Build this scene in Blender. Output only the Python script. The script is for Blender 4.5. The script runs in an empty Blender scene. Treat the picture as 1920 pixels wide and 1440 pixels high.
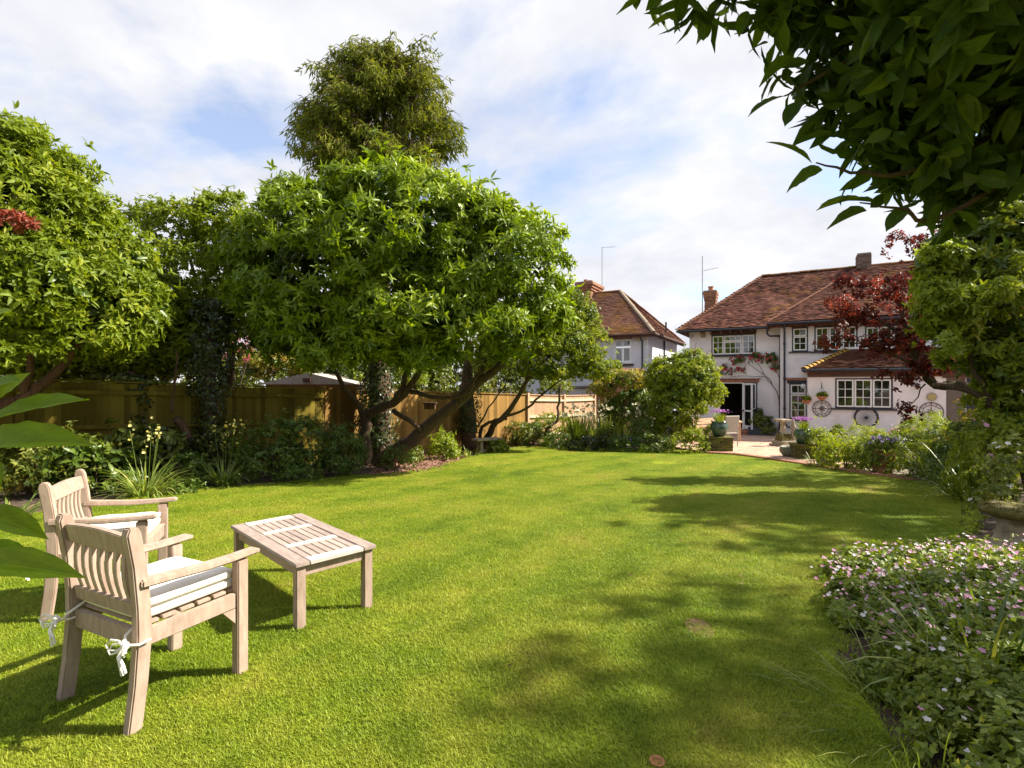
import bpy, bmesh, math, random
import numpy as np
from mathutils import Vector, Matrix, noise
R = math.radians
C = bpy.context.scene.collection
S = bpy.context.scene

# ---------------------------------------------------------------- camera, sky, sun, exposure
EYE = 1.51
F = 960.0                       # focal length in photo pixels (18 mm on 36 mm)
cam_data = bpy.data.cameras.new('camera')
cam_data.lens = 18.0; cam_data.sensor_width = 36.0; cam_data.clip_end = 2000; cam_data.clip_start = 0.05
cam = bpy.data.objects.new('camera', cam_data); C.objects.link(cam)
cam.location = (0, 0, EYE); cam.rotation_euler = (R(90), 0, 0)
S.camera = cam

SUN_EL, SUN_AZ = 42.0, 5.0      # azimuth measured from +x towards +y
sun_data = bpy.data.lights.new('sun', 'SUN'); sun_data.energy = 4.7; sun_data.angle = R(0.8)
sun_data.color = (1.0, 0.92, 0.76)
sun = bpy.data.objects.new('sun', sun_data); C.objects.link(sun)
sd = Vector((math.cos(R(SUN_EL))*math.cos(R(SUN_AZ)), math.cos(R(SUN_EL))*math.sin(R(SUN_AZ)), math.sin(R(SUN_EL))))
sun.rotation_euler = sd.to_track_quat('Z', 'Y').to_euler()
sun.location = (20, 2, 20)

W = bpy.data.worlds.new('World'); S.world = W; W.use_nodes = True
nt = W.node_tree; nt.nodes.clear()
def N(t, **kw):
    n = nt.nodes.new(t)
    for k, v in kw.items(): setattr(n, k, v)
    return n
out = N('ShaderNodeOutputWorld'); bg = N('ShaderNodeBackground'); bg.inputs[1].default_value = 0.0745
sky = N('ShaderNodeTexSky', sky_type='NISHITA', sun_disc=False)
sky.sun_elevation = R(SUN_EL); sky.sun_rotation = R(90 - SUN_AZ)
sky.air_density = 1.0; sky.dust_density = 0.6; sky.ozone_density = 1.5
tc = N('ShaderNodeTexCoord'); sep = N('ShaderNodeSeparateXYZ')
nt.links.new(tc.outputs['Generated'], sep.inputs[0])
mx = N('ShaderNodeMath', operation='MAXIMUM'); mx.inputs[1].default_value = 0.0
nt.links.new(sep.outputs[2], mx.inputs[0])
ad = N('ShaderNodeMath', operation='ADD'); ad.inputs[1].default_value = 0.22
nt.links.new(mx.outputs[0], ad.inputs[0])
dx = N('ShaderNodeMath', operation='DIVIDE'); dy = N('ShaderNodeMath', operation='DIVIDE')
for d, i in ((dx, 0), (dy, 1)):
    nt.links.new(sep.outputs[i], d.inputs[0]); nt.links.new(ad.outputs[0], d.inputs[1])
cmb = N('ShaderNodeCombineXYZ'); nt.links.new(dx.outputs[0], cmb.inputs[0]); nt.links.new(dy.outputs[0], cmb.inputs[1])
cmb.inputs[2].default_value = 11.4
n1 = N('ShaderNodeTexNoise'); n1.inputs['Scale'].default_value = 1.15; n1.inputs['Detail'].default_value = 9; n1.inputs['Roughness'].default_value = 0.56
n1.inputs['Distortion'].default_value = 0.25
nt.links.new(cmb.outputs[0], n1.inputs[0])
rp = N('ShaderNodeValToRGB'); rp.color_ramp.elements[0].position = 0.37; rp.color_ramp.elements[1].position = 0.50
nt.links.new(n1.outputs[0], rp.inputs[0])
n2 = N('ShaderNodeTexNoise'); n2.inputs['Scale'].default_value = 2.6; n2.inputs['Detail'].default_value = 8; n2.inputs['Roughness'].default_value = 0.55
nt.links.new(cmb.outputs[0], n2.inputs[0])
rc_ = N('ShaderNodeValToRGB')
rc_.color_ramp.elements[0].position = 0.30; rc_.color_ramp.elements[0].color = (4.0, 4.15, 4.6, 1)
rc_.color_ramp.elements[1].position = 0.62; rc_.color_ramp.elements[1].color = (5.3, 5.3, 5.45, 1)
nt.links.new(n2.outputs[0], rc_.inputs[0])
mix = N('ShaderNodeMixRGB'); nt.links.new(rp.outputs[0], mix.inputs[0])
skb = N('ShaderNodeMixRGB', blend_type='MULTIPLY'); skb.inputs[0].default_value = 1; skb.inputs[2].default_value = (1.35, 1.3, 1.35, 1)
nt.links.new(sky.outputs[0], skb.inputs[1])
skw = N('ShaderNodeMixRGB'); skw.inputs[0].default_value = 0.28; skw.inputs[2].default_value = (4.6, 4.8, 5.3, 1)   # thin veil of cirrus
nt.links.new(skb.outputs[0], skw.inputs[1])
nt.links.new(skw.outputs[0], mix.inputs[1]); nt.links.new(rc_.outputs[0], mix.inputs[2])
nt.links.new(mix.outputs[0], bg.inputs[0]); nt.links.new(bg.outputs[0], out.inputs[0])
S.view_settings.view_transform = 'Standard'; S.view_settings.look = 'None'
S.view_settings.gamma = 1.0; S.view_settings.exposure = 1.36
S.cycles.max_bounces = 8; S.cycles.diffuse_bounces = 4; S.cycles.transmission_bounces = 4
S.cycles.transparent_max_bounces = 8

# ---------------------------------------------------------------- helpers
def ground(y):
    if y < 3: return 0.0
    return -0.045*(min(y, 21.0) - 3.0)
def at(px, py, Y):              # a photo pixel at real distance Y
    return Vector(((px-960)/F*Y, Y, EYE - (py-720)/F*Y))
def G(px, py):                  # a photo pixel on the ground
    Y = EYE*F/(py-720)
    if Y > 3: Y = (EYE - 0.135)*F/((py-720) - 0.045*F)
    if Y > 21 or Y < 0: Y = (EYE + 0.81)*F/(py-720)
    return Vector(((px-960)/F*Y, Y, ground(Y)))
AZ = R(29)
U = Vector((math.cos(AZ), -math.sin(AZ), 0)); V = Vector((math.sin(AZ), math.cos(AZ), 0))
O = Vector(((1463-960)/F*22.3, 22.3, 0))
def HU(px, py, v, org=O):       # photo pixel on the house plane v -> (u, z)
    d = Vector(((px-960)/F, 1, -(py-720)/F))
    t = (org.dot(V) + v)/d.dot(V)
    p = Vector((0, 0, EYE)) + d*t
    return (p-org).dot(U), p.z
def HW(u, v, z, org=O): return Vector((org.x, org.y, 0)) + U*u + V*v + Vector((0, 0, z))

def setp(o, label=None, cat=None, group=None, kind=None):
    if label: o['label'] = label
    if cat: o['category'] = cat
    if group: o['group'] = group
    if kind: o['kind'] = kind
    return o
def thing(name, label, cat, loc=(0, 0, 0), rz=0, group=None):
    o = bpy.data.objects.new(name, None); C.objects.link(o)
    o.location = loc; o.rotation_euler = (0, 0, rz); o.empty_display_size = 0.1
    return setp(o, label, cat, group)
def link(name, me, mat=None, parent=None, world=False):
    o = bpy.data.objects.new(name, me); C.objects.link(o)
    if mat is not None and len(me.materials) == 0: me.materials.append(mat)
    if parent is not None:
        o.parent = parent
        if world:
            chain = Matrix.Identity(4); q = parent
            while q is not None:
                chain = (q.matrix_parent_inverse @ Matrix.LocRotScale(q.location, q.rotation_euler, q.scale)) @ chain if q.parent else Matrix.LocRotScale(q.location, q.rotation_euler, q.scale) @ chain
                q = q.parent
            o.matrix_parent_inverse = chain.inverted()
    return o
def dup(o, parent=None, kids=True):
    c = o.copy(); C.objects.link(c)
    if parent is not None: c.parent = parent
    if kids:
        for ch in list(o.children): dup(ch, c)
    return c

def setrnd(me, r):              # new vertices made by a bevel take the piece's own tone
    a = me.attributes.get('rnd')
    if a is None: a = me.attributes.new('rnd', 'FLOAT', 'POINT')
    a.data.foreach_set('value', [sum(r)/max(1, len(r))]*len(me.vertices))
class MB:
    def __init__(s): s.v = []; s.f = []; s.rnd = []; s.cur = 0.5
    def add(s, vs, fs):
        b = len(s.v); s.v += [tuple(p) for p in vs]; s.f += [tuple(i+b for i in f) for f in fs]; s.rnd += [s.cur]*len(vs)
        return s
    def box(s, c, d, rot=None, taper=1.0):
        x, y, z = d[0]/2, d[1]/2, d[2]/2
        vs = [Vector((sx*x*(taper if sz > 0 else 1), sy*y*(taper if sz > 0 else 1), sz*z)) for sz in (-1, 1) for sx, sy in ((-1, -1), (1, -1), (1, 1), (-1, 1))]
        if rot is not None: vs = [rot @ p for p in vs]
        c = Vector(c)
        return s.add([p+c for p in vs], [(3, 2, 1, 0), (4, 5, 6, 7), (0, 1, 5, 4), (1, 2, 6, 5), (2, 3, 7, 6), (3, 0, 4, 7)])
    def bar(s, a, b, w, h, up=Vector((0, 0, 1))):
        a = Vector(a); b = Vector(b); d = b-a; L = d.length; d.normalize()
        x = d.cross(up); 
        if x.length < 1e-4: x = Vector((1, 0, 0))
        x.normalize(); z = x.cross(d)
        return s.box((a+b)/2, (L, w, h), Matrix((d, -x, z)).transposed())
    def tube(s, pts, rad, n=8, cap=True):
        pts = [Vector(p) for p in pts]
        if not hasattr(rad, '__len__'): rad = [rad]*len(pts)
        b = len(s.v); ref = Vector((0.13, 0.31, 0.94)).normalized(); vs = []; fs = []
        for i, p in enumerate(pts):
            t = (pts[min(i+1, len(pts)-1)] - pts[max(i-1, 0)]).normalized()
            x = t.cross(ref)
            if x.length < 0.15: x = t.cross(Vector((1, 0, 0)))
            x.normalize(); y = t.cross(x)
            if i and (x.dot(px_) < 0): pass
            px_ = x
            for k in range(n):
                a = 2*math.pi*k/n; vs.append(p + (x*math.cos(a) + y*math.sin(a))*rad[i])
        for i in range(len(pts)-1):
            for k in range(n):
                k2 = (k+1) % n; fs.append((i*n+k, i*n+k2, (i+1)*n+k2, (i+1)*n+k))
        if cap:
            fs.append(tuple(range(n-1, -1, -1))); fs.append(tuple((len(pts)-1)*n+k for k in range(n)))
        return s.add(vs, fs)
    def lathe(s, prof, c=(0, 0, 0), n=24, jit=0):
        c = Vector(c); vs = []; fs = []
        for r, z in prof:
            for k in range(n):
                a = 2*math.pi*k/n; vs.append(c + Vector((r*math.cos(a), r*math.sin(a), z)))
        for i in range(len(prof)-1):
            for k in range(n):
                k2 = (k+1) % n; fs.append((i*n+k, i*n+k2, (i+1)*n+k2, (i+1)*n+k))
        fs.append(tuple(range(n-1, -1, -1))); fs.append(tuple((len(prof)-1)*n+k for k in range(n)))
        return s.add(vs, fs)
    def quad(s, *ps): return s.add(ps, [tuple(range(len(ps)))])
    def mesh(s, name, smooth=False, bevel=0):
        me = bpy.data.meshes.new(name); me.from_pydata(s.v, [], s.f)
        a = me.attributes.new('rnd', 'FLOAT', 'POINT'); a.data.foreach_set('value', s.rnd)
        if bevel:
            bm = bmesh.new(); bm.from_mesh(me)
            bmesh.ops.bevel(bm, geom=bm.edges[:], offset=bevel, segments=1, affect='EDGES', profile=0.5)
            bm.to_mesh(me); bm.free(); setrnd(me, s.rnd)
        if smooth: me.shade_smooth()
        me.update(); return me
    def build(s, name, mat, parent=None, smooth=False, world=False, bevel=0):
        return link(name, s.mesh(name, smooth, bevel), mat, parent, world)

# ---------------------------------------------------------------- materials
def newmat(name):
    m = bpy.data.materials.new(name); m.use_nodes = True; t = m.node_tree
    p = t.nodes['Principled BSDF']; return m, t, p
def coln(t, kind='obj'):
    if kind == 'obj': n = t.nodes.new('ShaderNodeTexCoord'); return n.outputs['Object']
    n = t.nodes.new('ShaderNodeNewGeometry'); return n.outputs['Position']
def ramp(t, stops):
    r = t.nodes.new('ShaderNodeValToRGB'); e = r.color_ramp.elements
    while len(e) < len(stops): e.new(0.5)
    for i, (p, c) in enumerate(stops): e[i].position = p; e[i].color = (*c, 1)
    return r
def surf(name, c1, c2, scale=6, rough=0.7, bump=0.2, stretch=(1, 1, 1), c3=None, scale3=1.5, t3=(0.55, 0.7), space='obj', detail=6, bdist=0.01, rnd=0.0, spec=0.4, bscale=None):
    m, t, p = newmat(name); L = t.links.new
    src = coln(t, space)
    mp = t.nodes.new('ShaderNodeMapping'); mp.inputs['Scale'].default_value = stretch; L(src, mp.inputs[0])
    n = t.nodes.new('ShaderNodeTexNoise'); n.inputs['Scale'].default_value = scale; n.inputs['Detail'].default_value = detail; n.inputs['Roughness'].default_value = 0.6
    L(mp.outputs[0], n.inputs[0])
    r = ramp(t, [(0.32, c1), (0.68, c2)]); L(n.outputs[0], r.inputs[0]); col = r.outputs[0]
    if c3 is not None:
        n3 = t.nodes.new('ShaderNodeTexNoise'); n3.inputs['Scale'].default_value = scale3; n3.inputs['Detail'].default_value = 5; n3.inputs['Roughness'].default_value = 0.65
        L(src, n3.inputs[0])
        r3 = ramp(t, [(t3[0], (0, 0, 0)), (t3[1], (1, 1, 1))]); L(n3.outputs[0], r3.inputs[0])
        mxx = t.nodes.new('ShaderNodeMixRGB'); L(r3.outputs[0], mxx.inputs[0]); L(col, mxx.inputs[1]); mxx.inputs[2].default_value = (*c3, 1); col = mxx.outputs[0]
    if rnd:
        at_ = t.nodes.new('ShaderNodeAttribute'); at_.attribute_name = 'rnd'
        mr = t.nodes.new('ShaderNodeMapRange'); mr.inputs[3].default_value = 1-rnd; mr.inputs[4].default_value = 1+rnd
        L(at_.outputs['Fac'], mr.inputs[0])
        hs = t.nodes.new('ShaderNodeHueSaturation'); L(mr.outputs[0], hs.inputs['Value']); L(col, hs.inputs['Color']); col = hs.outputs[0]
    L(col, p.inputs['Base Color']); p.inputs['Roughness'].default_value = rough; p.inputs['Specular IOR Level'].default_value = spec
    if bump:
        nb = n
        if bscale:
            nb = t.nodes.new('ShaderNodeTexNoise'); nb.inputs['Scale'].default_value = bscale; nb.inputs['Detail'].default_value = 6; L(mp.outputs[0], nb.inputs[0])
        b = t.nodes.new('ShaderNodeBump'); b.inputs['Strength'].default_value = bump; b.inputs['Distance'].default_value = bdist
        L(nb.outputs[0], b.inputs['Height']); L(b.outputs[0], p.inputs['Normal'])
    return m
def leafmat(name, c1, c2, c3=None, trans=0.35, rough=0.42, spec=0.5, objrnd=False, noise_s=0.0, tt=(1.5, 1.45, 0.5)):
    m, t, p = newmat(name); L = t.links.new
    if objrnd:
        a = t.nodes.new('ShaderNodeObjectInfo'); f = a.outputs['Random']
    else:
        a = t.nodes.new('ShaderNodeAttribute'); a.attribute_name = 'rnd'; f = a.outputs['Fac']
    st = [(0.0, c1), (0.75, c2)] + ([(0.97, c3)] if c3 else [])
    r = ramp(t, st); L(f, r.inputs[0])
    L(r.outputs[0], p.inputs['Base Color']); p.inputs['Roughness'].default_value = rough; p.inputs['Specular IOR Level'].default_value = spec
    tl = t.nodes.new('ShaderNodeBsdfTranslucent')
    mc = t.nodes.new('ShaderNodeMixRGB'); mc.blend_type = 'MULTIPLY'; mc.inputs[0].default_value = 1; L(r.outputs[0], mc.inputs[1]); mc.inputs[2].default_value = (*tt, 1)
    L(mc.outputs[0], tl.inputs[0])
    ms = t.nodes.new('ShaderNodeMixShader'); ms.inputs[0].default_value = trans
    L(p.outputs[0], ms.inputs[1]); L(tl.outputs[0], ms.inputs[2])
    L(ms.outputs[0], t.nodes['Material Output'].inputs[0])
    if objrnd:          # big close leaves carry a pale midrib, side veins and faint blotches
        tv = t.nodes.new('ShaderNodeTexCoord'); sx = t.nodes.new('ShaderNodeSeparateXYZ'); L(tv.outputs['Object'], sx.inputs[0])
        def mt(op, a, b=None):
            q = t.nodes.new('ShaderNodeMath'); q.operation = op
            for k_, v_ in enumerate((a, b)):
                if v_ is None: continue
                if isinstance(v_, (int, float)): q.inputs[k_].default_value = v_
                else: L(v_, q.inputs[k_])
            return q.outputs[0]
        ay = mt('ABSOLUTE', sx.outputs[1]); mid_ = mt('LESS_THAN', ay, 0.016)
        vn = mt('LESS_THAN', mt('FRACT', mt('MULTIPLY', mt('SUBTRACT', sx.outputs[0], mt('MULTIPLY', ay, 0.7)), 9.0)), 0.09)
        fac = mt('ADD', mt('MULTIPLY', mid_, 0.55), mt('MULTIPLY', vn, 0.22))
        nb_ = t.nodes.new('ShaderNodeTexNoise'); nb_.inputs['Scale'].default_value = 4; nb_.inputs['Detail'].default_value = 5; L(tv.outputs['Object'], nb_.inputs[0])
        rb_ = ramp(t, [(0.3, (0.75, 0.75, 0.75)), (0.7, (1.2, 1.15, 1.0))]); L(nb_.outputs[0], rb_.inputs[0])
        m1_ = t.nodes.new('ShaderNodeMixRGB'); m1_.blend_type = 'MULTIPLY'; m1_.inputs[0].default_value = 1; L(r.outputs[0], m1_.inputs[1]); L(rb_.outputs[0], m1_.inputs[2])
        m2_ = t.nodes.new('ShaderNodeMixRGB'); L(fac, m2_.inputs[0]); L(m1_.outputs[0], m2_.inputs[1]); m2_.inputs[2].default_value = (c2[0]*1.8, c2[1]*1.5, c2[2]*3, 1)
        L(m2_.outputs[0], p.inputs['Base Color']); L(m2_.outputs[0], mc.inputs[1])
        tcn = t.nodes.new('ShaderNodeTexCoord'); w = t.nodes.new('ShaderNodeTexWave'); w.inputs['Scale'].default_value = 4.5; w.inputs['Distortion'].default_value = 1.2
        L(tcn.outputs['Object'], w.inputs[0]); b = t.nodes.new('ShaderNodeBump'); b.inputs['Strength'].default_value = 0.08; b.inputs['Distance'].default_value = 0.003
        L(w.outputs['Fac'], b.inputs['Height']); L(b.outputs[0], p.inputs['Normal']); L(b.outputs[0], tl.inputs['Normal'])
    return m
M = {}
M['wood'] = surf('weathered_teak', (0.32, 0.228, 0.18), (0.44, 0.335, 0.272), 7, 0.75, 0.2, (5, 5, 1.3), bdist=0.002, c3=(0.27, 0.20, 0.165), scale3=9, t3=(0.58, 0.75), rnd=0.08, spec=0.12)
M['table'] = surf('table_teak', (0.27, 0.205, 0.18), (0.40, 0.32, 0.28), 9, 0.7, 0.25, (1, 5, 5), bdist=0.003, rnd=0.14, c3=(0.26, 0.19, 0.16), scale3=11, t3=(0.58, 0.75))
M['table_pale'] = surf('sun_bleached_teak', (0.46, 0.39, 0.36), (0.58, 0.50, 0.46), 9, 0.7, 0.2, (5, 1, 5), bdist=0.003)
M['cushion'] = surf('cream_cushion_fabric', (0.78, 0.74, 0.66), (0.84, 0.80, 0.73), 60, 0.9, 0.12, bdist=0.002)
M['render'] = surf('white_render', (0.72, 0.69, 0.71), (0.80, 0.77, 0.79), 2.2, 0.85, 0.25, c3=(0.56, 0.53, 0.55), scale3=0.8, t3=(0.52, 0.8), bdist=0.01, bscale=40, spec=0.12)
M['render2'] = surf('pale_blue_grey_render', (0.62, 0.62, 0.68), (0.70, 0.70, 0.76), 2, 0.85, 0.2, bdist=0.01, bscale=40)
M['white'] = surf('white_gloss_paint', (0.74, 0.74, 0.75), (0.82, 0.82, 0.83), 20, 0.35, 0.05)
M['black'] = surf('black_paint', (0.018, 0.022, 0.032), (0.03, 0.035, 0.05), 20, 0.4, 0.1)
M['beam'] = surf('dark_timber', (0.05, 0.025, 0.018), (0.12, 0.055, 0.035), 5, 0.7, 0.3, (0.4, 0.4, 3), bdist=0.01)
M['tile'] = surf('clay_roof_tile', (0.095, 0.037, 0.028), (0.225, 0.098, 0.070), 3, 0.8, 0.3, rnd=0.65, c3=(0.19, 0.095, 0.016), scale3=0.9, t3=(0.56, 0.70), bdist=0.01, bscale=25, spec=0.12)
M['tile2'] = surf('smooth_clay_roof_tile', (0.125, 0.058, 0.042), (0.21, 0.105, 0.075), 2, 0.8, 0.3, rnd=0.25, c3=(0.24, 0.115, 0.02), scale3=0.45, t3=(0.5, 0.68), bdist=0.01, bscale=20, spec=0.12)
M['lichen'] = surf('orange_lichen_tile', (0.26, 0.13, 0.02), (0.42, 0.25, 0.03), 12, 0.85, 0.3, rnd=0.2)
M['brick'] = surf('old_red_brick', (0.22, 0.09, 0.06), (0.36, 0.17, 0.10), 8, 0.85, 0.4, rnd=0.3, bdist=0.006)
M['brick2'] = surf('orange_brick', (0.24, 0.105, 0.06), (0.36, 0.18, 0.10), 8, 0.85, 0.4, rnd=0.25, bdist=0.006)
M['greybrick'] = surf('weathered_dark_brick', (0.09, 0.06, 0.05), (0.19, 0.13, 0.10), 8, 0.9, 0.4, rnd=0.3, bdist=0.006)
M['mossbrick'] = surf('mossy_brick', (0.055, 0.045, 0.02), (0.12, 0.085, 0.03), 10, 0.95, 0.5, rnd=0.3, c3=(0.10, 0.11, 0.015), scale3=6, t3=(0.45, 0.6), bdist=0.01)
M['mortar'] = surf('mortar', (0.22, 0.18, 0.14), (0.30, 0.26, 0.2), 15, 0.95, 0.3)
M['stone'] = surf('weathered_stone', (0.25, 0.20, 0.14), (0.40, 0.34, 0.26), 12, 0.9, 0.4, c3=(0.16, 0.14, 0.08), scale3=7, t3=(0.5, 0.65), bdist=0.01)
M['mossstone'] = surf('mossy_stone', (0.06, 0.06, 0.014), (0.15, 0.125, 0.03), 22, 0.95, 0.8, c3=(0.20, 0.15, 0.09), scale3=5, t3=(0.55, 0.68), bdist=0.02)
M['paving'] = surf('brick_paving', (0.40, 0.24, 0.18), (0.56, 0.40, 0.30), 6, 0.85, 0.3, rnd=0.2, bdist=0.01, spec=0.12)
M['glaze'] = surf('green_glazed_pot', (0.035, 0.065, 0.05), (0.075, 0.12, 0.09), 9, 0.18, 0.05, spec=0.6)
M['stonepot'] = surf('grey_green_pot', (0.11, 0.12, 0.09), (0.20, 0.20, 0.15), 12, 0.6, 0.2)
M['terracotta'] = surf('terracotta', (0.36, 0.13, 0.07), (0.50, 0.21, 0.11), 14, 0.8, 0.2, rnd=0.1)
M['darkpot'] = surf('dark_brown_pot', (0.05, 0.03, 0.025), (0.09, 0.055, 0.04), 14, 0.6, 0.2)
M['slate'] = surf('slate_planter', (0.035, 0.045, 0.06), (0.06, 0.07, 0.09), 14, 0.6, 0.2)
M['wicker'] = surf('grey_wicker', (0.28, 0.25, 0.21), (0.42, 0.39, 0.34), 80, 0.7, 0.5, bdist=0.004)
M['iron'] = surf('wrought_iron', (0.09, 0.075, 0.07), (0.16, 0.13, 0.12), 30, 0.6, 0.2)
M['brass'] = surf('aged_brass', (0.35, 0.27, 0.10), (0.5, 0.42, 0.2), 20, 0.5, 0.2)
M['metal'] = surf('grey_metal', (0.30, 0.30, 0.33), (0.36, 0.36, 0.4), 20, 0.4, 0.0)
M['leadgrey'] = surf('felt_roof', (0.16, 0.15, 0.15), (0.24, 0.22, 0.21), 5, 0.9, 0.2)
M['bark'] = surf('dark_bark', (0.045, 0.03, 0.02), (0.12, 0.075, 0.045), 7, 0.95, 0.9, (3, 3, 0.6), bdist=0.03, c3=(0.07, 0.075, 0.02), scale3=2.5, t3=(0.5, 0.7))
M['barkred'] = surf('reddish_bark', (0.065, 0.034, 0.020), (0.17, 0.088, 0.052), 6, 0.95, 0.9, (4, 4, 0.4), bdist=0.03)
M['soil'] = surf('bare_soil', (0.035, 0.024, 0.016), (0.10, 0.065, 0.045), 9, 0.95, 0.8, c3=(0.14, 0.085, 0.055), scale3=14, t3=(0.55, 0.7), space='pos', bdist=0.03)
M['litter'] = surf('leaf_litter', (0.10, 0.05, 0.03), (0.28, 0.15, 0.10), 25, 0.95, 0.8, space='pos', bdist=0.02)
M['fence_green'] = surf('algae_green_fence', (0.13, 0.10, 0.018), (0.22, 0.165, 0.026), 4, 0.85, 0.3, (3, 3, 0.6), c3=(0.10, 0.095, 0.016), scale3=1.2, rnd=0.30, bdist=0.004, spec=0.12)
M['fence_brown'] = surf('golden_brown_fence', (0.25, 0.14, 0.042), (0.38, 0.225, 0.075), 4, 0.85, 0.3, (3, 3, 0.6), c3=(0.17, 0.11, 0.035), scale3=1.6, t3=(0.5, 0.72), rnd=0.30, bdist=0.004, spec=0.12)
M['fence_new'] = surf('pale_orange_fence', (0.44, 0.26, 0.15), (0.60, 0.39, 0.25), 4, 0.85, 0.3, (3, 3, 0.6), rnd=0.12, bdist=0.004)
M['rail_lit'] = surf('lit_fence_rail', (0.55, 0.47, 0.32), (0.66, 0.58, 0.42), 4, 0.85, 0.2)  # sunlight on the far rails is put into this paler colour
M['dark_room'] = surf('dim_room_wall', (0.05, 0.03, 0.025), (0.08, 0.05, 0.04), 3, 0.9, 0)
M['curtain'] = surf('net_curtain', (0.38, 0.38, 0.4), (0.5, 0.5, 0.52), 20, 0.9, 0.2, (8, 8, 1))
M['shade'] = surf('frosted_lamp', (0.6, 0.6, 0.65), (0.7, 0.7, 0.75), 10, 0.2, 0)
m, t, p = newmat('window_glass'); p.inputs['Base Color'].default_value = (0.015, 0.018, 0.014, 1); p.inputs['Roughness'].default_value = 0.03
p.inputs['Specular IOR Level'].default_value = 1.0; p.inputs['IOR'].default_value = 1.7
nn = t.nodes.new('ShaderNodeTexNoise'); nn.inputs['Scale'].default_value = 2.2; bb = t.nodes.new('ShaderNodeBump'); bb.inputs['Strength'].default_value = 0.15; bb.inputs['Distance'].default_value = 0.01
t.links.new(coln(t), nn.inputs[0]); t.links.new(nn.outputs[0], bb.inputs['Height']); t.links.new(bb.outputs[0], p.inputs['Normal'])
M['glass'] = m
# foliage
M['laurel'] = leafmat('laurel_leaf', (0.085, 0.145, 0.008), (0.225, 0.315, 0.014), (0.38, 0.45, 0.05), 0.40, 0.38, 0.33)
M['laurel_big'] = leafmat('laurel_leaf_big', (0.09, 0.145, 0.010), (0.20, 0.28, 0.016), (0.33, 0.38, 0.04), 0.40, 0.36, 0.33, objrnd=True)
M['left'] = leafmat('yellow_green_leaf', (0.085, 0.135, 0.010), (0.21, 0.27, 0.016), (0.36, 0.38, 0.045), 0.38, 0.5, 0.25)
M['mid'] = leafmat('mid_green_leaf', (0.065, 0.102, 0.016), (0.182, 0.216, 0.032), (0.364, 0.360, 0.081), 0.35, 0.42)
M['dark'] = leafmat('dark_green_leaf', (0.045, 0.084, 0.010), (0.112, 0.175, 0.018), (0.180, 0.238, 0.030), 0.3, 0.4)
M['ivy'] = leafmat('ivy_leaf', (0.018, 0.03, 0.010), (0.045, 0.07, 0.018), (0.08, 0.11, 0.03), 0.2, 0.35)
M['cypress'] = leafmat('cypress_spray', (0.085, 0.11, 0.014), (0.19, 0.215, 0.026), (0.31, 0.30, 0.05), 0.35, 0.7, 0.15)
M['lime'] = leafmat('lime_green_leaf', (0.127, 0.187, 0.015), (0.276, 0.341, 0.030), (0.437, 0.462, 0.050), 0.4, 0.5)
M['apple'] = leafmat('fresh_green_leaf', (0.12, 0.165, 0.015), (0.26, 0.31, 0.025), (0.38, 0.37, 0.07), 0.42, 0.55, 0.3)
M['yellow'] = leafmat('yellow_shrub_leaf', (0.16, 0.18, 0.02), (0.36, 0.31, 0.05), (0.45, 0.22, 0.05), 0.4, 0.5)
M['purple'] = leafmat('purple_maple_leaf', (0.040, 0.014, 0.012), (0.12, 0.040, 0.026), (0.32, 0.12, 0.05), 0.45, 0.5, 0.25, tt=(2.2, 0.9, 0.8))  # last colour stop stands for leaves lit red by the sun
M['redleaf'] = leafmat('red_leaf', (0.16, 0.04, 0.025), (0.34, 0.085, 0.045), (0.42, 0.15, 0.08), 0.35, 0.5, tt=(1.4, 0.8, 0.8))
M['pinkleaf'] = leafmat('pink_leaf', (0.35, 0.08, 0.10), (0.55, 0.18, 0.2), None, 0.35, 0.5, tt=(1.3, 0.8, 0.9))
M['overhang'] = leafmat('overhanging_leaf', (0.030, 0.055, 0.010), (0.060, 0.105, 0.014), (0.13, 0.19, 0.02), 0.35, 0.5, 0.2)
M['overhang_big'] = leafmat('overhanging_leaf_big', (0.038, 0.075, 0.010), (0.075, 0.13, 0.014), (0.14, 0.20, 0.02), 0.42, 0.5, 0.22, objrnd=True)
M['rhodo'] = leafmat('broad_smooth_leaf', (0.12, 0.21, 0.012), (0.20, 0.30, 0.018), None, 0.5, 0.5, 0.2, objrnd=True)
M['strap'] = leafmat('strap_leaf', (0.058, 0.106, 0.015), (0.156, 0.225, 0.030), (0.338, 0.350, 0.080), 0.3, 0.4)
M['straplight'] = leafmat('pale_strap_leaf', (0.108, 0.172, 0.030), (0.240, 0.310, 0.060), (0.432, 0.414, 0.120), 0.35, 0.4)
M['geranium'] = leafmat('geranium_leaf', (0.088, 0.138, 0.015), (0.200, 0.264, 0.030), (0.375, 0.360, 0.060), 0.35, 0.5)
M['f_pink'] = leafmat('pink_petal', (0.62, 0.26, 0.45), (0.80, 0.46, 0.60), (0.84, 0.68, 0.76), 0.3, 0.6, tt=(1, 0.85, 1))
M['f_white'] = leafmat('white_petal', (0.75, 0.70, 0.70), (0.84, 0.80, 0.80), None, 0.3, 0.6, tt=(1, 1, 1))
M['f_purple'] = leafmat('purple_petal', (0.34, 0.11, 0.42), (0.55, 0.26, 0.62), None, 0.3, 0.6, tt=(1, 0.9, 1))
M['f_violet'] = leafmat('violet_petal', (0.20, 0.13, 0.42), (0.33, 0.24, 0.55), None, 0.3, 0.6, tt=(1, 0.9, 1))
M['f_red'] = leafmat('red_petal', (0.32, 0.01, 0.03), (0.55, 0.02, 0.06), None, 0.3, 0.5, tt=(1.2, 0.6, 0.7))
M['f_yellow'] = leafmat('yellow_petal', (0.55, 0.45, 0.08), (0.75, 0.65, 0.25), None, 0.3, 0.6, tt=(1, 1, 0.7))
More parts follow.
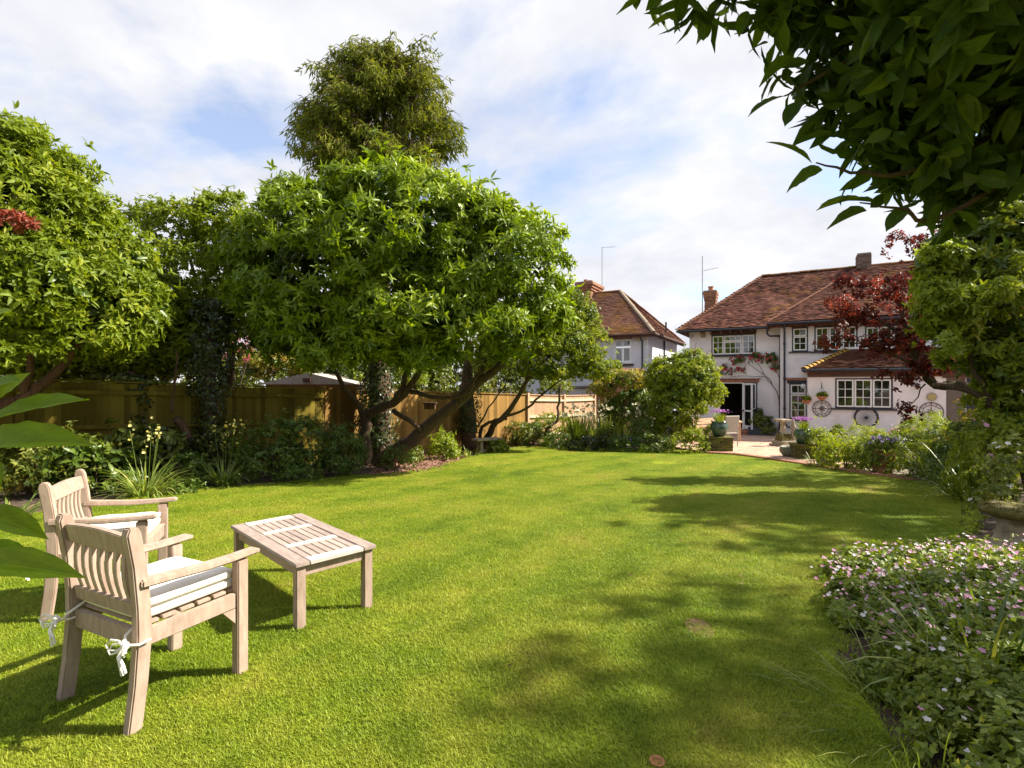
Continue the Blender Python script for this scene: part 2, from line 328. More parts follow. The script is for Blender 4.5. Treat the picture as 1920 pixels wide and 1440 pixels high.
M['f_cream'] = leafmat('cream_petal', (0.62, 0.58, 0.40), (0.78, 0.74, 0.58), None, 0.3, 0.6, tt=(1, 1, 0.9))
M['f_orange'] = leafmat('orange_petal', (0.6, 0.17, 0.05), (0.8, 0.34, 0.12), None, 0.3, 0.6, tt=(1, 0.8, 0.6))

# ---------------------------------------------------------------- foliage kit (numpy)
def nrm(a): return a/np.maximum(np.linalg.norm(a, axis=-1, keepdims=True), 1e-9)
def raw_mesh(name, verts, faces, rnd, smooth=False):
    me = bpy.data.meshes.new(name); nv = len(verts); nf, k = faces.shape
    me.vertices.add(nv); me.vertices.foreach_set('co', verts.astype(np.float32).ravel())
    me.loops.add(nf*k); me.loops.foreach_set('vertex_index', faces.astype(np.int32).ravel())
    me.polygons.add(nf); me.polygons.foreach_set('loop_start', (np.arange(nf)*k).astype(np.int32))
    me.update(calc_edges=True)
    a = me.attributes.new('rnd', 'FLOAT', 'POINT'); a.data.foreach_set('value', rnd.astype(np.float32))
    if smooth: me.shade_smooth()
    return me
TEMPLATE_F = np.array([(0, 3, 2), (0, 2, 1), (2, 3, 4), (2, 4, 1)])
FINE_F = np.array([(0, 2, 3), (0, 3, 1), (3, 2, 5), (3, 5, 6), (1, 3, 6), (1, 6, 4), (6, 5, 7), (6, 7, 4)])
def leaf_mesh(name, pos, d, n, L, Wd, rnd, fold=0.25, droop=0.18, fine=False):
    if fine:
        Nn = len(pos); d = nrm(d); s = nrm(np.cross(d, n)); n = np.cross(s, d); L = L[:, None]; Wd = Wd[:, None]; v = np.empty((Nn, 8, 3)); v[:, 0] = pos
        for k, (t_, w_) in enumerate(((0.30, 0.44), (0.68, 0.36))):
            c_ = pos + d*L*t_ - n*L*droop*t_*t_; v[:, 1+3*k] = c_ - s*Wd*w_ + n*Wd*fold*.7; v[:, 2+3*k] = c_ + s*Wd*w_ + n*Wd*fold*.7; v[:, 3+3*k] = c_
        v[:, 7] = pos + d*L - n*L*droop
        f = (FINE_F[None] + (np.arange(Nn)*8)[:, None, None]).reshape(-1, 3)
        return raw_mesh(name, v.reshape(-1, 3), f, np.repeat(rnd, 8))
    Nn = len(pos); d = nrm(d); s = nrm(np.cross(d, n)); n = np.cross(s, d)
    L = L[:, None]; Wd = Wd[:, None]
    v = np.empty((Nn, 5, 3))
    v[:, 0] = pos
    mid = pos + d*L*0.48
    v[:, 1] = mid - s*Wd/2 + n*Wd*fold
    v[:, 2] = mid
    v[:, 3] = mid + s*Wd/2 + n*Wd*fold
    v[:, 4] = pos + d*L - n*L*droop
    f = (TEMPLATE_F[None] + (np.arange(Nn)*5)[:, None, None]).reshape(-1, 3)
    return raw_mesh(name, v.reshape(-1, 3), f, np.repeat(rnd, 5))
def sphere(rng, n): return nrm(rng.normal(size=(n, 3)))
def clumps(rng, lobes, K, rc, m, inner=0.3, zmin=-0.6, up=0.35, flat=0.85):
    lobes = np.array(lobes, float); w = (lobes[:, 3]*lobes[:, 4] + lobes[:, 5]*lobes[:, 3]); w /= w.sum()
    P = []; Dr = []
    got = 0
    while got < K:
        li = rng.choice(len(lobes), size=K*2, p=w); d = sphere(rng, K*2)
        d = d[:, :]; ok = d[:, 2] > zmin; li = li[ok]; d = d[ok]
        rf = (1 - inner*rng.random(len(d))**1.6)*(1 + 0.07*rng.normal(size=len(d)))
        c = lobes[li, :3] + d*lobes[li, 3:]*rf[:, None]
        keep = np.ones(len(c), bool)
        for j in range(len(lobes)):
            q = np.linalg.norm((c - lobes[j, :3])/lobes[j, 3:], axis=1)
            keep &= (q > 0.72) | (li == j)
        c = c[keep]; o = nrm(d[keep]/lobes[li[keep], 3:])
        P.append(c); Dr.append(o); got += len(c)
    c = np.concatenate(P)[:K]; o = np.concatenate(Dr)[:K]
    rr = rc*(0.55 + 0.9*rng.random(K))
    c = c - o*rr[:, None]*0.4
    ci = np.repeat(np.arange(K), m)
    d2 = nrm(sphere(rng, K*m) + o[ci]*0.9 + np.array([0, 0, up]))
    r2 = rr[ci]*(0.55 + 0.6*rng.random(K*m))
    pos = c[ci] + d2*r2[:, None]*np.array([1, 1, flat])
    st_ = rng.random(K*m) < 0.05
    pos = pos + st_[:, None]*(d2*0.55+np.array([0, 0, .5]))*rr[ci][:, None]*rng.random(K*m)[:, None]*1.3
    return pos, d2, np.repeat(rng.random(K), m)
def whorls(rng, pos, d, cr, per, L, Wd, spread=1.05, droop=0.25, jit=0.25):
    n = len(pos); i = np.repeat(np.arange(n), per)
    az = (np.tile(np.arange(per), n)/per*2*np.pi) + np.repeat(rng.random(n)*6.28, per) + rng.normal(size=n*per)*0.25
    D = d[i]; ref = np.where(np.abs(D[:, 2:3]) > 0.9, np.array([[1., 0, 0]]), np.array([[0, 0, 1.]]))
    x = nrm(np.cross(D, ref)); y = np.cross(D, x)
    sp = spread + rng.normal(size=n*per)*jit
    ld = D*np.cos(sp)[:, None] + (x*np.cos(az)[:, None] + y*np.sin(az)[:, None])*np.sin(sp)[:, None]
    ld[:, 2] -= droop*rng.random(n*per)
    nn_ = D + rng.normal(size=(n*per, 3))*0.25
    ll = L*(0.5 + 0.8*rng.random(n*per)); ww = Wd*(0.75 + 0.5*rng.random(n*per))
    p = pos[i] + D*(rng.random(n*per)[:, None]-0.6)*L*0.8
    rv = np.clip(cr[i]*0.45 + rng.random(n*per)*0.55, 0, 1)
    return p, nrm(ld), nn_, ll, ww, rv
def foliage(name, mat, parent, seed, lobes, K, rc, m, per, L, Wd, world=True, spread=1.05, droop=0.25, **kw):
    rng = np.random.default_rng(seed)
    pos, d, cr = clumps(rng, lobes, K, rc, m, **kw)
    a = whorls(rng, pos, d, cr, per, L, Wd, spread, droop)
    return link(name, leaf_mesh(name, *a, fine=(L >= 0.1 and Wd > .03)), M[mat], parent, world)
def ribbons(seed, base, n, L, Wd, r0=0.12, lean=(0.1, 0.9), curve=1.6, segs=5):
    rng = np.random.default_rng(seed)
    az = rng.random(n)*6.283; th0 = lean[0] + (lean[1]-lean[0])*rng.random(n); cv = curve*(0.3 + rng.random(n)); LL = L*(0.6 + 0.5*rng.random(n))
    rad = r0*np.sqrt(rng.random(n))
    h = np.stack([np.cos(az), np.sin(az), np.zeros(n)], 1)
    sd_ = np.stack([-np.sin(az), np.cos(az), np.zeros(n)], 1)
    p = np.array(base)[None] + h*rad[:, None]
    vs = []; 
    for k in range(segs+1):
        s = k/segs; wd = Wd*(1.0 if s < 0.5 else (1-(s-0.5)*2)**0.7*0.97+0.03)*(0.8)
        tw = sd_*math.cos(0.3) + np.array([0, 0, 0.3])*0
        vs.append(p - tw*wd/2); vs.append(p + tw*wd/2)
        th = th0 + cv*s**1.3
        p = p + (h*np.sin(th)[:, None] + np.array([0, 0, 1.])*np.cos(th)[:, None])*(LL/segs)[:, None]
    v = np.stack(vs, 1); kk = (segs+1)*2
    f = np.array([(2*k, 2*k+1, 2*k+3, 2*k+2) for k in range(segs)])
    f = (f[None] + (np.arange(n)*kk)[:, None, None]).reshape(-1, 4)
    tips = p
    return raw_mesh('blades', v.reshape(-1, 3), f, np.repeat(rng.random(n), kk)), tips
def flower_mesh(name, pos, nn_, size, rng, petals=5):
    n = len(pos); i = np.repeat(np.arange(n), petals)
    D = nrm(nn_)[i]; x = nrm(np.cross(D, np.array([[0.3, 0.9, 0.2]]))); y = np.cross(D, x)
    az = np.tile(np.arange(petals), n)/petals*6.283 + np.repeat(rng.random(n)*6, petals)
    ld = x*np.cos(az)[:, None] + y*np.sin(az)[:, None] + D*0.35
    sz = (size*(0.7+0.6*rng.random(n)))[i]/2
    return leaf_mesh(name, pos[i], ld, D, sz, sz*0.95, np.repeat(rng.random(n), petals), fold=0.1, droop=0.1)
# one detailed broad leaf (length 1 along x, width 1), shared by all the big leaves
def broad_leaf(name, curve=0.18, fold=0.22, point=1.3, wave=0.03, seed=1):
    rnd_ = random.Random(seed); n = 10; vs = []; fs = []
    for i in range(n+1):
        s = i/n; w = math.sin(math.pi*s**0.85)**0.8*0.5 if 0 < s < 1 else 0.012
        if s > 0.8: w *= (1-(s-0.8)/0.2*0.45)
        z = -curve*(s-0.15)**2
        for k in (-1, -0.5, 0, 0.5, 1):
            vs.append((s, k*w, z + abs(k)*w*fold + (rnd_.random()-0.5)*wave*(abs(k))))
    for i in range(n):
        for k in range(4):
            a = i*5+k; fs.append((a, a+1, a+6, a+5))
    me = bpy.data.meshes.new(name); me.from_pydata(vs, [], fs); me.shade_smooth(); return me
def place_leaf(me, base, tip, width, normal, parent, name='leaf', inv=None):
    base = Vector(base); tip = Vector(tip); d = tip-base; L = d.length; d.normalize()
    n = Vector(normal); y = n.cross(d).normalized(); n = d.cross(y)
    mt = Matrix((d*L, y*width, n*L)).transposed().to_4x4(); mt.translation = base
    o = bpy.data.objects.new(name, me); C.objects.link(o); o.parent = parent
    o.matrix_basis = (Matrix.Translation(-parent.location) @ mt)
    return o
def limb(pts, seed=0, sub=4, amp=0.06):
    rnd_ = random.Random(seed); pts = [Vector(p) for p in pts]; outp = []
    for i in range(len(pts)-1):
        p0 = pts[max(i-1, 0)]; p1 = pts[i]; p2 = pts[i+1]; p3 = pts[min(i+2, len(pts)-1)]
        for k in range(sub):
            s = k/sub
            q = 0.5*((2*p1) + (p2-p0)*s + (2*p0-5*p1+4*p2-p3)*s*s + (3*p1-p0-3*p2+p3)*s**3)
            outp.append(q + Vector((rnd_.uniform(-1, 1), rnd_.uniform(-1, 1), rnd_.uniform(-.5, .5)))*amp*(0 if i+k == 0 else 1))
    outp.append(pts[-1]); return outp
def add_limb(mb, pts, r0, r1, seed=0, amp=0.04, n=8, sub=4):
    q = limb(pts, seed, sub, amp); k = len(q)-1
    mb.tube(q, [r0 + (r1-r0)*(i/k)**0.8 for i in range(k+1)], n)

# ---------------------------------------------------------------- the ground, lawn, beds, patio
def pz(y): return -0.46 - 0.04*(y-15)
mb = MB()
ys = [-60, 3, 21, 400]
for i in range(3):
    mb.quad((-300, ys[i], ground(ys[i])), (300, ys[i], ground(ys[i])), (300, ys[i+1], ground(ys[i+1])), (-300, ys[i+1], ground(ys[i+1])))
setp(mb.build('ground', M['soil']), kind='structure')

lawn_px = [(60, 972), (150, 952), (240, 940), (320, 927), (420, 918), (500, 911), (600, 902), (680, 894), (760, 889), (820, 880), (850, 869), (885, 858), (930, 846), (975, 840), (1040, 838),
           (1150, 841), (1250, 845), (1345, 850), (1380, 853), (1500, 868), (1560, 878), (1640, 889), (1720, 901), (1780, 917), (1815, 940), (1828, 965), (1812, 990), (1790, 1012),
           (1788, 1040), (1700, 1085), (1610, 1120), (1558, 1160), (1548, 1215), (1585, 1280), (1640, 1345), (1690, 1440)]
lawn_pts = [G(*p) for p in lawn_px]
lawn_pts = [Vector((-9, -3, 0)), Vector((-8.4, 3, 0)), Vector((-7.2, 5, 0))] + lawn_pts + [Vector((1.35, 1.2, 0)), Vector((1.1, 0, 0)), Vector((1.1, -3, 0))]
LP = np.array([(p.x, p.y) for p in lawn_pts])
def inside(P, poly=LP):
    x, y = P[:, 0], P[:, 1]; r = np.zeros(len(P), bool); n = len(poly); j = n-1
    for i in range(n):
        xi, yi = poly[i]; xj, yj = poly[j]
        c = ((yi > y) != (yj > y)) & (x < (xj-xi)*(y-yi)/(yj-yi+1e-12)+xi)
        r ^= c; j = i
    return r
bm = bmesh.new()
f = bm.faces.new([bm.verts.new((p.x, p.y, 0)) for p in lawn_pts])
bmesh.ops.triangulate(bm, faces=[f])
bmesh.ops.bisect_plane(bm, geom=bm.verts[:]+bm.edges[:]+bm.faces[:], plane_co=(0, 3, 0), plane_no=(0, 1, 0))
if f.is_valid and f.normal.z < 0: pass
ret = bmesh.ops.extrude_face_region(bm, geom=bm.faces[:])
top = [g for g in ret['geom'] if isinstance(g, bmesh.types.BMVert)]
for v in bm.verts: v.co.z = ground(v.co.y) + 0.003
for v in top: v.co.z = ground(v.co.y) + 0.028
bmesh.ops.recalc_face_normals(bm, faces=bm.faces[:])
me = bpy.data.meshes.new('lawn'); bm.to_mesh(me); bm.free()

def lawn_material(name, blade):
    m, t, p = newmat(name); L = t.links.new; pos = coln(t, 'pos')
    big = t.nodes.new('ShaderNodeTexNoise'); big.inputs['Scale'].default_value = 0.55; big.inputs['Detail'].default_value = 4; L(pos, big.inputs[0])
    mid = t.nodes.new('ShaderNodeTexNoise'); mid.inputs['Scale'].default_value = 3.3; mid.inputs['Detail'].default_value = 6; mid.inputs['Roughness'].default_value = 0.7; L(pos, mid.inputs[0])
    # mowing stripes fanning along the garden
    mp = t.nodes.new('ShaderNodeMapping'); mp.inputs['Rotation'].default_value = (0, 0, R(-52)); L(pos, mp.inputs[0])
    wv = t.nodes.new('ShaderNodeTexWave'); wv.bands_direction = 'Y'; wv.inputs['Scale'].default_value = 0.30; wv.inputs['Distortion'].default_value = 0.7; wv.inputs['Detail'].default_value = 1; L(mp.outputs[0], wv.inputs[0])
    a1 = t.nodes.new('ShaderNodeMath'); a1.operation = 'MULTIPLY_ADD'; a1.inputs[1].default_value = 0.62; L(mid.outputs[0], a1.inputs[0]); 
    a0 = t.nodes.new('ShaderNodeMath'); a0.operation = 'MULTIPLY'; a0.inputs[1].default_value = 0.55; L(big.outputs[0], a0.inputs[0]); L(a0.outputs[0], a1.inputs[2])
    a2 = t.nodes.new('ShaderNodeMath'); a2.operation = 'MULTIPLY_ADD'; a2.inputs[1].default_value = 0.10; L(wv.outputs['Fac'], a2.inputs[0]); L(a1.outputs[0], a2.inputs[2])
    r = ramp(t, [(0.40, (0.14, 0.22, 0.010)), (0.56, (0.24, 0.325, 0.015)), (0.72, (0.36, 0.40, 0.034)), (0.86, (0.40, 0.36, 0.07))]); L(a2.outputs[0], r.inputs[0])
    col = r.outputs[0]
    # small worn spots
    sp = t.nodes.new('ShaderNodeTexNoise'); sp.inputs['Scale'].default_value = 1.9; sp.inputs['Detail'].default_value = 8; sp.inputs['Roughness'].default_value = 0.75; L(pos, sp.inputs[0])
    sr = ramp(t, [(0.66, (0, 0, 0)), (0.76, (0.6, 0.6, 0.6))]); L(sp.outputs[0], sr.inputs[0])
    mm = t.nodes.new('ShaderNodeMixRGB'); L(sr.outputs[0], mm.inputs[0]); L(col, mm.inputs[1]); mm.inputs[2].default_value = (0.30, 0.22, 0.06, 1); col = mm.outputs[0]
    if blade:
        at_ = t.nodes.new('ShaderNodeAttribute'); at_.attribute_name = 'rnd'
        mr = t.nodes.new('ShaderNodeMapRange'); mr.inputs[3].default_value = 0.7; mr.inputs[4].default_value = 1.35; L(at_.outputs['Fac'], mr.inputs[0])
        hs = t.nodes.new('ShaderNodeHueSaturation'); L(mr.outputs[0], hs.inputs['Value']); L(col, hs.inputs['Color']); col = hs.outputs[0]
        p.inputs['Roughness'].default_value = 0.55; p.inputs['Specular IOR Level'].default_value = 0.35
        L(col, p.inputs['Base Color']); tl = t.nodes.new('ShaderNodeBsdfTranslucent'); L(col, tl.inputs[0])
        ms = t.nodes.new('ShaderNodeMixShader'); ms.inputs[0].default_value = 0.45; L(p.outputs[0], ms.inputs[1]); L(tl.outputs[0], ms.inputs[2])
        L(ms.outputs[0], t.nodes['Material Output'].inputs[0])
    else:
        L(col, p.inputs['Base Color']); p.inputs['Roughness'].default_value = 0.9; p.inputs['Specular IOR Level'].default_value = 0.1
        fn = t.nodes.new('ShaderNodeTexNoise'); fn.inputs['Scale'].default_value = 90; fn.inputs['Detail'].default_value = 4; L(pos, fn.inputs[0])
        b = t.nodes.new('ShaderNodeBump'); b.inputs['Strength'].default_value = 0.8; b.inputs['Distance'].default_value = 0.02; L(fn.outputs[0], b.inputs['Height']); L(b.outputs[0], p.inputs['Normal'])
    return m
M['lawn'] = lawn_material('mown_lawn', False); M['blade'] = lawn_material('grass_blade', True)
setp(link('lawn', me, M['lawn']), kind='structure')

# grass blades: one tuft mesh, spread over the lawn with geometry nodes
def tuft_mesh(seed, n, size, hgt, wid):
    rng = np.random.default_rng(seed)
    b = np.zeros((n, 3)); b[:, :2] = (rng.random((n, 2))-0.5)*size
    az = rng.random(n)*6.283; le = 0.35+0.75*rng.random(n); h = hgt*(0.5+0.8*rng.random(n))
    d = np.stack([np.cos(az)*np.sin(le), np.sin(az)*np.sin(le), np.cos(le)], 1)
    s = np.stack([-np.sin(az), np.cos(az), np.zeros(n)], 1)*wid*(0.6+0.8*rng.random(n))[:, None]/2
    mid = b + d*h[:, None]*0.55; tip = b + d*h[:, None] - np.array([0, 0, 1.])*(h*0.18)[:, None] + np.stack([np.cos(az), np.sin(az), np.zeros(n)], 1)*(h*0.15)[:, None]
    v = np.stack([b-s, b+s, mid+s*0.8, mid-s*0.8, tip], 1).reshape(-1, 3)
    i = (np.arange(n)*5)[:, None]
    f = np.concatenate([i+np.array([[0, 1, 2]]), i+np.array([[0, 2, 3]]), i+np.array([[3, 2, 4]])])
    return raw_mesh('tuft', v, f, np.repeat(rng.random(n), 5))
def scatter(name, pts, tuft, label=None, cat=None):
    me = bpy.data.meshes.new(name); me.vertices.add(len(pts)); me.vertices.foreach_set('co', pts.astype(np.float32).ravel())
    o = bpy.data.objects.new(name, me); C.objects.link(o)
    tobj = bpy.data.objects.new('tuft', tuft)
    ng = bpy.data.node_groups.new('spread', 'GeometryNodeTree')
    ng.interface.new_socket('Geometry', in_out='INPUT', socket_type='NodeSocketGeometry')
    ng.interface.new_socket('Geometry', in_out='OUTPUT', socket_type='NodeSocketGeometry')
    gi = ng.nodes.new('NodeGroupInput'); go = ng.nodes.new('NodeGroupOutput'); ip = ng.nodes.new('GeometryNodeInstanceOnPoints')
    oi = ng.nodes.new('GeometryNodeObjectInfo'); oi.inputs[0].default_value = tobj
    rv = ng.nodes.new('FunctionNodeRandomValue'); rv.data_type = 'FLOAT_VECTOR'; rv.inputs[0].default_value = (-0.05, -0.05, 0); rv.inputs[1].default_value = (0.05, 0.05, 6.283)
    rs = ng.nodes.new('FunctionNodeRandomValue'); rs.data_type = 'FLOAT'; rs.inputs[2].default_value = 0.85; rs.inputs[3].default_value = 1.15; rs.inputs['Seed'].default_value = 3
    ng.links.new(gi.outputs[0], ip.inputs['Points']); ng.links.new(oi.outputs['Geometry'], ip.inputs['Instance'])
    ng.links.new(rv.outputs[0], ip.inputs['Rotation']); ng.links.new(rs.outputs[1], ip.inputs['Scale']); ng.links.new(ip.outputs[0], go.inputs[0])
    md = o.modifiers.new('spread', 'NODES'); md.node_group = ng
    return setp(o, label, cat, kind='stuff')
rng = np.random.default_rng(5)
P = np.stack([rng.uniform(-8.5, 8, 60000), rng.uniform(0.6, 18, 60000)], 1)
P = P[inside(P)]
keep = rng.random(len(P)) < np.where(P[:, 1] < 5.5, 1.0, np.clip(1.25 - P[:, 1]/14, 0.35, 1))
keep &= np.abs(P[:, 0]) < P[:, 1]*1.06 + 0.7
P = P[keep]
tm = tuft_mesh(1, 420, 0.27, 0.025, 0.0032); tm.materials.append(M['blade'])
P3 = np.column_stack([P, [ground(y)+0.026 for y in P[:, 1]]])
scatter('lawn_grass', P3, tm, 'short yellow green mown grass covering the whole lawn', 'grass')

def sheet(name, pts, mat, dz=0.006, **kw):
    bm = bmesh.new(); f = bm.faces.new([bm.verts.new((p[0], p[1], 0)) for p in pts]); bmesh.ops.triangulate(bm, faces=[f])
    bmesh.ops.bisect_plane(bm, geom=bm.verts[:]+bm.edges[:]+bm.faces[:], plane_co=(0, 3, 0), plane_no=(0, 1, 0))
    bmesh.ops.recalc_face_normals(bm, faces=bm.faces[:])
    if bm.faces[:] and sum(f.normal.z for f in bm.faces) < 0: bmesh.ops.reverse_faces(bm, faces=bm.faces[:])
    for v in bm.verts: v.co.z = ground(v.co.y)+dz
    me = bpy.data.meshes.new(name); bm.to_mesh(me); bm.free()
    return setp(link(name, me, mat), kind='structure', **kw)
sheet('leaf_litter', [G(*p) for p in ((690, 896), (760, 891), (820, 882), (851, 870), (880, 858), (800, 852), (720, 862))], M['litter'], 0.012)
# dry fallen leaves on that litter
rng = np.random.default_rng(77); Pl = np.stack([rng.uniform(-4, -0.8, 2500), rng.uniform(9.5, 15, 2500)], 1)
Pl = Pl[inside(Pl, np.array([(G(*p).x, G(*p).y) for p in ((690, 900), (760, 893), (820, 884), (853, 871), (882, 858), (800, 850), (700, 862))]))]
n = len(Pl); p3 = np.column_stack([Pl, [ground(y)+0.03 for y in Pl[:, 1]]])
me = leaf_mesh('fallen_leaves', p3, np.column_stack([rng.normal(size=(n, 2)), rng.normal(size=n)*0.2]), np.column_stack([rng.normal(size=(n, 2))*0.4, np.ones(n)]), np.full(n, 0.10), np.full(n, 0.05), rng.random(n))
M['dryleaf'] = leafmat('dry_leaf', (0.14, 0.06, 0.04), (0.32, 0.17, 0.12), None, 0.1, 0.8, tt=(1, 1, 1))
setp(link('fallen_leaves', me, M['dryleaf']), 'dry brown fallen leaves on the bare ground under the round laurel', 'leaves', kind='stuff')
# bare spot in the lawn
sp = G(1312, 1188); rng = np.random.default_rng(3)
mb = MB(); ring = [(sp.x+0.07*(1+0.3*rng.random())*math.cos(a), sp.y+0.11*(1+0.4*rng.random())*math.sin(a), 0.034) for a in np.linspace(0, 6.28, 13)[:-1]]
mb.quad(*ring); setp(mb.build('bare_patch', M['litter']), kind='structure')

# patio
pf = [G(*p) for p in ((1325, 852), (1380, 855), (1440, 863), (1500, 872), (1560, 882), (1640, 893), (1720, 905))]
patio_poly = [(p.x, p.y) for p in pf] + [(HW(13, -2.6, 0).x, HW(13, -2.6, 0).y), (HW(0.9, -2.6, 0).x, HW(0.9, -2.6, 0).y), (HW(0.9, 0.1, 0).x, HW(0.9, 0.1, 0).y), (HW(-4, 0.5, 0).x, HW(-4, 0.5, 0).y), (pf[0].x-0.6, pf[0].y+3)]
bm = bmesh.new(); vs = [bm.verts.new((x, y, pz(y)-0.02)) for x, y in patio_poly]; f = bm.faces.new(vs)
ret = bmesh.ops.extrude_face_region(bm, geom=[f])
for g in ret['geom']:
    if isinstance(g, bmesh.types.BMVert): g.co.z -= 0.4
bmesh.ops.recalc_face_normals(bm, faces=bm.faces[:]); bmesh.ops.triangulate(bm, faces=bm.faces[:])
me = bpy.data.meshes.new('patio'); bm.to_mesh(me); bm.free()
patio = setp(link('patio', me, M['mortar']), kind='structure')
PP = np.array(patio_poly); mb = MB(); rnd = random.Random(4)
cand = []
for i in range(-10, 75):
    for j in range(-10, 170):
        x = 5.3 + i*0.222 + (j % 2)*0.111; y = 9.5 + j*0.112
        cand.append((x, y))
ok = inside(np.array(cand), PP)
for (x, y), k in zip(cand, ok):
    if k and y > 11:
        mb.cur = rnd.random(); mb.box((x, y, pz(y)-0.012+rnd.uniform(-.002, .004)), (0.212, 0.104, 0.03))
setp(mb.build('brick_paving', M['paving'], patio), kind='stuff')
me_brick = MB().box((0, 0, 0), (0.215, 0.11, 0.065)).mesh('brick', bevel=0.006); me_brick.materials.append(M['brick'])
edge = thing('brick_edging', 'row of red bricks forming the step between lawn and patio', 'edging', pf[0])
tot = 0
for a, b in zip(pf[:-1], pf[1:]):
    L_ = (b.xy-a.xy).length; k = int(L_/0.075); ang = math.atan2(b.y-a.y, b.x-a.x)
    for i in range(k):
        q = a.lerp(b, (i+0.5)/k); z = pz(q.y)
        o = bpy.data.objects.new('brick', me_brick); C.objects.link(o); o.parent = edge
        mt = Matrix.Translation(Vector((q.x, q.y, z-0.045))-edge.location) @ Matrix.Rotation(ang+R(90), 4, 'Z') @ Matrix.Rotation(R(90)+rnd.uniform(-.03, .03), 4, 'X')
        o.matrix_basis = mt

# ---------------------------------------------------------------- building kit
def wall_mb(mb, org, u0, u1, z0, z1, v, holes=(), th=0.25):
    us = sorted({u0, u1} | {h[0] for h in holes} | {h[1] for h in holes}); zs = sorted({z0, z1} | {h[2] for h in holes} | {h[3] for h in holes})
    for a, b in zip(us[:-1], us[1:]):
        for c, d in zip(zs[:-1], zs[1:]):
            cu, cz = (a+b)/2, (c+d)/2
            if any(h[0] < cu < h[1] and h[2] < cz < h[3] for h in holes): continue
            mb.quad(HW(a, v, c, org), HW(b, v, c, org), HW(b, v, d, org), HW(a, v, d, org))
            mb.quad(HW(b, v+th, c, org), HW(a, v+th, c, org), HW(a, v+th, d, org), HW(b, v+th, d, org))
    for h in holes:
        a, b, c, d = h
        mb.quad(HW(a, v, c, org), HW(a, v, d, org), HW(a, v+th, d, org), HW(a, v+th, c, org))
        mb.quad(HW(b, v, d, org), HW(b, v, c, org), HW(b, v+th, c, org), HW(b, v+th, d, org))
        mb.quad(HW(a, v, c, org), HW(a, v+th, c, org), HW(b, v+th, c, org), HW(b, v, c, org))
        mb.quad(HW(a, v, d, org), HW(b, v, d, org), HW(b, v+th, d, org), HW(a, v+th, d, org))
    mb.quad(HW(u0, v, z0, org), HW(u0, v, z1, org), HW(u0, v+th, z1, org), HW(u0, v+th, z0, org))
    mb.quad(HW(u1, v, z1, org), HW(u1, v, z0, org), HW(u1, v+th, z0, org), HW(u1, v+th, z1, org))
    mb.quad(HW(u0, v, z1, org), HW(u1, v, z1, org), HW(u1, v+th, z1, org), HW(u0, v+th, z1, org))
ROTU = Matrix((U, V, Vector((0, 0, 1)))).transposed()
def hbox(mb, u0, u1, v0, v1, z0, z1, org=O):
    return mb.box(HW((u0+u1)/2, (v0+v1)/2, (z0+z1)/2, org), (u1-u0, v1-v0, z1-z0), ROTU)
def wbox(px0, py0, px1, py1, v, org=O):
    pm = (px0+px1)/2
    return (HU(px0, py0, v, org)[0], HU(px1, py0, v, org)[0], HU(pm, py1, v, org)[1], HU(pm, py0, v, org)[1])
def window(root, org, box, v, cas, black=True, sill=True, label=None):
    u0, u1, z0, z1 = box; fr = 0.045; mb = MB(); vf = v-0.015
    hbox(mb, u0, u0+fr, vf, v+0.10, z0, z1, org); hbox(mb, u1-fr, u1, vf, v+0.10, z0, z1, org)
    hbox(mb, u0+fr, u1-fr, vf, v+0.10, z1-fr, z1, org); hbox(mb, u0+fr, u1-fr, vf, v+0.10, z0, z0+fr, org)
    w = mb.build('window', M['black'] if black else M['white'], root, world=True)
    if label: w['label'] = label
    a, b, c, d = u0+fr, u1-fr, z0+fr, z1-fr
    for (fu0, fu1, fz0, fz1, cols, rows) in cas:
        A, B, Cc, D = a+(b-a)*fu0+0.004, a+(b-a)*fu1-0.004, c+(d-c)*fz0+0.004, c+(d-c)*fz1-0.004
        t_ = 0.05; g = 0.022; mb = MB()
        hbox(mb, A, A+t_, v+0.0, v+0.05, Cc, D, org); hbox(mb, B-t_, B, v+0.0, v+0.05, Cc, D, org)
        hbox(mb, A+t_, B-t_, v+0.0, v+0.05, D-t_, D, org); hbox(mb, A+t_, B-t_, v+0.0, v+0.05, Cc, Cc+t_, org)
        for i in range(1, cols):
            x = A+t_+(B-A-2*t_)*i/cols; hbox(mb, x-g/2, x+g/2, v+0.008, v+0.04, Cc+t_, D-t_, org)
        for i in range(1, rows):
            x = Cc+t_+(D-Cc-2*t_)*i/rows; hbox(mb, A+t_, B-t_, v+0.010, v+0.038, x-g/2, x+g/2, org)
        mb.build('casement', M['white'], w, world=True)
        for i in range(cols):
            for j in range(rows):
                pa = A+t_+(B-A-2*t_)*i/cols; pb = A+t_+(B-A-2*t_)*(i+1)/cols; pc = Cc+t_+(D-Cc-2*t_)*j/rows; pd = Cc+t_+(D-Cc-2*t_)*(j+1)/rows
                mb = MB(); tilt = random.Random(i*7+j*13+A).uniform(-.003, .003)
                mb.box(HW((pa+pb)/2, v+0.03, (pc+pd)/2, org), (pb-pa-0.004, 0.006, pd-pc-0.004), ROTU @ Matrix.Rotation(tilt, 3, 'X') @ Matrix.Rotation(tilt*2, 3, 'Z'))
                mb.build('pane', M['glass'], w, world=True)
    if sill:
        mb = MB(); hbox(mb, u0-0.12, u1+0.12, v-0.09, v+0.02, z0-0.06, z0-0.003, org); mb.build('sill', M['black'] if black else M['render2'], w, world=True)
    return w
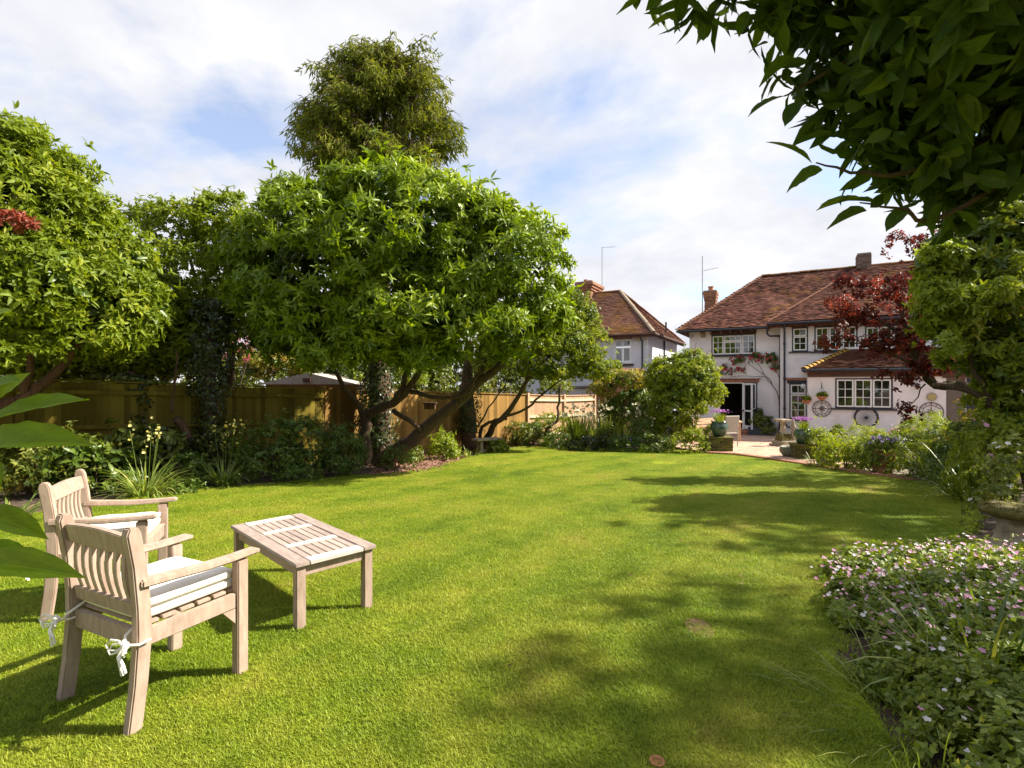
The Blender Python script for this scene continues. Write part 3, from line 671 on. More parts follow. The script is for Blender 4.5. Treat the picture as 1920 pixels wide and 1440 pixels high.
def tile_field(mb, p0, e, g, poly, tw=0.17, gauge=0.105, seed=0, wob=0.006):
    """courses of overlapping plain tiles on a plane; poly in (along, up-slope) metres"""
    rnd_ = random.Random(seed); nrm_ = e.cross(g).normalized()
    if nrm_.z < 0: nrm_ = -nrm_
    P_ = np.array(poly); amin, amax = P_[:, 0].min(), P_[:, 0].max(); bmin, bmax = P_[:, 1].min(), P_[:, 1].max()
    pts = []
    j = 0; b = bmin+gauge/2
    while b < bmax:
        a = amin + (j % 2)*tw/2
        while a < amax: pts.append((a, b)); a += tw
        b += gauge; j += 1
    ok = inside(np.array(pts), P_)
    th = 0.016; ln = gauge*1.5
    for (a, b), k in zip(pts, ok):
        if not k: continue
        mb.cur = min(1, max(0, rnd_.gauss(0.5, 0.27)))
        sag = 0.02*math.sin(a*0.9+seed)+0.015*math.sin(b*1.3+a*0.4)
        c = p0 + e*a + g*b + nrm_*(sag+rnd_.uniform(-wob, wob))
        h0 = 0.042+rnd_.uniform(0, 0.012); h1 = 0.012; x = e*(tw*0.485); s = g*(gauge/2)
        q = [c-x-s*1.15+nrm_*h0, c+x-s*1.15+nrm_*h0, c+x+s*1.4+nrm_*h1, c-x+s*1.4+nrm_*h1]
        q2 = [p-nrm_*th for p in q[:2]]
        n0 = len(mb.v); mb.v += [tuple(p) for p in q+q2]; mb.rnd += [mb.cur]*6
        mb.f += [(n0, n0+1, n0+2, n0+3), (n0+4, n0+5, n0+1, n0), (n0+4, n0, n0+3), (n0+1, n0+5, n0+2)]
def roof_plane(root, org, corners, mat, seed, name='roof', tw=0.17, gauge=0.105):
    """corners: (u, v, z) with the first two along the eave"""
    c = [HW(*q, org) for q in corners]
    e = (c[1]-c[0]); e.z = 0; e.normalize()
    n_ = (c[1]-c[0]).cross(c[-1]-c[0]).normalized(); g = n_.cross((c[1]-c[0]).normalized()).normalized()
    if g.z < 0: g = -g
    e = (c[1]-c[0]).normalized()
    poly = [((p-c[0]).dot(e), (p-c[0]).dot(g)) for p in c]
    mb = MB(); up = n_ if n_.z > 0 else -n_
    lo = [p-up*0.09 for p in c]; k = len(c)
    mb.add(c+lo, [tuple(range(k)), tuple(range(2*k-1, k-1, -1))] + [(i, (i+1) % k, k+(i+1) % k, k+i) for i in range(k)])
    r_ = mb.build(name, M['tile'] if mat is None else mat, root, world=True)
    mt = MB(); tile_field(mt, c[0], e, g, poly, tw, gauge, seed)
    setp(mt.build('roof_tiles', mat, r_, world=True), kind='stuff')
    return r_
me_ridge = {}
def ridge_tiles(root, a, b, mat, r=0.12, L_=0.42, name='ridge_tile', key='r', lf=0.985, lift=0.0):
    k_ = (key, mat.name)
    if k_ not in me_ridge:
        mb = MB(); n = 6; vs = []; fs = []
        for x in (0, 1):
            for i in range(n+1):
                t_ = math.pi*i/n; vs.append((x, math.cos(t_)*(1.0), math.sin(t_)*0.75))
            for i in range(n+1):
                t_ = math.pi*i/n; vs.append((x, math.cos(t_)*0.85, math.sin(t_)*0.62-0.02))
        m_ = n+1
        for i in range(n): fs += [(i, i+1, 2*m_+i+1, 2*m_+i), (m_+i+1, m_+i, 3*m_+i, 3*m_+i+1), (i+1, i, m_+i, m_+i+1), (2*m_+i, 2*m_+i+1, 3*m_+i+1, 3*m_+i)]
        mb.add(vs, fs); me_ridge[k_] = mb.mesh(name); me_ridge[k_].materials.append(mat)
    d = b-a; n = max(1, round(d.length/L_)); d.normalize(); y = Vector((0, 0, 1)).cross(d).normalized(); z = d.cross(y)
    st = (b-a).length/n; rn = random.Random(int(a.x*100))
    for i in range(n):
        p = a + d*st*i + z*rn.uniform(-.008, .012)
        mt = Matrix(((d+z*lift)*st*lf, y*r, z*r)).transposed().to_4x4(); mt.translation = p
        o = bpy.data.objects.new(name, me_ridge[k_]); C.objects.link(o); o.parent = root; o.matrix_basis = Matrix.Translation(-root.location) @ mt
def brickwork(mb, org, u0, u1, v0, v1, z0, z1, seed=0, course=0.075, bl=0.225):
    rn = random.Random(seed); n = max(1, round((z1-z0)/course)); h = (z1-z0)/n
    for j in range(n):
        z = z0+h*j
        for side in range(4):
            A, B = ((u0, u1), (u0, u1), (v0, v1), (v0, v1))[side]; k = max(1, round((B-A)/bl + (0.5 if j % 2 else 0))); w = (B-A)/k
            for i in range(k):
                a, b = A+w*i+0.004, A+w*(i+1)-0.004; mb.cur = rn.random(); pr = rn.uniform(0, 0.006)
                if side == 0: hbox(mb, a, b, v0-pr, v0+0.05, z+0.004, z+h-0.004, org)
                if side == 1: hbox(mb, a, b, v1-0.05, v1+pr, z+0.004, z+h-0.004, org)
                if side == 2: hbox(mb, u0-pr-0.001, u0+0.05, a, b, z+0.004, z+h-0.004, org)
                if side == 3: hbox(mb, u1-0.05, u1+pr+0.001, a, b, z+0.004, z+h-0.004, org)
    return mb
def chimney(root, org, u0, u1, v0, v1, z0, z1, mat, pots, seed, corbel=0.05, name='chimney'):
    mb = MB(); hbox(mb, u0+0.01, u1-0.01, v0+0.01, v1-0.01, z0, z1-0.02, org); ch = mb.build(name, M['mortar'], root, world=True)
    mb = MB(); brickwork(mb, org, u0, u1, v0, v1, z0, z1-0.45, seed)
    for k in range(3): brickwork(mb, org, u0-corbel*(k+1)/2, u1+corbel*(k+1)/2, v0-corbel*(k+1)/2, v1+corbel*(k+1)/2, z1-0.45+0.15*k, z1-0.45+0.15*(k+1), seed+k)
    setp(mb.build('brickwork', mat, ch, world=True), kind='stuff')
    mb = MB(); c = corbel*1.5; hbox(mb, u0-c+.02, u1+c-.02, v0-c+.02, v1+c-.02, z1-0.02, z1+0.06, org); mb.build('flaunching', M['mortar'], ch, world=True)
    for (fu, fv, h, r) in pots:
        mb = MB(); p = HW(u0+(u1-u0)*fu, v0+(v1-v0)*fv, z1+0.05, org)
        mb.lathe([(r*1.1, 0), (r, 0.04), (r*0.92, h*0.8), (r*1.12, h*0.86), (r*1.12, h), (r*0.8, h), (r*0.75, h*0.5)], p, 14); mb.build('chimney_pot', M['terracotta'], ch, world=True, smooth=False)
    return ch

# ---------------------------------------------------------------- the white house
house = thing('white_house', 'white rendered house with a red clay tile roof and black framed windows behind the patio', 'house', HW(0, 0, -0.8))
gz = -1.0
EAV = 4.04; 
win_up = wbox(1334, 627, 1417, 666, 0.4); door = wbox(1348, 717, 1394, 803, 0.4); sidew = wbox(1394, 717, 1420, 769, 0.4); doorall = (door[0], door[1], door[2], door[3])
sidew = (door[1], sidew[1], sidew[2], door[3])
uL = -3.86
mb = MB(); wall_mb(mb, O, uL, 0.0, gz, 4.15, 0.4, [win_up, doorall, sidew])
hbox(mb, uL, uL+0.25, 0.65, 8.4, gz, 4.15); hbox(mb, uL, 9.5, 8.15, 8.4, gz, 4.15)
mb.build('wall', M['render'], house, world=True)
w_sm = wbox(1485, 614, 1515, 659, 0); w_wd = wbox(1527, 611, 1608, 658, 0); w_rt = wbox(1622, 610, 1702, 658, 0); w_lo = wbox(1480, 719, 1513, 786, 0)
mb = MB(); wall_mb(mb, O, 0.0, 9.5, gz, 4.25, 0.0, [w_sm, w_wd, w_rt, w_lo]); mb.build('wall', M['render'], house, world=True)
EX0 = HU(1515, 760, -2.5)[0]
w_ex = wbox(1566, 709, 1674, 766, -2.5); d_ex = wbox(1774, 708, 1812, 822, -2.5)
mb = MB(); wall_mb(mb, O, EX0, 9.5, gz, 2.03, -2.5, [w_ex, d_ex]); hbox(mb, EX0, EX0+0.25, -2.25, -0.002, gz, 2.03); mb.build('wall', M['render'], house, world=True)
C3 = [(0.0, 0.245, 0, 1, 2, 3), (0.255, 0.745, 0, 0.70, 3, 2), (0.255, 0.745, 0.71, 1, 3, 1), (0.755, 1.0, 0, 1, 2, 3)]
window(house, O, win_up, 0.4, [(0.0, 0.27, 0, 1, 2, 3), (0.28, 0.70, 0, 0.68, 3, 2), (0.28, 0.70, 0.69, 1, 3, 1), (0.71, 1.0, 0, 1, 2, 3)])
window(house, O, w_sm, 0.0, [(0, 1, 0, 0.64, 2, 2), (0, 1, 0.65, 1, 2, 1)])
window(house, O, w_wd, 0.0, [(0, 0.33, 0, 1, 2, 3), (0.34, 0.66, 0, 1, 2, 3), (0.67, 1, 0, 1, 2, 3)])
window(house, O, w_rt, 0.0, [(0, 0.33, 0, 1, 2, 3), (0.34, 0.66, 0, 1, 2, 3), (0.67, 1, 0, 1, 2, 3)])
wl = window(house, O, w_lo, 0.0, [(0, 1, 0, 0.70, 2, 3), (0, 1, 0.72, 1, 2, 1)])
mb = MB(); hbox(mb, w_lo[0]+0.05, w_lo[0]+0.30, 0.06, 0.09, w_lo[2]+0.05, w_lo[3]-0.4); mb.build('net_curtain', M['curtain'], wl, world=True)
window(house, O, w_ex, -2.5, [(0, 0.325, 0, 1, 2, 3), (0.335, 0.66, 0, 1, 2, 3), (0.67, 1, 0, 1, 2, 3)])
# side light by the french door, and the open door
window(house, O, sidew, 0.4, [(0.42, 1, 0, 1, 1, 1)])
mb = MB(); fr = 0.05
hbox(mb, door[0], door[0]+fr, 0.40, 0.5, door[2], door[3]); hbox(mb, door[1]-fr, door[1], 0.40, 0.5, door[2], door[3]); hbox(mb, door[0]+fr, door[1]-fr, 0.40, 0.5, door[3]-fr, door[3])
mb.build('door_frame', M['white'], house, world=True)
# open leaf swings outwards about its right jamb
h0 = HW(door[1]+0.02, 0.38, 0); dirl = (U*0.40 - V*0.62).normalized(); mb = MB(); Lw = 0.72; zb, zt = door[2]+0.02, door[3]-0.03
def lbox(a, b, c, d, th=0.045):
    p = h0 + dirl*(a+b)/2; p.z = (c+d)/2; side = Vector((-dirl.y, dirl.x, 0)); mb.box(p, (b-a, th, d-c), Matrix((dirl, side, Vector((0, 0, 1)))).transposed())
lbox(0, 0.09, zb, zt); lbox(Lw-0.09, Lw, zb, zt); lbox(0.09, Lw-0.09, zt-0.09, zt); lbox(0.09, Lw-0.09, zb, zb+0.16); lbox(0.09, Lw-0.09, zb+0.78, zb+0.85)
dl = mb.build('french_door', M['white'], house, world=True)
mb = MB(); lbox(0.09, Lw-0.09, zb+0.16, zb+0.78, 0.01); mb.build('pane', M['glass'], dl, world=True)
mb = MB(); lbox(0.09, Lw-0.09, zb+0.85, zt-0.09, 0.01); mb.build('pane', M['glass'], dl, world=True)
mb = MB(); p = h0+dirl*(Lw-0.05); p.z = zb+0.95; mb.tube([p+Vector((0, -.04, 0)), p+Vector((0, -.08, 0)), p+Vector((-.08, -.09, 0))], 0.01, 6); mb.build('handle', M['brass'], dl, world=True)
# dim room behind the open door
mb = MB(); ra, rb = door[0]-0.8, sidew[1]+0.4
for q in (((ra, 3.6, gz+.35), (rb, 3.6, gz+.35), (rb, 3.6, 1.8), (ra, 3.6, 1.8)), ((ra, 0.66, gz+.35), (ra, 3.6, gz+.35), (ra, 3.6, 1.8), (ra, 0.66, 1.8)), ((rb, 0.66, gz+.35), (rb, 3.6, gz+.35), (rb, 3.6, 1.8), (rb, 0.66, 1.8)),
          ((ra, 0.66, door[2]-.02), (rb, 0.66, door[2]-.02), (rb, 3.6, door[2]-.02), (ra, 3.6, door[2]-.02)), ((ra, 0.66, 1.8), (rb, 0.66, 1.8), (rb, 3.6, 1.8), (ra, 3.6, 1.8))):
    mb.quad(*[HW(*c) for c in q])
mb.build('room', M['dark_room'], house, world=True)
mb = MB(); hbox(mb, door[0]-0.1, sidew[1], -0.02, 0.39, -0.95, door[2]-0.02); brickwork(mb, O, door[0]-0.1, sidew[1]+0.02, -0.02, 0.38, -0.95, door[2]-0.03, 3); mb.build('door_step', M['brick'], house, world=True)
# timber lintels, exposed rafters, fascias
mb = MB()
hbox(mb, win_up[0]-0.03, win_up[1]+0.03, 0.36, 0.44, win_up[3]+0.003, win_up[3]+0.17)
mb.build('lintel', M['beam'], house, world=True)
for bx, v in ((w_sm, 0), (w_wd, 0), (w_rt, 0)):
    mb = MB(); hbox(mb, bx[0]-0.03, bx[1]+0.03, v-0.04, v+0.04, bx[3]+0.003, bx[3]+0.14); mb.build('lintel', M['beam'], house, world=True)
mb = MB(); hbox(mb, door[0]-0.12, sidew[1]+0.08, 0.36, 0.44, door[3]+0.003, door[3]+0.14); hbox(mb, door[0]-0.18, sidew[1]+0.14, 0.31, 0.43, door[3]+0.143, door[3]+0.18); mb.build('lintel', M['brick'], house, world=True)
mb = MB(); hbox(mb, w_lo[0]-0.08, EX0, -0.04, 0.03, w_lo[3]+0.003, w_lo[3]+0.13); mb.build('lintel', M['black'], house, world=True)
mb = MB(); hbox(mb, w_lo[0]-0.14, EX0, -0.10, 0.02, w_lo[3]+0.133, w_lo[3]+0.24); mb.build('brick_lintel', M['brick'], house, world=True)
u = win_up[0]+0.05
while u < win_up[1]+0.1:
    mb = MB(); hbox(mb, u-0.04, u+0.04, -0.12, 0.40, 3.86, 3.98); mb.build('rafter_end', M['beam'], house, world=True); u += 0.42
mb = MB(); hbox(mb, uL-0.42, -0.45, -0.14, -0.11, 3.93, 4.05); hbox(mb, uL-0.42, -0.45, -0.10, 0.39, 4.055, 4.075); hbox(mb, uL-0.45, uL-0.42, -0.14, 8.8, 3.93, 4.05); mb.build('fascia', M['beam'], house, world=True)
mb = MB(); hbox(mb, -0.47, 9.6, -0.56, -0.53, 4.0, 4.12); hbox(mb, -0.47, 9.6, -0.52, -0.01, 4.13, 4.15); hbox(mb, -0.47, -0.44, -0.52, 0.39, 3.9, 4.12); mb.build('fascia', M['beam'], house, world=True)
u = 0.1
while u < 5:
    mb = MB(); hbox(mb, u-0.04, u+0.04, -0.5, -0.002, 3.94, 4.06); mb.build('rafter_end', M['beam'], house, world=True); u += 0.45
# roofs
RZ = 7.08
roof_plane(house, O, [(uL-0.5, -0.12, EAV), (3.2, -0.12, EAV), (3.2, 4.4, RZ), (-0.95, 4.4, RZ)], M['tile'], 1)
roof_plane(house, O, [(uL-0.5, 8.9, EAV), (uL-0.5, -0.12, EAV), (-0.95, 4.4, RZ)], M['tile'], 2)
roof_plane(house, O, [(9.9, 8.9, EAV), (uL-0.5, 8.9, EAV), (-0.95, 4.4, RZ), (9.9, 4.4, RZ)], M['tile'], 3)
roof_plane(house, O, [(-0.47, -0.55, 4.16), (9.9, -0.55, 4.16), (9.9, 4.4, RZ+0.03), (3.3, 4.4, RZ+0.03)], M['tile'], 4)
mb = MB(); mb.quad(HW(-0.47, -0.55, 4.15), HW(3.3, 4.4, RZ+0.02), HW(3.3, 4.4, RZ-0.2), HW(-0.47, -0.12, 4.0)); mb.build('valley', M['tile2'], house, world=True)
ridge_tiles(house, HW(-0.95, 4.4, RZ+0.02), HW(9.9, 4.4, RZ+0.06), M['tile2'])
ridge_tiles(house, HW(uL-0.5, -0.12, EAV+0.03), HW(-0.95, 4.4, RZ+0.03), M['tile'], r=0.10, L_=0.20, name='bonnet_tile', key='b', lf=0.85, lift=-0.3)
ridge_tiles(house, HW(-0.47, -0.55, 4.19), HW(3.3, 4.4, RZ+0.05), M['tile'], r=0.055, L_=0.22, name='bonnet_tile', key='b2')
# extension roof
ze, za = 2.06, 2.92; uh = HU(1590, 655, 0)[0]
roof_plane(house, O, [(EX0-0.15, -2.72, ze), (9.9, -2.72, ze), (9.9, -0.02, za), (uh, -0.02, za)], M['tile2'], 5)
roof_plane(house, O, [(EX0-0.15, -0.02, ze), (EX0-0.15, -2.72, ze), (uh, -0.02, za)], M['tile2'], 6)
ridge_tiles(house, HW(EX0-0.15, -2.72, ze+0.02), HW(uh, -0.02, za+0.02), M['lichen'], r=0.12, L_=0.27, name='bonnet_tile', key='b3', lf=0.72, lift=-0.35)
mb = MB(); hbox(mb, uh-0.1, 9.5, -0.14, -0.006, za+0.01, za+0.10); mb.build('lead_flashing', M['render'], house, world=True)
mb = MB(); hbox(mb, EX0-0.02, 9.5, -2.56, -2.505, w_ex[3]+0.05, 2.02); mb.build('timber_band', M['beam'], house, world=True)
# gutters and downpipes
mb = MB(); mb.tube([HW(EX0-0.22, -2.78, ze-0.03), HW(9.9, -2.78, ze-0.03)], 0.055, 8); mb.build('gutter', M['black'], house, world=True)
mb = MB(); mb.tube([HW(uL-0.5, -0.2, 3.98), HW(-0.48, -0.2, 3.98)], 0.05, 8); mb.build('gutter', M['black'], house, world=True)
mb = MB(); mb.tube([HW(-0.5, -0.62, 4.08), HW(9.9, -0.62, 4.08)], 0.05, 8); mb.build('gutter', M['black'], house, world=True)
uq = HU(1471, 700, -0.07)[0]
mb = MB(); mb.tube([HW(uq, -0.60, 4.03), HW(uq, -0.60, 3.95), HW(uq, -0.09, 3.72), HW(uq, -0.09, -0.15), HW(uq+0.10, -0.12, -0.32), HW(uq+0.30, -0.14, -0.38)], 0.04, 8)
for z in (3.2, 1.7, 0.4): mb.tube([HW(uq, -0.09, z), HW(uq, -0.09, z+0.09)], 0.055, 8)
mb.build('downpipe', M['black'], house, world=True)
mb = MB(); mb.tube([HW(-0.5, -0.2, 3.95), HW(-0.5, -0.2, 3.7), HW(-0.42, 0.0, 3.62), HW(0.02, 0.32, 3.62)], 0.04, 8); mb.build('downpipe', M['black'], house, world=True)
mb = MB(); mb.tube([HW(-0.03, 0.34, 3.62), HW(-0.03, 0.34, -0.75)], 0.018, 6); mb.build('cable', M['black'], house, world=True)
# dark recessed back door, black posts right of it
mb = MB(); hbox(mb, d_ex[0], d_ex[1], -2.32, -2.27, gz, d_ex[3]); mb.build('back_door', M['dark_room'] if False else surf('taupe_door', (0.15, 0.12, 0.10), (0.20, 0.16, 0.14), 4, 0.6, 0.1), house, world=True)
ud = HU(1838, 760, -2.52)[0]
mb = MB(); hbox(mb, d_ex[1]+0.003, ud, -2.56, -2.505, -0.9, 1.7); mb.build('black_post', M['black'], house, world=True)
mb = MB(); hbox(mb, d_ex[0]-0.1, ud, -2.58, -2.507, d_ex[3]-0.01, d_ex[3]+0.14); mb.build('lintel', M['beam'], house, world=True)
# chimneys and aerial
def chim_box(pa, pb, v0, v1, org=O): return HU(pa, 600, v0, org)[0], HU(pb, 600, v0, org)[0]
a = HU(1321, 560, 2.6)[0]; b = HU(1336, 560, 2.6)[0]
ztop = HU(1330, 548, 2.8)[1]
chimney(house, O, a, a+0.52, 2.6, 3.25, 4.3, ztop, M['brick2'], [(0.5, 0.5, 0.26, 0.13)], 21)
a = HU(1607, 500, 4.1)[0]; b = HU(1637, 500, 4.1)[0]
chimney(house, O, a, b-0.06, 4.1, 4.8, 6.4, HU(1620, 476, 4.1)[1], M['greybrick'], [], 22, corbel=0.0)
aer = thing('tv_aerial', 'thin grey television aerial on a mast beside the brick chimney of the white house', 'aerial', HW(HU(1317, 560, 2.55)[0], 2.55, 5.2))
p0 = aer.location.copy(); hgt = HU(1317, 480, 2.55)[1]; mb = MB(); mb.tube([p0, Vector((p0.x, p0.y, hgt))], 0.022, 6); mb.build('mast', M['metal'], aer, world=True)
za_ = HU(1317, 508, 2.55)[1]; mb = MB(); q = Vector((p0.x, p0.y, za_)); mb.tube([q, q+Vector((0.9, 0.2, 0.22))], 0.012, 5)
for k in range(9):
    c = q+Vector((0.9, 0.2, 0.22))*(0.1+k*0.1); mb.tube([c+Vector((-.03, .13, 0)), c-Vector((-.03, .13, 0))], 0.006, 4)
mb.build('antenna', M['metal'], aer, world=True)
# small fittings on the wall
ub, zb_ = HU(1318, 628, 0.3); mb = MB(); hbox(mb, ub-0.1, ub+0.1, 0.33, 0.395, zb_-0.12, zb_+0.12)
setp(mb.build('alarm_box', M['stone']), 'small pale box fixed under the eaves left of the upper casement window', 'alarm box')
ub, zb_ = HU(1299, 630, 0.3); t = thing('floodlight', 'small round floodlight under the left end of the white house eaves', 'lamp', HW(ub, 0.38, zb_))
mb = MB(); mb.tube([HW(ub, 0.39, zb_+.05), HW(ub, 0.2, zb_-.02)], 0.012, 6); mb.build('bracket', M['metal'], t, world=True)
mb = MB(); mb.tube([HW(ub-.02, 0.22, zb_), HW(ub-.04, 0.12, zb_-.05)], [0.05, 0.085], 12); mb.build('lamp_head', M['metal'], t, world=True)

# ---------------------------------------------------------------- neighbouring house
ON = Vector((6.85, 25.8, 0))
nb = thing('neighbour_house', 'smaller pale house next door with hipped brown roof seen past the trees', 'house', HW(0, 0, -0.9, ON))
w_n = wbox(1152, 636, 1184, 680, 0, ON)
mb = MB(); wall_mb(mb, ON, -8, 0, -1, 4.12, 0, [w_n]); mb.build('wall', M['render2'], nb, world=True)
mb = MB(); hbox(mb, -0.25, 0, 0.25, 7.2, -1, 4.12, ON); mb.build('wall', M['render2'], nb, world=True)
wn = window(nb, ON, w_n, 0.0, [(0, 0.49, 0, 0.66, 1, 1), (0.51, 1, 0, 0.66, 1, 1), (0, 0.49, 0.69, 1, 1, 1), (0.51, 1, 0.69, 1, 1, 1)], black=False)
mb = MB(); hbox(mb, w_n[0]-0.05, w_n[1]+0.05, -0.03, 0.02, w_n[3]+0.005, w_n[3]+0.13, ON); mb.build('lintel', M['brick'], nb, world=True)
mb = MB(); hbox(mb, w_n[0]-0.1, w_n[1]+0.1, -0.12, 0.0, w_n[2]-0.17, w_n[2]-0.065, ON); mb.build('window_ledge', M['beam'], nb, world=True)
zn = 4.05; zr = 6.95
roof_plane(nb, ON, [(-8.3, -0.4, zn), (0.4, -0.4, zn), (-2.5, 3.5, zr), (-8.3, 3.5, zr)], M['tile2'], 11)
roof_plane(nb, ON, [(0.4, -0.4, zn), (0.4, 7.4, zn), (-2.5, 3.5, zr)], M['tile2'], 12)
roof_plane(nb, ON, [(0.4, 7.4, zn), (-8.3, 7.4, zn), (-8.3, 3.5, zr), (-2.5, 3.5, zr)], M['tile2'], 13)
ridge_tiles(nb, HW(-8.3, 3.5, zr+.02, ON), HW(-2.5, 3.5, zr+.02, ON), M['brick'])
M['paleridge'] = surf('pale_hip_tile', (0.24, 0.18, 0.12), (0.34, 0.27, 0.2), 8, 0.9, 0.2)
ridge_tiles(nb, HW(0.4, -0.4, zn+.02, ON), HW(-2.5, 3.5, zr+.02, ON), M['paleridge'], r=0.11, name='hip_tile', key='h')
ridge_tiles(nb, HW(0.4, 7.4, zn+.02, ON), HW(-2.5, 3.5, zr+.02, ON), M['tile2'], r=0.10, name='hip_tile', key='h')
mb = MB(); mb.tube([HW(-8.3, -0.46, zn-.05, ON), HW(0.46, -0.46, zn-.05, ON), HW(0.46, 7.5, zn-.05, ON)], 0.055, 6); hbox(mb, -8.3, 0.38, -0.4, -0.37, zn-.2, zn-.03, ON); hbox(mb, 0.36, 0.39, -0.36, 7.4, zn-.2, zn-.03, ON); mb.build('gutter', M['beam'], nb, world=True)
un = HU(1204, 640, -0.08, ON)[0]
mb = MB(); mb.tube([HW(un-.1, -0.42, zn-.08, ON), HW(un, -0.08, zn-.35, ON), HW(un, -0.08, 0, ON)], 0.04, 6); mb.build('downpipe', M['black'], nb, world=True)
mb = MB(); mb.tube([HW(0.08, 3.3, zn-.1, ON), HW(0.08, 3.3, 0, ON)], 0.05, 6); mb.build('downpipe', M['black'], nb, world=True)
mb = MB(); q = HW(0.02, 4.0, 4.3, ON); mb.tube([q, q+Vector((0, 0, 0.75))], 0.05, 6); mb.build('vent_pipe', M['black'], nb, world=True)
us, zs_ = HU(1196, 635, -0.06, ON); mb = MB(); mb.tube([HW(us, -0.005, zs_, ON), HW(us, -0.07, zs_, ON)], 0.13, 16); setp(mb.build('alarm_bell', M['f_cream']), 'round pale alarm bell box on the wall of the smaller house next door', 'alarm box')
ca = HU(1087, 560, 3.0, ON)[0]; cb = HU(1107, 560, 3.0, ON)[0]
chimney(nb, ON, ca, ca+0.72, 2.9, 4.6, 5.6, HU(1100, 530, 2.9, ON)[1], M['brick2'], [(0.4, 0.2, 0.2, 0.12), (0.5, 0.5, 0.24, 0.12), (0.5, 0.8, 0.2, 0.12)], 31, corbel=0.14)
aer2 = thing('tv_aerial', 'tall thin television aerial on the ridge chimney of the smaller house next door', 'aerial', HW(HU(1129, 560, 4.7, ON)[0], 4.7, 6.2, ON))
p0 = aer2.location.copy(); hgt = HU(1129, 463, 4.7, ON)[1]; mb = MB(); mb.tube([p0, Vector((p0.x, p0.y, hgt))], 0.024, 6); mb.build('mast', M['metal'], aer2, world=True)
mb = MB(); q = Vector((p0.x, p0.y, hgt-.04)); mb.tube([q, q+Vector((0.85, 0.1, 0.08))], 0.012, 5)
for k in range(8):
    c = q+Vector((0.85, 0.1, 0.08))*(0.1+k*0.11); mb.tube([c+Vector((-.03, .13, .02)), c-Vector((-.03, .13, .02))], 0.006, 4)
mb.build('antenna', M['metal'], aer2, world=True)
# low rear parts of the neighbouring property seen over the fence
leanto = thing('lean_to', 'low lean-to with tiled roof and white gutter below the neighbouring window', 'outbuilding', (5.2, 23.6, -0.8))
mb = MB(); mb.box((5.15, 24.2, 0.5), (2.3, 1.6, 2.7)); mb.build('wall', M['brick'], leanto, world=True)
mb = MB(); mb.quad((3.9, 23.2, 1.93), (6.4, 23.2, 1.93), (6.4, 25.2, 2.3), (3.9, 25.2, 2.3)); mb.quad((3.9, 23.2, 1.86), (6.4, 23.2, 1.86), (6.4, 25.2, 2.22), (3.9, 25.2, 2.22)); mb.build('roof', M['tile2'], leanto, world=True)
mb = MB(); mb.tube([(3.9, 23.12, 1.88), (6.4, 23.12, 1.88)], 0.05, 6); mb.build('gutter', M['white'], leanto, world=True)
gar = thing('garage', 'pale garage wall with low grey roof just above the far end of the fence', 'outbuilding', (3.4, 25, -0.9))
mb = MB(); mb.box((3.3, 26.2, 0.2), (2.2, 3, 2.2)); mb.build('wall', M['render2'], gar, world=True)
mb = MB(); mb.box((3.3, 26.2, 1.36), (2.4, 3.2, 0.1)); mb.build('roof', M['leadgrey'], gar, world=True)
shed = thing('shed', 'garden shed with pale felt roof showing above the left part of the fence', 'shed', (-6.2, 15.5, -0.5))
mb = MB(); mb.box((-6.0, 16.2, 0.5), (2.6, 2.0, 2.0)); mb.build('wall', M['fence_brown'], shed, world=True)
mb = MB(); zz = 1.5
mb.add([(-7.5, 15.0, zz), (-4.5, 15.0, zz), (-4.5, 17.4, zz), (-7.5, 17.4, zz), (-6.0, 15.0, zz+0.34), (-6.0, 17.4, zz+0.34)], [(0, 1, 4), (2, 3, 5), (0, 4, 5, 3), (1, 2, 5, 4), (3, 2, 1, 0)])
mb.build('roof', surf('pale_felt', (0.38, 0.32, 0.27), (0.5, 0.43, 0.37), 6, 0.9, 0.2), shed, world=True)
mb = MB(); mb.box((-6.0, 14.97, zz+0.12), (0.22, 0.03, 0.12)); mb.build('vent', M['beam'], shed, world=True)

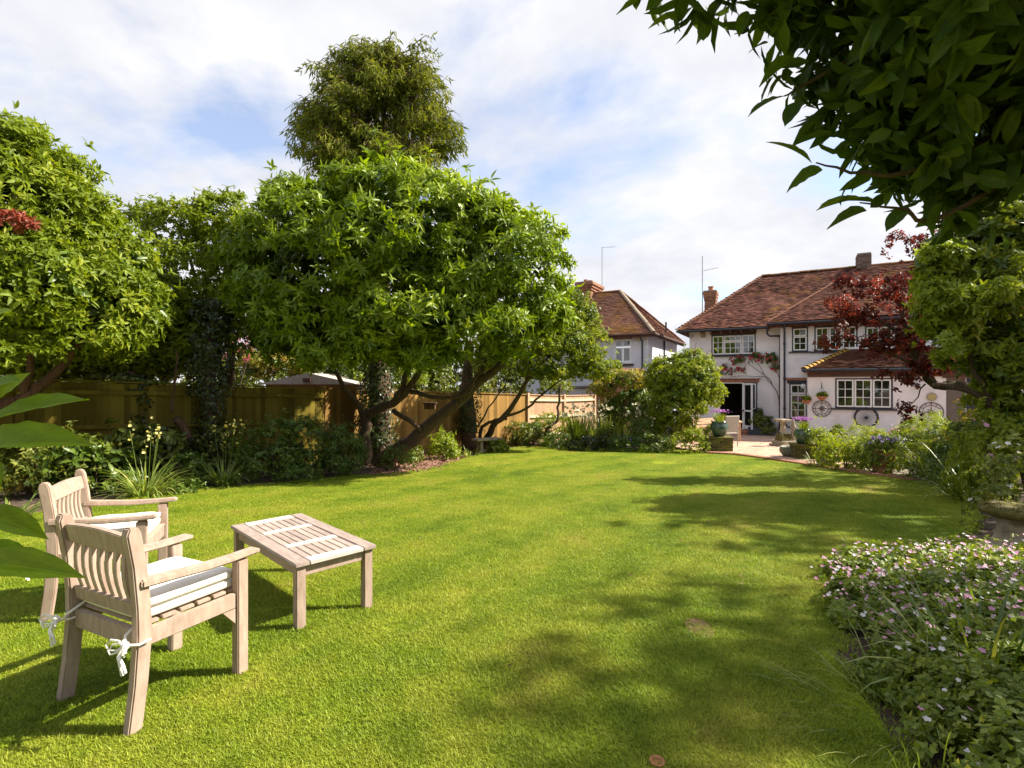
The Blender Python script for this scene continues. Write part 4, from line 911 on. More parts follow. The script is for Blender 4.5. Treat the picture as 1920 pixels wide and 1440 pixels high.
# ---------------------------------------------------------------- fence (three stretches)
A_ = Vector((-7.9, 8.8, 0)); B_ = Vector((3.6, 22.5, 0)); fd = (B_-A_); FL = fd.length; fd.normalize(); fn = Vector((fd.y, -fd.x, 0))   # fn towards the garden
FROT = Matrix((fd, fn, Vector((0, 0, 1)))).transposed()
me_fb = {}
def fence(name, label, t0, t1, mat, rails, capmat, H=1.86, railmat=None):
    a = A_+fd*FL*t0; b = A_+fd*FL*t1; L_ = (b-a).length; root = thing(name, label, 'fence', Vector((a.x, a.y, ground(a.y))))
    n = int(L_/0.1); rn = random.Random(int(t0*100)+7); key = mat.name
    if key not in me_fb:
        lst = []
        for k in range(4):
            mb = MB(); mb.cur = k/3; mb.add([(-.055, -.004, 0), (.055, .008, 0), (.055, .016, 0), (-.055, .001, 0), (-.055, -.004, 1), (.055, .008, 1), (.055, .016, 1), (-.055, .001, 1)],
                   [(3, 2, 1, 0), (4, 5, 6, 7), (0, 1, 5, 4), (1, 2, 6, 5), (2, 3, 7, 6), (3, 0, 4, 7)]); m_ = mb.mesh('board'); m_.materials.append(mat); lst.append(m_)
        me_fb[key] = lst
    for i in range(n):
        p = a+fd*(i+0.5)*0.1; g_ = ground(p.y)
        o = bpy.data.objects.new('board', rn.choice(me_fb[key])); C.objects.link(o); o.parent = root
        mt = (FROT.to_4x4()) @ Matrix.Rotation(rn.uniform(-.004, .004), 4, 'Y') @ Matrix.Diagonal((1, 1, H-0.20+rn.uniform(-.006, .006), 1)); mt.translation = Vector((p.x, p.y, g_+0.15))-root.location
        o.matrix_basis = mt
    k = max(1, round(L_/2.85)); st = L_/k
    for i in range(k+1):
        if i == k and t1 < 0.99: continue
        p = a+fd*st*i+fn*(0.03 if rails else -0.07); g_ = ground(p.y)
        mb = MB(); mb.box((p.x, p.y, g_+(H+0.03)/2), (0.11, 0.11, H+0.03), FROT); mb.build('post', mat, root, world=True, bevel=0.006)
    for i in range(k):
        p = a+fd*st*(i); q = a+fd*st*(i+1)
        p = p+fd*0.06; q = q-fd*0.06
        gp, gq = ground(p.y), ground(q.y)
        z = Vector((0, 0, 1))
        mb = MB(); mb.bar(p+z*(gp+0.07), q+z*(gq+0.07), 0.03, 0.15); mb.build('gravel_board', mat, root, world=True)
        mb = MB(); mb.bar(p+z*(gp+H-0.02)+fn*0.005, q+z*(gq+H-0.02)+fn*0.005, 0.09, 0.03); mb.build('capping', capmat, root, world=True)
        for h in (0.35, 1.02, 1.64) if rails else ():
            mb = MB(); mb.bar(p+z*(gp+h)+fn*0.045, q+z*(gq+h)+fn*0.045, 0.055, 0.075); mb.build('rail', railmat or mat, root, world=True)
    return root
fence('garden_fence', 'shaded greenish stretch of close board fence with ivy behind the two chairs', -0.33, 0.284, M['fence_green'], True, M['fence_green'])
fence('garden_fence', 'golden brown plain board stretch of fence behind the round laurel', 0.2842, 0.735, M['fence_brown'], False, M['fence_brown'])
fence('garden_fence', 'sunlit pale orange far stretch of fence with pale sunlit rails', 0.7352, 1.0, M['fence_new'], True, M['fence_new'], railmat=M['rail_lit'])

# ---------------------------------------------------------------- garden chairs, cushions, table
def prism(mb, prof, x0, x1):
    """extrude a closed (y,z) outline from x0 to x1"""
    n = len(prof); vs = [(x0, y, z) for y, z in prof]+[(x1, y, z) for y, z in prof]
    return mb.add(vs, [tuple(range(n-1, -1, -1)), tuple(range(n, 2*n))]+[(i, (i+1) % n, n+(i+1) % n, n+i) for i in range(n)])
def fix(mb, name, mat, parent, bevel=0.004):
    me = mb.mesh(name); bm = bmesh.new(); bm.from_mesh(me); bmesh.ops.recalc_face_normals(bm, faces=bm.faces[:])
    if bevel: bmesh.ops.bevel(bm, geom=[e for e in bm.edges if len(e.link_faces) == 2 and e.calc_face_angle(0) > 0.5], offset=bevel, segments=2, affect='EDGES')
    bm.to_mesh(me); bm.free(); setrnd(me, mb.rnd); return link(name, me, mat, parent)
def make_chair(name, label):
    t = thing(name, label, 'chair'); wd = M['wood']; X = 0.27
    # rear posts: splayed foot, upright, raked back
    front = [(-0.225, 0), (-0.200, 0.20), (-0.185, 0.40), (-0.188, 0.52), (-0.205, 0.70), (-0.228, 0.845), (-0.242, 0.875)]
    back = [(-0.276, 0.875), (-0.286, 0.845), (-0.262, 0.70), (-0.247, 0.52), (-0.245, 0.40), (-0.258, 0.20), (-0.282, 0)]
    for s in (-1, 1):
        mb = MB(); mb.cur = 0.4+0.2*s; prism(mb, front+back, s*X-0.024, s*X+0.024); fix(mb, 'rear_leg', wd, t, 0.006)
        mb = MB(); mb.cur = 0.6; mb.box((s*X, 0.25, 0.2925), (0.052, 0.058, 0.585)); fix(mb, 'front_leg', wd, t, 0.005)
        # armrest: slight dip, rounded front end overhanging the leg
        out_ = [(-0.235, 0.610), (-0.10, 0.603), (0.05, 0.593), (0.18, 0.592), (0.33, 0.597), (0.345, 0.607), (0.335, 0.623), (0.18, 0.620), (0.05, 0.623), (-0.10, 0.635), (-0.235, 0.647)]
        mb = MB(); mb.cur = 0.75; prism(mb, out_, s*X-0.034+s*0.006, s*X+0.034+s*0.006); fix(mb, 'armrest', wd, t, 0.007)
        mb = MB(); mb.cur = 0.5; mb.box((s*X, 0.0, 0.385), (0.030, 0.43, 0.075)); fix(mb, 'side_rail', wd, t)
        mb = MB(); mb.cur = 0.3; mb.add([(s*X-.012, 0.215, 0.345), (s*X+.012, 0.215, 0.345), (s*X+.012, 0.215, 0.27), (s*X-.012, 0.215, 0.27), (s*X-.012, 0.15, 0.345), (s*X+.012, 0.15, 0.345)],
                                [(0, 1, 2, 3), (0, 4, 5, 1), (3, 2, 5, 4), (0, 3, 4), (1, 5, 2)]); fix(mb, 'corner_brace', wd, t, 0)
    mb = MB(); mb.cur = 0.5; mb.box((0, 0.250, 0.385), (0.486, 0.028, 0.075)); fix(mb, 'front_rail', wd, t)
    mb = MB(); mb.cur = 0.5; mb.box((0, -0.215, 0.378), (0.490, 0.028, 0.085)); fix(mb, 'back_rail', wd, t)
    for i in range(6):
        mb = MB(); mb.cur = i/5; mb.box((0, -0.165+i*0.08, 0.430), (0.50, 0.066, 0.016)); fix(mb, 'seat_slat', wd, t, 0.003)
    # back: lower rail, top rail, seven curved slats
    mb = MB(); mb.cur = 0.4; prism(mb, [(-0.195, 0.470), (-0.222, 0.468), (-0.232, 0.535), (-0.205, 0.538)], -0.244, 0.244); fix(mb, 'lower_back_rail', wd, t)
    mb = MB(); mb.cur = 0.35; n = 8; vs = []
    for i in range(n+1):
        x = -0.244+0.488*i/n; up = 0.012*math.sin(math.pi*i/n)
        vs += [(x, -0.222, 0.745), (x, -0.250, 0.742), (x, -0.268, 0.828+up), (x, -0.240, 0.832+up)]
    fs = [(0, 1, 2, 3), (4*n+3, 4*n+2, 4*n+1, 4*n)]
    for i in range(n):
        for k in range(4): fs.append((4*i+k, 4*(i+1)+k, 4*(i+1)+(k+1) % 4, 4*i+(k+1) % 4))
    mb.add(vs, fs); fix(mb, 'top_rail', wd, t)
    for i in range(7):
        x = -0.192+i*0.064; mb = MB(); mb.cur = (i % 3)/3+0.2; pf_ = []; pb_ = []
        for k in range(7):
            s = k/6; z = 0.530+0.222*s; y = -0.214-0.024*s-0.014*math.sin(math.pi*s)
            pf_.append((y+0.008, z)); pb_.append((y-0.008, z))
        prism(mb, pf_+pb_[::-1], x-0.016, x+0.016); fix(mb, 'back_slat', wd, t, 0.002)
    return t
def pad(mb, w, d, h, z0, y0=0.0, puff=0.010, n=12, seed=0):
    """stuffed square pad with rounded edges"""
    rn = random.Random(seed); top = {}; vs = []; fs = []
    rows = [(-1, 0.0), (-0.98, 0.35), (0, 0.5), (0.98, 0.35), (1, 0.0)]
    g = [[None]*(n+1) for _ in range(n+1)]; g2 = [[None]*(n+1) for _ in range(n+1)]
    for i in range(n+1):
        for j in range(n+1):
            a, b = 2*i/n-1, 2*j/n-1
            e = (1-abs(a)**8)*(1-abs(b)**8); bul = (1-a*a)*(1-b*b)
            cx = a*w/2*(1-0.03*abs(b)**6); cy = b*d/2*(1-0.03*abs(a)**6)
            wv = 0.003*math.sin(a*5+seed)+0.003*math.sin(b*6+a*3)
            g[i][j] = len(vs); vs.append((cx, y0+cy, z0+h*(0.5+0.5*(0.5+0.5*e**0.25))+puff*bul+wv*e))
            g2[i][j] = len(vs); vs.append((cx, y0+cy, z0+h*(0.5-0.5*(0.5+0.5*e**0.25))))
    for i in range(n):
        for j in range(n):
            fs.append((g[i][j], g[i+1][j], g[i+1][j+1], g[i][j+1])); fs.append((g2[i][j], g2[i][j+1], g2[i+1][j+1], g2[i+1][j]))
    for i in range(n):
        fs += [(g[i+1][0], g[i][0], g2[i][0], g2[i+1][0]), (g[i][n], g[i+1][n], g2[i+1][n], g2[i][n]), (g[0][i], g[0][i+1], g2[0][i+1], g2[0][i]), (g[n][i+1], g[n][i], g2[n][i], g2[n][i+1])]
    return mb.add(vs, fs)
def make_cushion(name, label, tail):
    c = thing(name, label, 'cushion')
    mb = MB(); pad(mb, 0.492, 0.455, 0.052, 0.0, 0.02, seed=1); mb.build('lower_pad', M['cushion'], c, smooth=True)
    mb = MB(); pad(mb, 0.496, 0.45, 0.052, 0.047, 0.024, 0.014, seed=4); mb.build('upper_pad', M['cushion'], c, smooth=True)
    for s in (-1, 1):
        mb = MB(); bx, by, bz = s*0.275, -0.268, -0.055
        mb.tube([(s*0.225, -0.19, 0.01), (s*0.235, -0.262, -0.03), (bx-s*.02, by-.004, bz)], 0.006, 5)
        mb.tube([(bx-.034, by-.004, bz+.01), (bx, by-.012, bz), (bx+.034, by+.02, bz-.004), (bx+.036, by+.065, bz)], 0.006, 5)   # wrapped round the leg
        mb.lathe([(0.004, -.016), (0.015, -.010), (0.017, 0.0), (0.015, .010), (0.004, .016)], (bx, by-.016, bz), 8)
        for (dx_, dz_, ln) in ((-1, 0.06, 0.072), (1, 0.0, 0.068), (-1, -0.30, 0.055), (1, 0.12, 0.048)):   # loops of the bow
            p0 = Vector((bx, by-.02, bz)); e = p0+Vector((dx_*ln, -.03, dz_*ln)); w_ = Vector((0, 0.004, 0.018))
            mb.tube([p0, p0.lerp(e, .35)+w_, p0.lerp(e, .8)+w_*1.1, e, p0.lerp(e, .8)-w_, p0.lerp(e, .35)-w_, p0], 0.0045, 5)
        for (dx_, ln, bnd) in ((0.4, tail, .3), (0.65, tail*.85, .1)):   # hanging ends
            p0 = Vector((bx, by-.02, bz)); mb.tube([p0, p0+Vector((dx_*.04, -.03, -.03)), p0+Vector((dx_*.08+.01, -.035, -ln*.6)), p0+Vector((dx_*.1+.02*bnd, -.03, -ln))], [0.005, 0.006, 0.006, 0.007], 5)
        mb.build('tie', M['cushion'], c)
    return c
ch1 = make_chair('garden_chair', 'nearest wooden garden armchair seen from behind, its slatted back towards the camera')
ch1.location = (-1.747, 2.519, 0.028); ch1.rotation_euler.z = math.atan2(0.442, 0.2105)-R(90)
cu1 = make_cushion('seat_cushion', 'cream double cushion on the nearest chair, tied with a bow at its rear leg', 0.095)
cu1.location = (-1.747, 2.519, 0.028+0.440); cu1.rotation_euler.z = ch1.rotation_euler.z
ch2 = dup(ch1); ch2['label'] = 'farther wooden garden armchair at the left edge, turned sideways towards the small table'
ch2.location = (-2.785, 3.55, 0.018); ch2.rotation_euler.z = R(22-90)
cu2 = dup(cu1); cu2['label'] = 'cream seat cushion on the farther chair at the left edge, mostly hidden by the armrest'
cu2.location = (-2.785, 3.55, 0.018+0.440); cu2.rotation_euler.z = R(22-90)
for o_ in (ch1, ch2): o_['group'] = 'wooden garden armchairs'
for o_ in (cu1, cu2): o_['group'] = 'cream chair cushions'

tb = thing('coffee_table', 'low rectangular slatted wooden table on the lawn in front of the chairs', 'table', (-1.524, 3.66, -0.002), R(135.2))
TL, TW, TH = 1.20, 0.60, 0.44
TL, TW = 1.20, 0.54
for sx in (-1, 1):
    for sy in (-1, 1):
        mb = MB(); mb.cur = 0.5+sx*.2; mb.box((sx*(TL/2-0.05), sy*(TW/2-0.045), 0.205), (0.058, 0.058, 0.41)); fix(mb, 'leg', M['wood'], tb, 0.004)
for s in (-1, 1):
    mb = MB(); mb.cur = .4; mb.box((0, s*(TW/2-0.045), 0.375), (TL-0.16, 0.024, 0.065)); fix(mb, 'apron', M['wood'], tb, 0.002)
    mb = MB(); mb.cur = .6; mb.box((s*(TL/2-0.05), 0, 0.375), (0.024, TW-0.15, 0.065)); fix(mb, 'apron', M['wood'], tb, 0.002)
    mb = MB(); mb.cur = .3; mb.box((0, s*(TW/2-0.045), 0.424), (TL, 0.09, 0.026)); fix(mb, 'frame_board', M['table'], tb, 0.005)
for k in range(4):
    x = (-TL/2+0.045, -0.205, 0.205, TL/2-0.045)[k]; w_ = 0.088 if k in (0, 3) else 0.06
    mb = MB(); mb.box((x, 0, 0.4245), (w_, TW-0.184, 0.026)); fix(mb, 'cross_board', M['table_pale'], tb, 0.004)
xs = [(-TL/2+0.091, -0.237), (-0.173, 0.173), (0.237, TL/2-0.091)]
for a, b in xs:
    for i in range(7):
        w_ = (TW-0.184)/7; y = -(TW-0.184)/2+w_*(i+0.5)
        mb = MB(); mb.cur = random.Random(i*3+int(a*50)).random(); mb.box(((a+b)/2, y, 0.4225), (b-a-0.004, w_-0.0045, 0.022)); fix(mb, 'slat', M['table'], tb, 0.003)

# ---------------------------------------------------------------- plant builders
def lobes_px(lst): return [(*at(px, py, Y), rx, ry, rz) for px, py, Y, rx, ry, rz in lst]
def bush(name, label, px, py, w, h, mat, L, seed, cat='shrub', K=None, m=10, per=5, Wd=None, flowers=None, nf=40, fs=0.05, base=None, sp=1.0, stems=True, asp=0.5, depth=0.85, dens=1.0, group=None):
    g = base or G(px, py); rn = random.Random(seed)
    t = thing(name, label, cat, g, group=group)
    lob = [(g.x, g.y, g.z+h*0.5, w*0.40, w*0.40*depth, h*0.42)]
    for k in range(4):
        a = rn.uniform(0, 6.28); lob.append((g.x+math.cos(a)*w*0.24, g.y+math.sin(a)*w*0.24*depth, g.z+h*rn.uniform(0.35, 0.68), w*0.24, w*0.24*depth, h*0.27))
    for k in range(3):
        a = 2.1*k+rn.uniform(0, 1); lob.append((g.x+math.cos(a)*w*0.2, g.y+math.sin(a)*w*0.2*depth, g.z+h*.24, w*0.33, w*0.33*depth, h*0.24))
    dens = dens*1.7
    area = w*h*3.2; rc = max(0.10, 0.16*w)
    K = K or int(max(18, min(160, area/(rc*rc*1.5)))); 
    tot = dens*area*depth/(L*L*asp*0.5)*0.75; m = int(max(4, min(40, tot/(K*per))))
    foliage('foliage', mat, t, seed, lob, K, rc, m, per, L, Wd or L*asp, zmin=-0.7, inner=0.5, spread=sp, droop=0.2)
    if stems:
        mb = MB()
        for k in range(4):
            a = rn.uniform(0, 6.28); add_limb(mb, [g-Vector((0, 0, .05)), g+Vector((math.cos(a)*w*.08, math.sin(a)*w*.08, h*.25)), g+Vector((math.cos(a)*w*.25, math.sin(a)*w*.2, h*.65))], 0.012+w*.008, 0.004, k, 0.01, 5, 3)
        mb.build('stem', M['bark'], t, world=True)
    if flowers:
        rng = np.random.default_rng(seed+5); pos, d, cr = clumps(rng, lob, max(8, nf//4), rc*1.05, 4, inner=0.1, zmin=0.0)
        pos = pos[:nf]; d = nrm(d[:nf]+np.array([-.0, -0.5, 0.4]))
        setp(link('flowers', flower_mesh('flowers', pos, d, np.full(len(pos), fs), rng), M[flowers], t, True), kind='stuff')
    return t
def clump(name, label, px, py, h, n, mat, Wd, seed, cat='plant', r0=0.12, lean=(0.1, 0.8), curve=1.6, flowers=None, nf=0, fs=0.06, fh=1.0, base=None, spike=False, group=None):
    g = base or G(px, py); t = thing(name, label, cat, g, group=group)
    me, tips = ribbons(seed, g, n, h, Wd, r0, lean, curve); me.materials.append(M[mat]); link('blades', me, None, t, True)
    if flowers:
        rng = np.random.default_rng(seed+1); az = rng.random(nf)*6.28; rr = r0*1.6*np.sqrt(rng.random(nf)); hh = h*fh*(0.75+0.4*rng.random(nf))
        tops = np.column_stack([g.x+rr*np.cos(az)*1.4, g.y+rr*np.sin(az), g.z+hh]); mb = MB()
        for q in tops: mb.tube([(g.x+(q[0]-g.x)*.3, g.y+(q[1]-g.y)*.3, g.z), (g.x+(q[0]-g.x)*.7, g.y+(q[1]-g.y)*.7, g.z+(q[2]-g.z)*.6), tuple(q)], 0.004, 4)
        mb.build('flower_stems', M[mat], t, world=True)
        k = 7; P_ = np.repeat(tops, k, 0)+rng.normal(size=(nf*k, 3))*np.array([.03, .03, .10 if spike else .03])*(fs/0.05); D_ = sphere(rng, nf*k)+np.array([0, -.6, .3])
        setp(link('flowers', flower_mesh('flowers', P_, D_, np.full(nf*k, fs), rng), M[flowers], t, True), kind='stuff')
    return t
def pot_mesh(mb, prof, c, n=28): return mb.lathe(prof, c, n)

# ---------------------------------------------------------------- trees
# round laurel on the lawn edge
b0 = G(702, 872); t = thing('laurel_tree', 'big round bright green laurel tree with spreading dark limbs at the lawn edge', 'tree', b0)
lob = lobes_px([(760, 468, 10.9, 2.25, 2.0, 1.62), (915, 520, 10.8, 1.6, 1.7, 1.5), (592, 500, 10.6, 1.5, 1.5, 1.50), (735, 415, 11.0, 1.7, 1.4, .85), (560, 385, 10.8, .65, .7, .45),
                (780, 598, 9.9, 1.5, 1.0, .72), (905, 625, 10.1, 1.05, .9, .60), (590, 605, 10.4, 1.25, 1.0, .72), (1000, 590, 10.8, .72, .9, .62), (870, 435, 11, 1.0, 1, .75), (495, 560, 10.6, .60, .6, .75), (690, 645, 10.2, .9, .8, .40), (800, 672, 9.8, .55, .5, .22), (560, 650, 10.2, .7, .6, .35), (470, 470, 10.6, .45, .5, .45), (625, 668, 10, .7, .6, .26), (500, 640, 10.4, .45, .5, .35)])
rng = np.random.default_rng(11)
pos, d, cr = clumps(rng, lob, 620, 0.36, 15, inner=0.22, zmin=-0.75, flat=.6)
a = whorls(rng, pos, d, cr, 8, 0.175, 0.055, 1.12, 0.4)
# the 300 leaves nearest the camera are leaves of their own, the rest is one mass
dist = np.linalg.norm(a[0]-np.array([0, 0, EYE]), axis=1)+rng.random(len(a[0]))*0.8; front = np.argsort(dist)[:290]; restm = np.ones(len(dist), bool); restm[front] = False
setp(link('leaves', leaf_mesh('leaves', *[q[restm] for q in a], fine=True), M['laurel'], t, True), kind='stuff')
lm = broad_leaf('laurel_leaf', 0.35, 0.25, seed=2)
bm_ = bmesh.new(); bm_.from_mesh(lm); bm_.free(); lm.materials.append(M['laurel_big'])
for i in front:
    p_ = Vector(a[0][i]); place_leaf(lm, p_, p_+Vector(a[1][i])*a[3][i], a[4][i], a[2][i], t)
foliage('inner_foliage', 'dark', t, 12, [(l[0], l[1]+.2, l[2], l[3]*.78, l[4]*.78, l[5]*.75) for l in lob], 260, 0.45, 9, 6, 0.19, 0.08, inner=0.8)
mb = MB()
add_limb(mb, [at(703, 880, 12.3), at(745, 845, 12.1), at(800, 802, 11.9), at(868, 745, 11.5), at(940, 680, 11.2), at(1000, 600, 11)], 0.24, 0.05, 1)
add_limb(mb, [at(690, 878, 12.2), at(683, 815, 12.1), at(695, 775, 12.0), at(745, 748, 11.7), at(785, 700, 11.4), at(800, 600, 11)], 0.17, 0.05, 2)
add_limb(mb, [at(692, 800, 12.1), at(672, 760, 12.0), at(645, 725, 11.7), at(625, 690, 11.3), at(600, 600, 10.9)], 0.09, 0.03, 3)
add_limb(mb, [at(742, 750, 11.7), at(762, 705, 11.6), at(752, 650, 11.4), at(740, 540, 11.2)], 0.08, 0.03, 4)
add_limb(mb, [at(770, 735, 11.6), at(820, 745, 11.4), at(860, 742, 11.2), at(890, 715, 11), at(905, 640, 10.8)], 0.06, 0.02, 5)
add_limb(mb, [at(738, 770, 11.8), at(775, 795, 11.7), at(790, 812, 11.8)], 0.06, 0.05, 6)
add_limb(mb, [at(850, 760, 11.6), at(900, 700, 11.3), at(930, 640, 11.1), at(930, 560, 10.9)], 0.09, 0.03, 7)
mb.build('trunk', M['bark'], t, world=True, smooth=True)

# tall cypress
bc = Vector((*at(713, 860, 13.1).xy, ground(13.1))); t = thing('cypress_tree', 'tall feathery olive conifer rising behind the round laurel', 'tree', bc)
rng = np.random.default_rng(21); mb = MB()
add_limb(mb, [bc-Vector((0, 0, .1)), at(711, 780, 13.1), at(712, 680, 13.15), at(715, 480, 13.3), at(722, 330, 13.4)], 0.33, 0.22, 1, 0.03, 12)
tips_ = [(640, 190), (672, 120), (705, 95), (724, 75), (752, 100), (783, 125), (815, 180), (835, 240), (585, 230), (605, 275), (700, 160), (760, 170)]
seg = []
for i, (px, py) in enumerate(tips_):
    Yt = 13.3+rng.uniform(-.9, .9); a0 = at(720+(px-720)*.25, 320+rng.uniform(-10, 30), 13.35); a1 = at(720+(px-720)*.7, 260+(py-260)*.35, (13.3+Yt)/2); a2 = at(px, py, Yt)
    add_limb(mb, [at(722, 360, 13.4), a0, a1, a2], 0.12, 0.015, i, 0.05, 6); seg.append((a0, a1, a2))
mb.build('trunk', M['bark'], t, world=True, smooth=True)
P_ = []; D_ = []; CR = []
mb = MB(); lobC = lobes_px([(722, 128, 13.3, .85, .9, .80), (640, 165, 13.3, .55, .6, .7), (665, 125, 13.3, .5, .5, .55), (800, 185, 13.3, .6, .6, .75), (775, 130, 13.3, .5, .5, .5), (825, 260, 13.3, .5, .6, .8), (700, 210, 13.3, 1.65, 1.4, 1.05), (622, 262, 13.2, 1.0, 1.0, .72), (795, 240, 13.3, .85, .9, .95), (572, 245, 13.2, .42, .5, .78), (700, 300, 13.3, 1.95, 1.4, .8), (780, 165, 13.3, .6, .6, .6), (655, 160, 13.3, .5, .5, .55)])
pos, dd, cr = clumps(rng, lobC, 520, 0.24, 1, inner=0.55, zmin=-0.5)
for q, o_, c_ in zip(pos, dd, cr):
    ax = Vector((*at(720, 260, 13.3),)); qv = Vector(q); back_ = (qv-ax); L_ = 0.45+0.5*rng.random()
    hd = Vector((back_.x, back_.y, 0)).normalized() if back_.length > .1 else Vector((1, 0, 0))
    s0 = qv-hd*L_*0.8-Vector((0, 0, 0.1)); mb.tube([s0, qv+Vector((0, 0, .06)), qv+hd*.22-Vector((0, 0, .12))], [0.014, 0.008, 0.003], 4, cap=False)
    for k in range(15):
        s = rng.random(); b_ = s0.lerp(qv, s)+hd*(0.28*max(0, s-.6)); b_ += Vector(rng.normal(size=3))*0.06
        P_.append(b_); D_.append(Vector((rng.normal()*.35, rng.normal()*.35, -1.0))+hd*.35); CR.append(c_)
mb.build('branches', M['barkred'], t, world=True)
P_ = np.array(P_); D_ = nrm(np.array(D_)); CR = np.array(CR); per = 5
i_ = np.repeat(np.arange(len(P_)), per); n = len(i_)
pp = P_[i_]+rng.normal(size=(n, 3))*0.035+D_[i_]*(rng.random(n)*0.16)[:, None]; dd = nrm(D_[i_]+rng.normal(size=(n, 3))*0.42)
setp(link('sprays', leaf_mesh('sprays', pp, dd, rng.normal(size=(n, 3)), 0.13+0.10*rng.random(n), np.full(n, 0.038), np.clip(CR[i_]*.5+rng.random(n)*.5, 0, 1)), M['cypress'], t, True), kind='stuff')
# ivy on the cypress trunk
def ivy_on(t, pts, rad, n, seed, L=0.075, side=None, mat='ivy'):
    rng = np.random.default_rng(seed); pts = [np.array(p) for p in pts]; k = len(pts)-1
    s = rng.random(n)*k; i = s.astype(int).clip(0, k-1); f = (s-i)[:, None]; P_ = np.array(pts); q = P_[i]*(1-f)+P_[i+1]*f
    a = rng.random(n)*6.28
    if side is not None: a = side+rng.normal(size=n)*0.9
    o = np.column_stack([np.cos(a), np.sin(a), np.zeros(n)]); rr = rad*(0.9+0.55*rng.random(n)+0.3*np.sin(s*9+a*2))
    pos = q+o*rr[:, None]; d = nrm(np.column_stack([-np.sin(a)*rng.normal(size=n), np.cos(a)*rng.normal(size=n), -1.1*np.ones(n)])+o*.35)
    setp(link('ivy_leaves', leaf_mesh('ivy_leaves', pos, d, o+rng.normal(size=(n, 3))*.35, L*(.6+.6*rng.random(n)), L*.85*(.7+.5*rng.random(n)), rng.random(n), fold=.1), M[mat], t, True), kind='stuff')
ivy_on(t, [bc+Vector((0, 0, .3)), at(711, 780, 13.1), at(712, 690, 13.15), at(714, 560, 13.2)], 0.36, 2200, 3, side=math.pi*1.2)
ivy_on(t, [at(711, 830, 13.1), at(711, 780, 13.1), at(712, 690, 13.15), at(714, 560, 13.2)], 0.32, 1300, 4)

# big yellow-green tree at the far left
bl = Vector((-8.2, 7.6, ground(7.6))); t = thing('evergreen_tree', 'large yellow green evergreen tree filling the left edge with a patch of red leaves', 'tree', bl)
lob = lobes_px([(0, 450, 7.9, 1.5, 1.5, 1.65), (150, 555, 8.3, 1.05, 1.1, 1.05), (-110, 370, 7.8, 1.3, 1.3, 1.2), (-10, 315, 8.0, .75, .9, .62), (85, 420, 8.3, .80, .9, .72), (100, 595, 8.0, 1.25, 1.1, .72), (-60, 560, 7.2, 1.2, 1.0, 1.0), (195, 490, 8.5, .52, .7, .55), (50, 530, 7.3, .8, .7, .55), (220, 590, 8.5, .45, .6, .5)])
foliage('leaves', 'left', t, 31, lob, 520, 0.30, 20, 6, 0.125, 0.045, inner=0.25, zmin=-.8, spread=0.95, droop=.15)
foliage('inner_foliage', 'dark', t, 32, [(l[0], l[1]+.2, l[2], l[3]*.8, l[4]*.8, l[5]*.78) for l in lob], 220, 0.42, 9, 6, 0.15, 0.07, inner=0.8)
foliage('red_leaves', 'redleaf', t, 33, lobes_px([(22, 415, 6.55, .17, .15, .07), (45, 425, 6.6, .12, .1, .08), (70, 440, 6.7, .05, .05, .05)]), 14, 0.06, 6, 5, 0.10, 0.035)
mb = MB(); add_limb(mb, [bl, at(-20, 780, 7.8), at(50, 745, 8.0), at(95, 705, 8.1), at(135, 665, 8.2), at(180, 600, 8.3)], 0.13, 0.035, 4, .03)
add_limb(mb, [bl, at(-40, 650, 7.7), at(10, 480, 7.9), at(20, 330, 8)], 0.16, 0.04, 5); add_limb(mb, [at(50, 745, 8.0), at(60, 640, 7.9), at(80, 540, 8)], 0.06, 0.03, 6)
mb.build('trunk', M['barkred'], t, world=True, smooth=True)

# trees and shrubs beyond the fence, left to right
def tree(name, label, base, lobes, mat, seed, L, W_, K, rc, m, per, trunk_r=0.12, bark='bark', inner_mat=None, inner=0.3, cat='tree', droop=.2, extra=None, limbs=None):
    t = thing(name, label, cat, base); c = Vector(np.mean([l[:3] for l in lobes], 0)); mb = MB(); rn = random.Random(seed)
    setp(foliage('leaves', mat, t, seed, lobes, K, rc, m, per, L, W_, inner=inner, zmin=-.8, droop=droop), kind='stuff')
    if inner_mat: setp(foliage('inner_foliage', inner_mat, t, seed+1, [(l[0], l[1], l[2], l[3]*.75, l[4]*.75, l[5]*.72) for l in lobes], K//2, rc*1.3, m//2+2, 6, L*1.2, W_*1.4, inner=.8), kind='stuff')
    if limbs:
        for q, r0, r1 in limbs: add_limb(mb, q, r0, r1, rn.randint(0, 99), .03, 8)
    else:
        for l in lobes[:5]:
            e = Vector(l[:3]); mid = base.lerp(e, .5)+Vector((rn.uniform(-.1, .1), 0, .1)); mid.x = base.x*.6+mid.x*.4; mid.y = base.y*.6+mid.y*.4
            add_limb(mb, [base-Vector((0, 0, .05)), mid, e], trunk_r, trunk_r*.25, rn.randint(0, 99), .03, 8)
    mb.build('trunk', M[bark], t, world=True, smooth=True); return t
def gb(px, Y): q = at(px, 720, Y); q.z = ground(Y); return q
tree('garden_tree', 'mid green tree with thin reddish trunk between the left evergreen and the round laurel', gb(425, 11.7),
     lobes_px([(335, 430, 11.52, 0.86, 0.86, 0.65), (430, 425, 11.70, 0.95, 0.95, 0.69), (380, 530, 11.35, 1.29, 0.95, 0.95), (470, 520, 11.87, 0.69, 0.86, 0.86), (300, 560, 10.84, 0.69, 0.69, 0.86), (400, 630, 11.01, 0.86, 0.69, 0.52), (290, 410, 11.52, 0.34, 0.34, 0.34)]),
     'left', 41, 0.11, 0.05, 330, 0.26, 13, 6, .09, 'barkred', None, inner=.5)
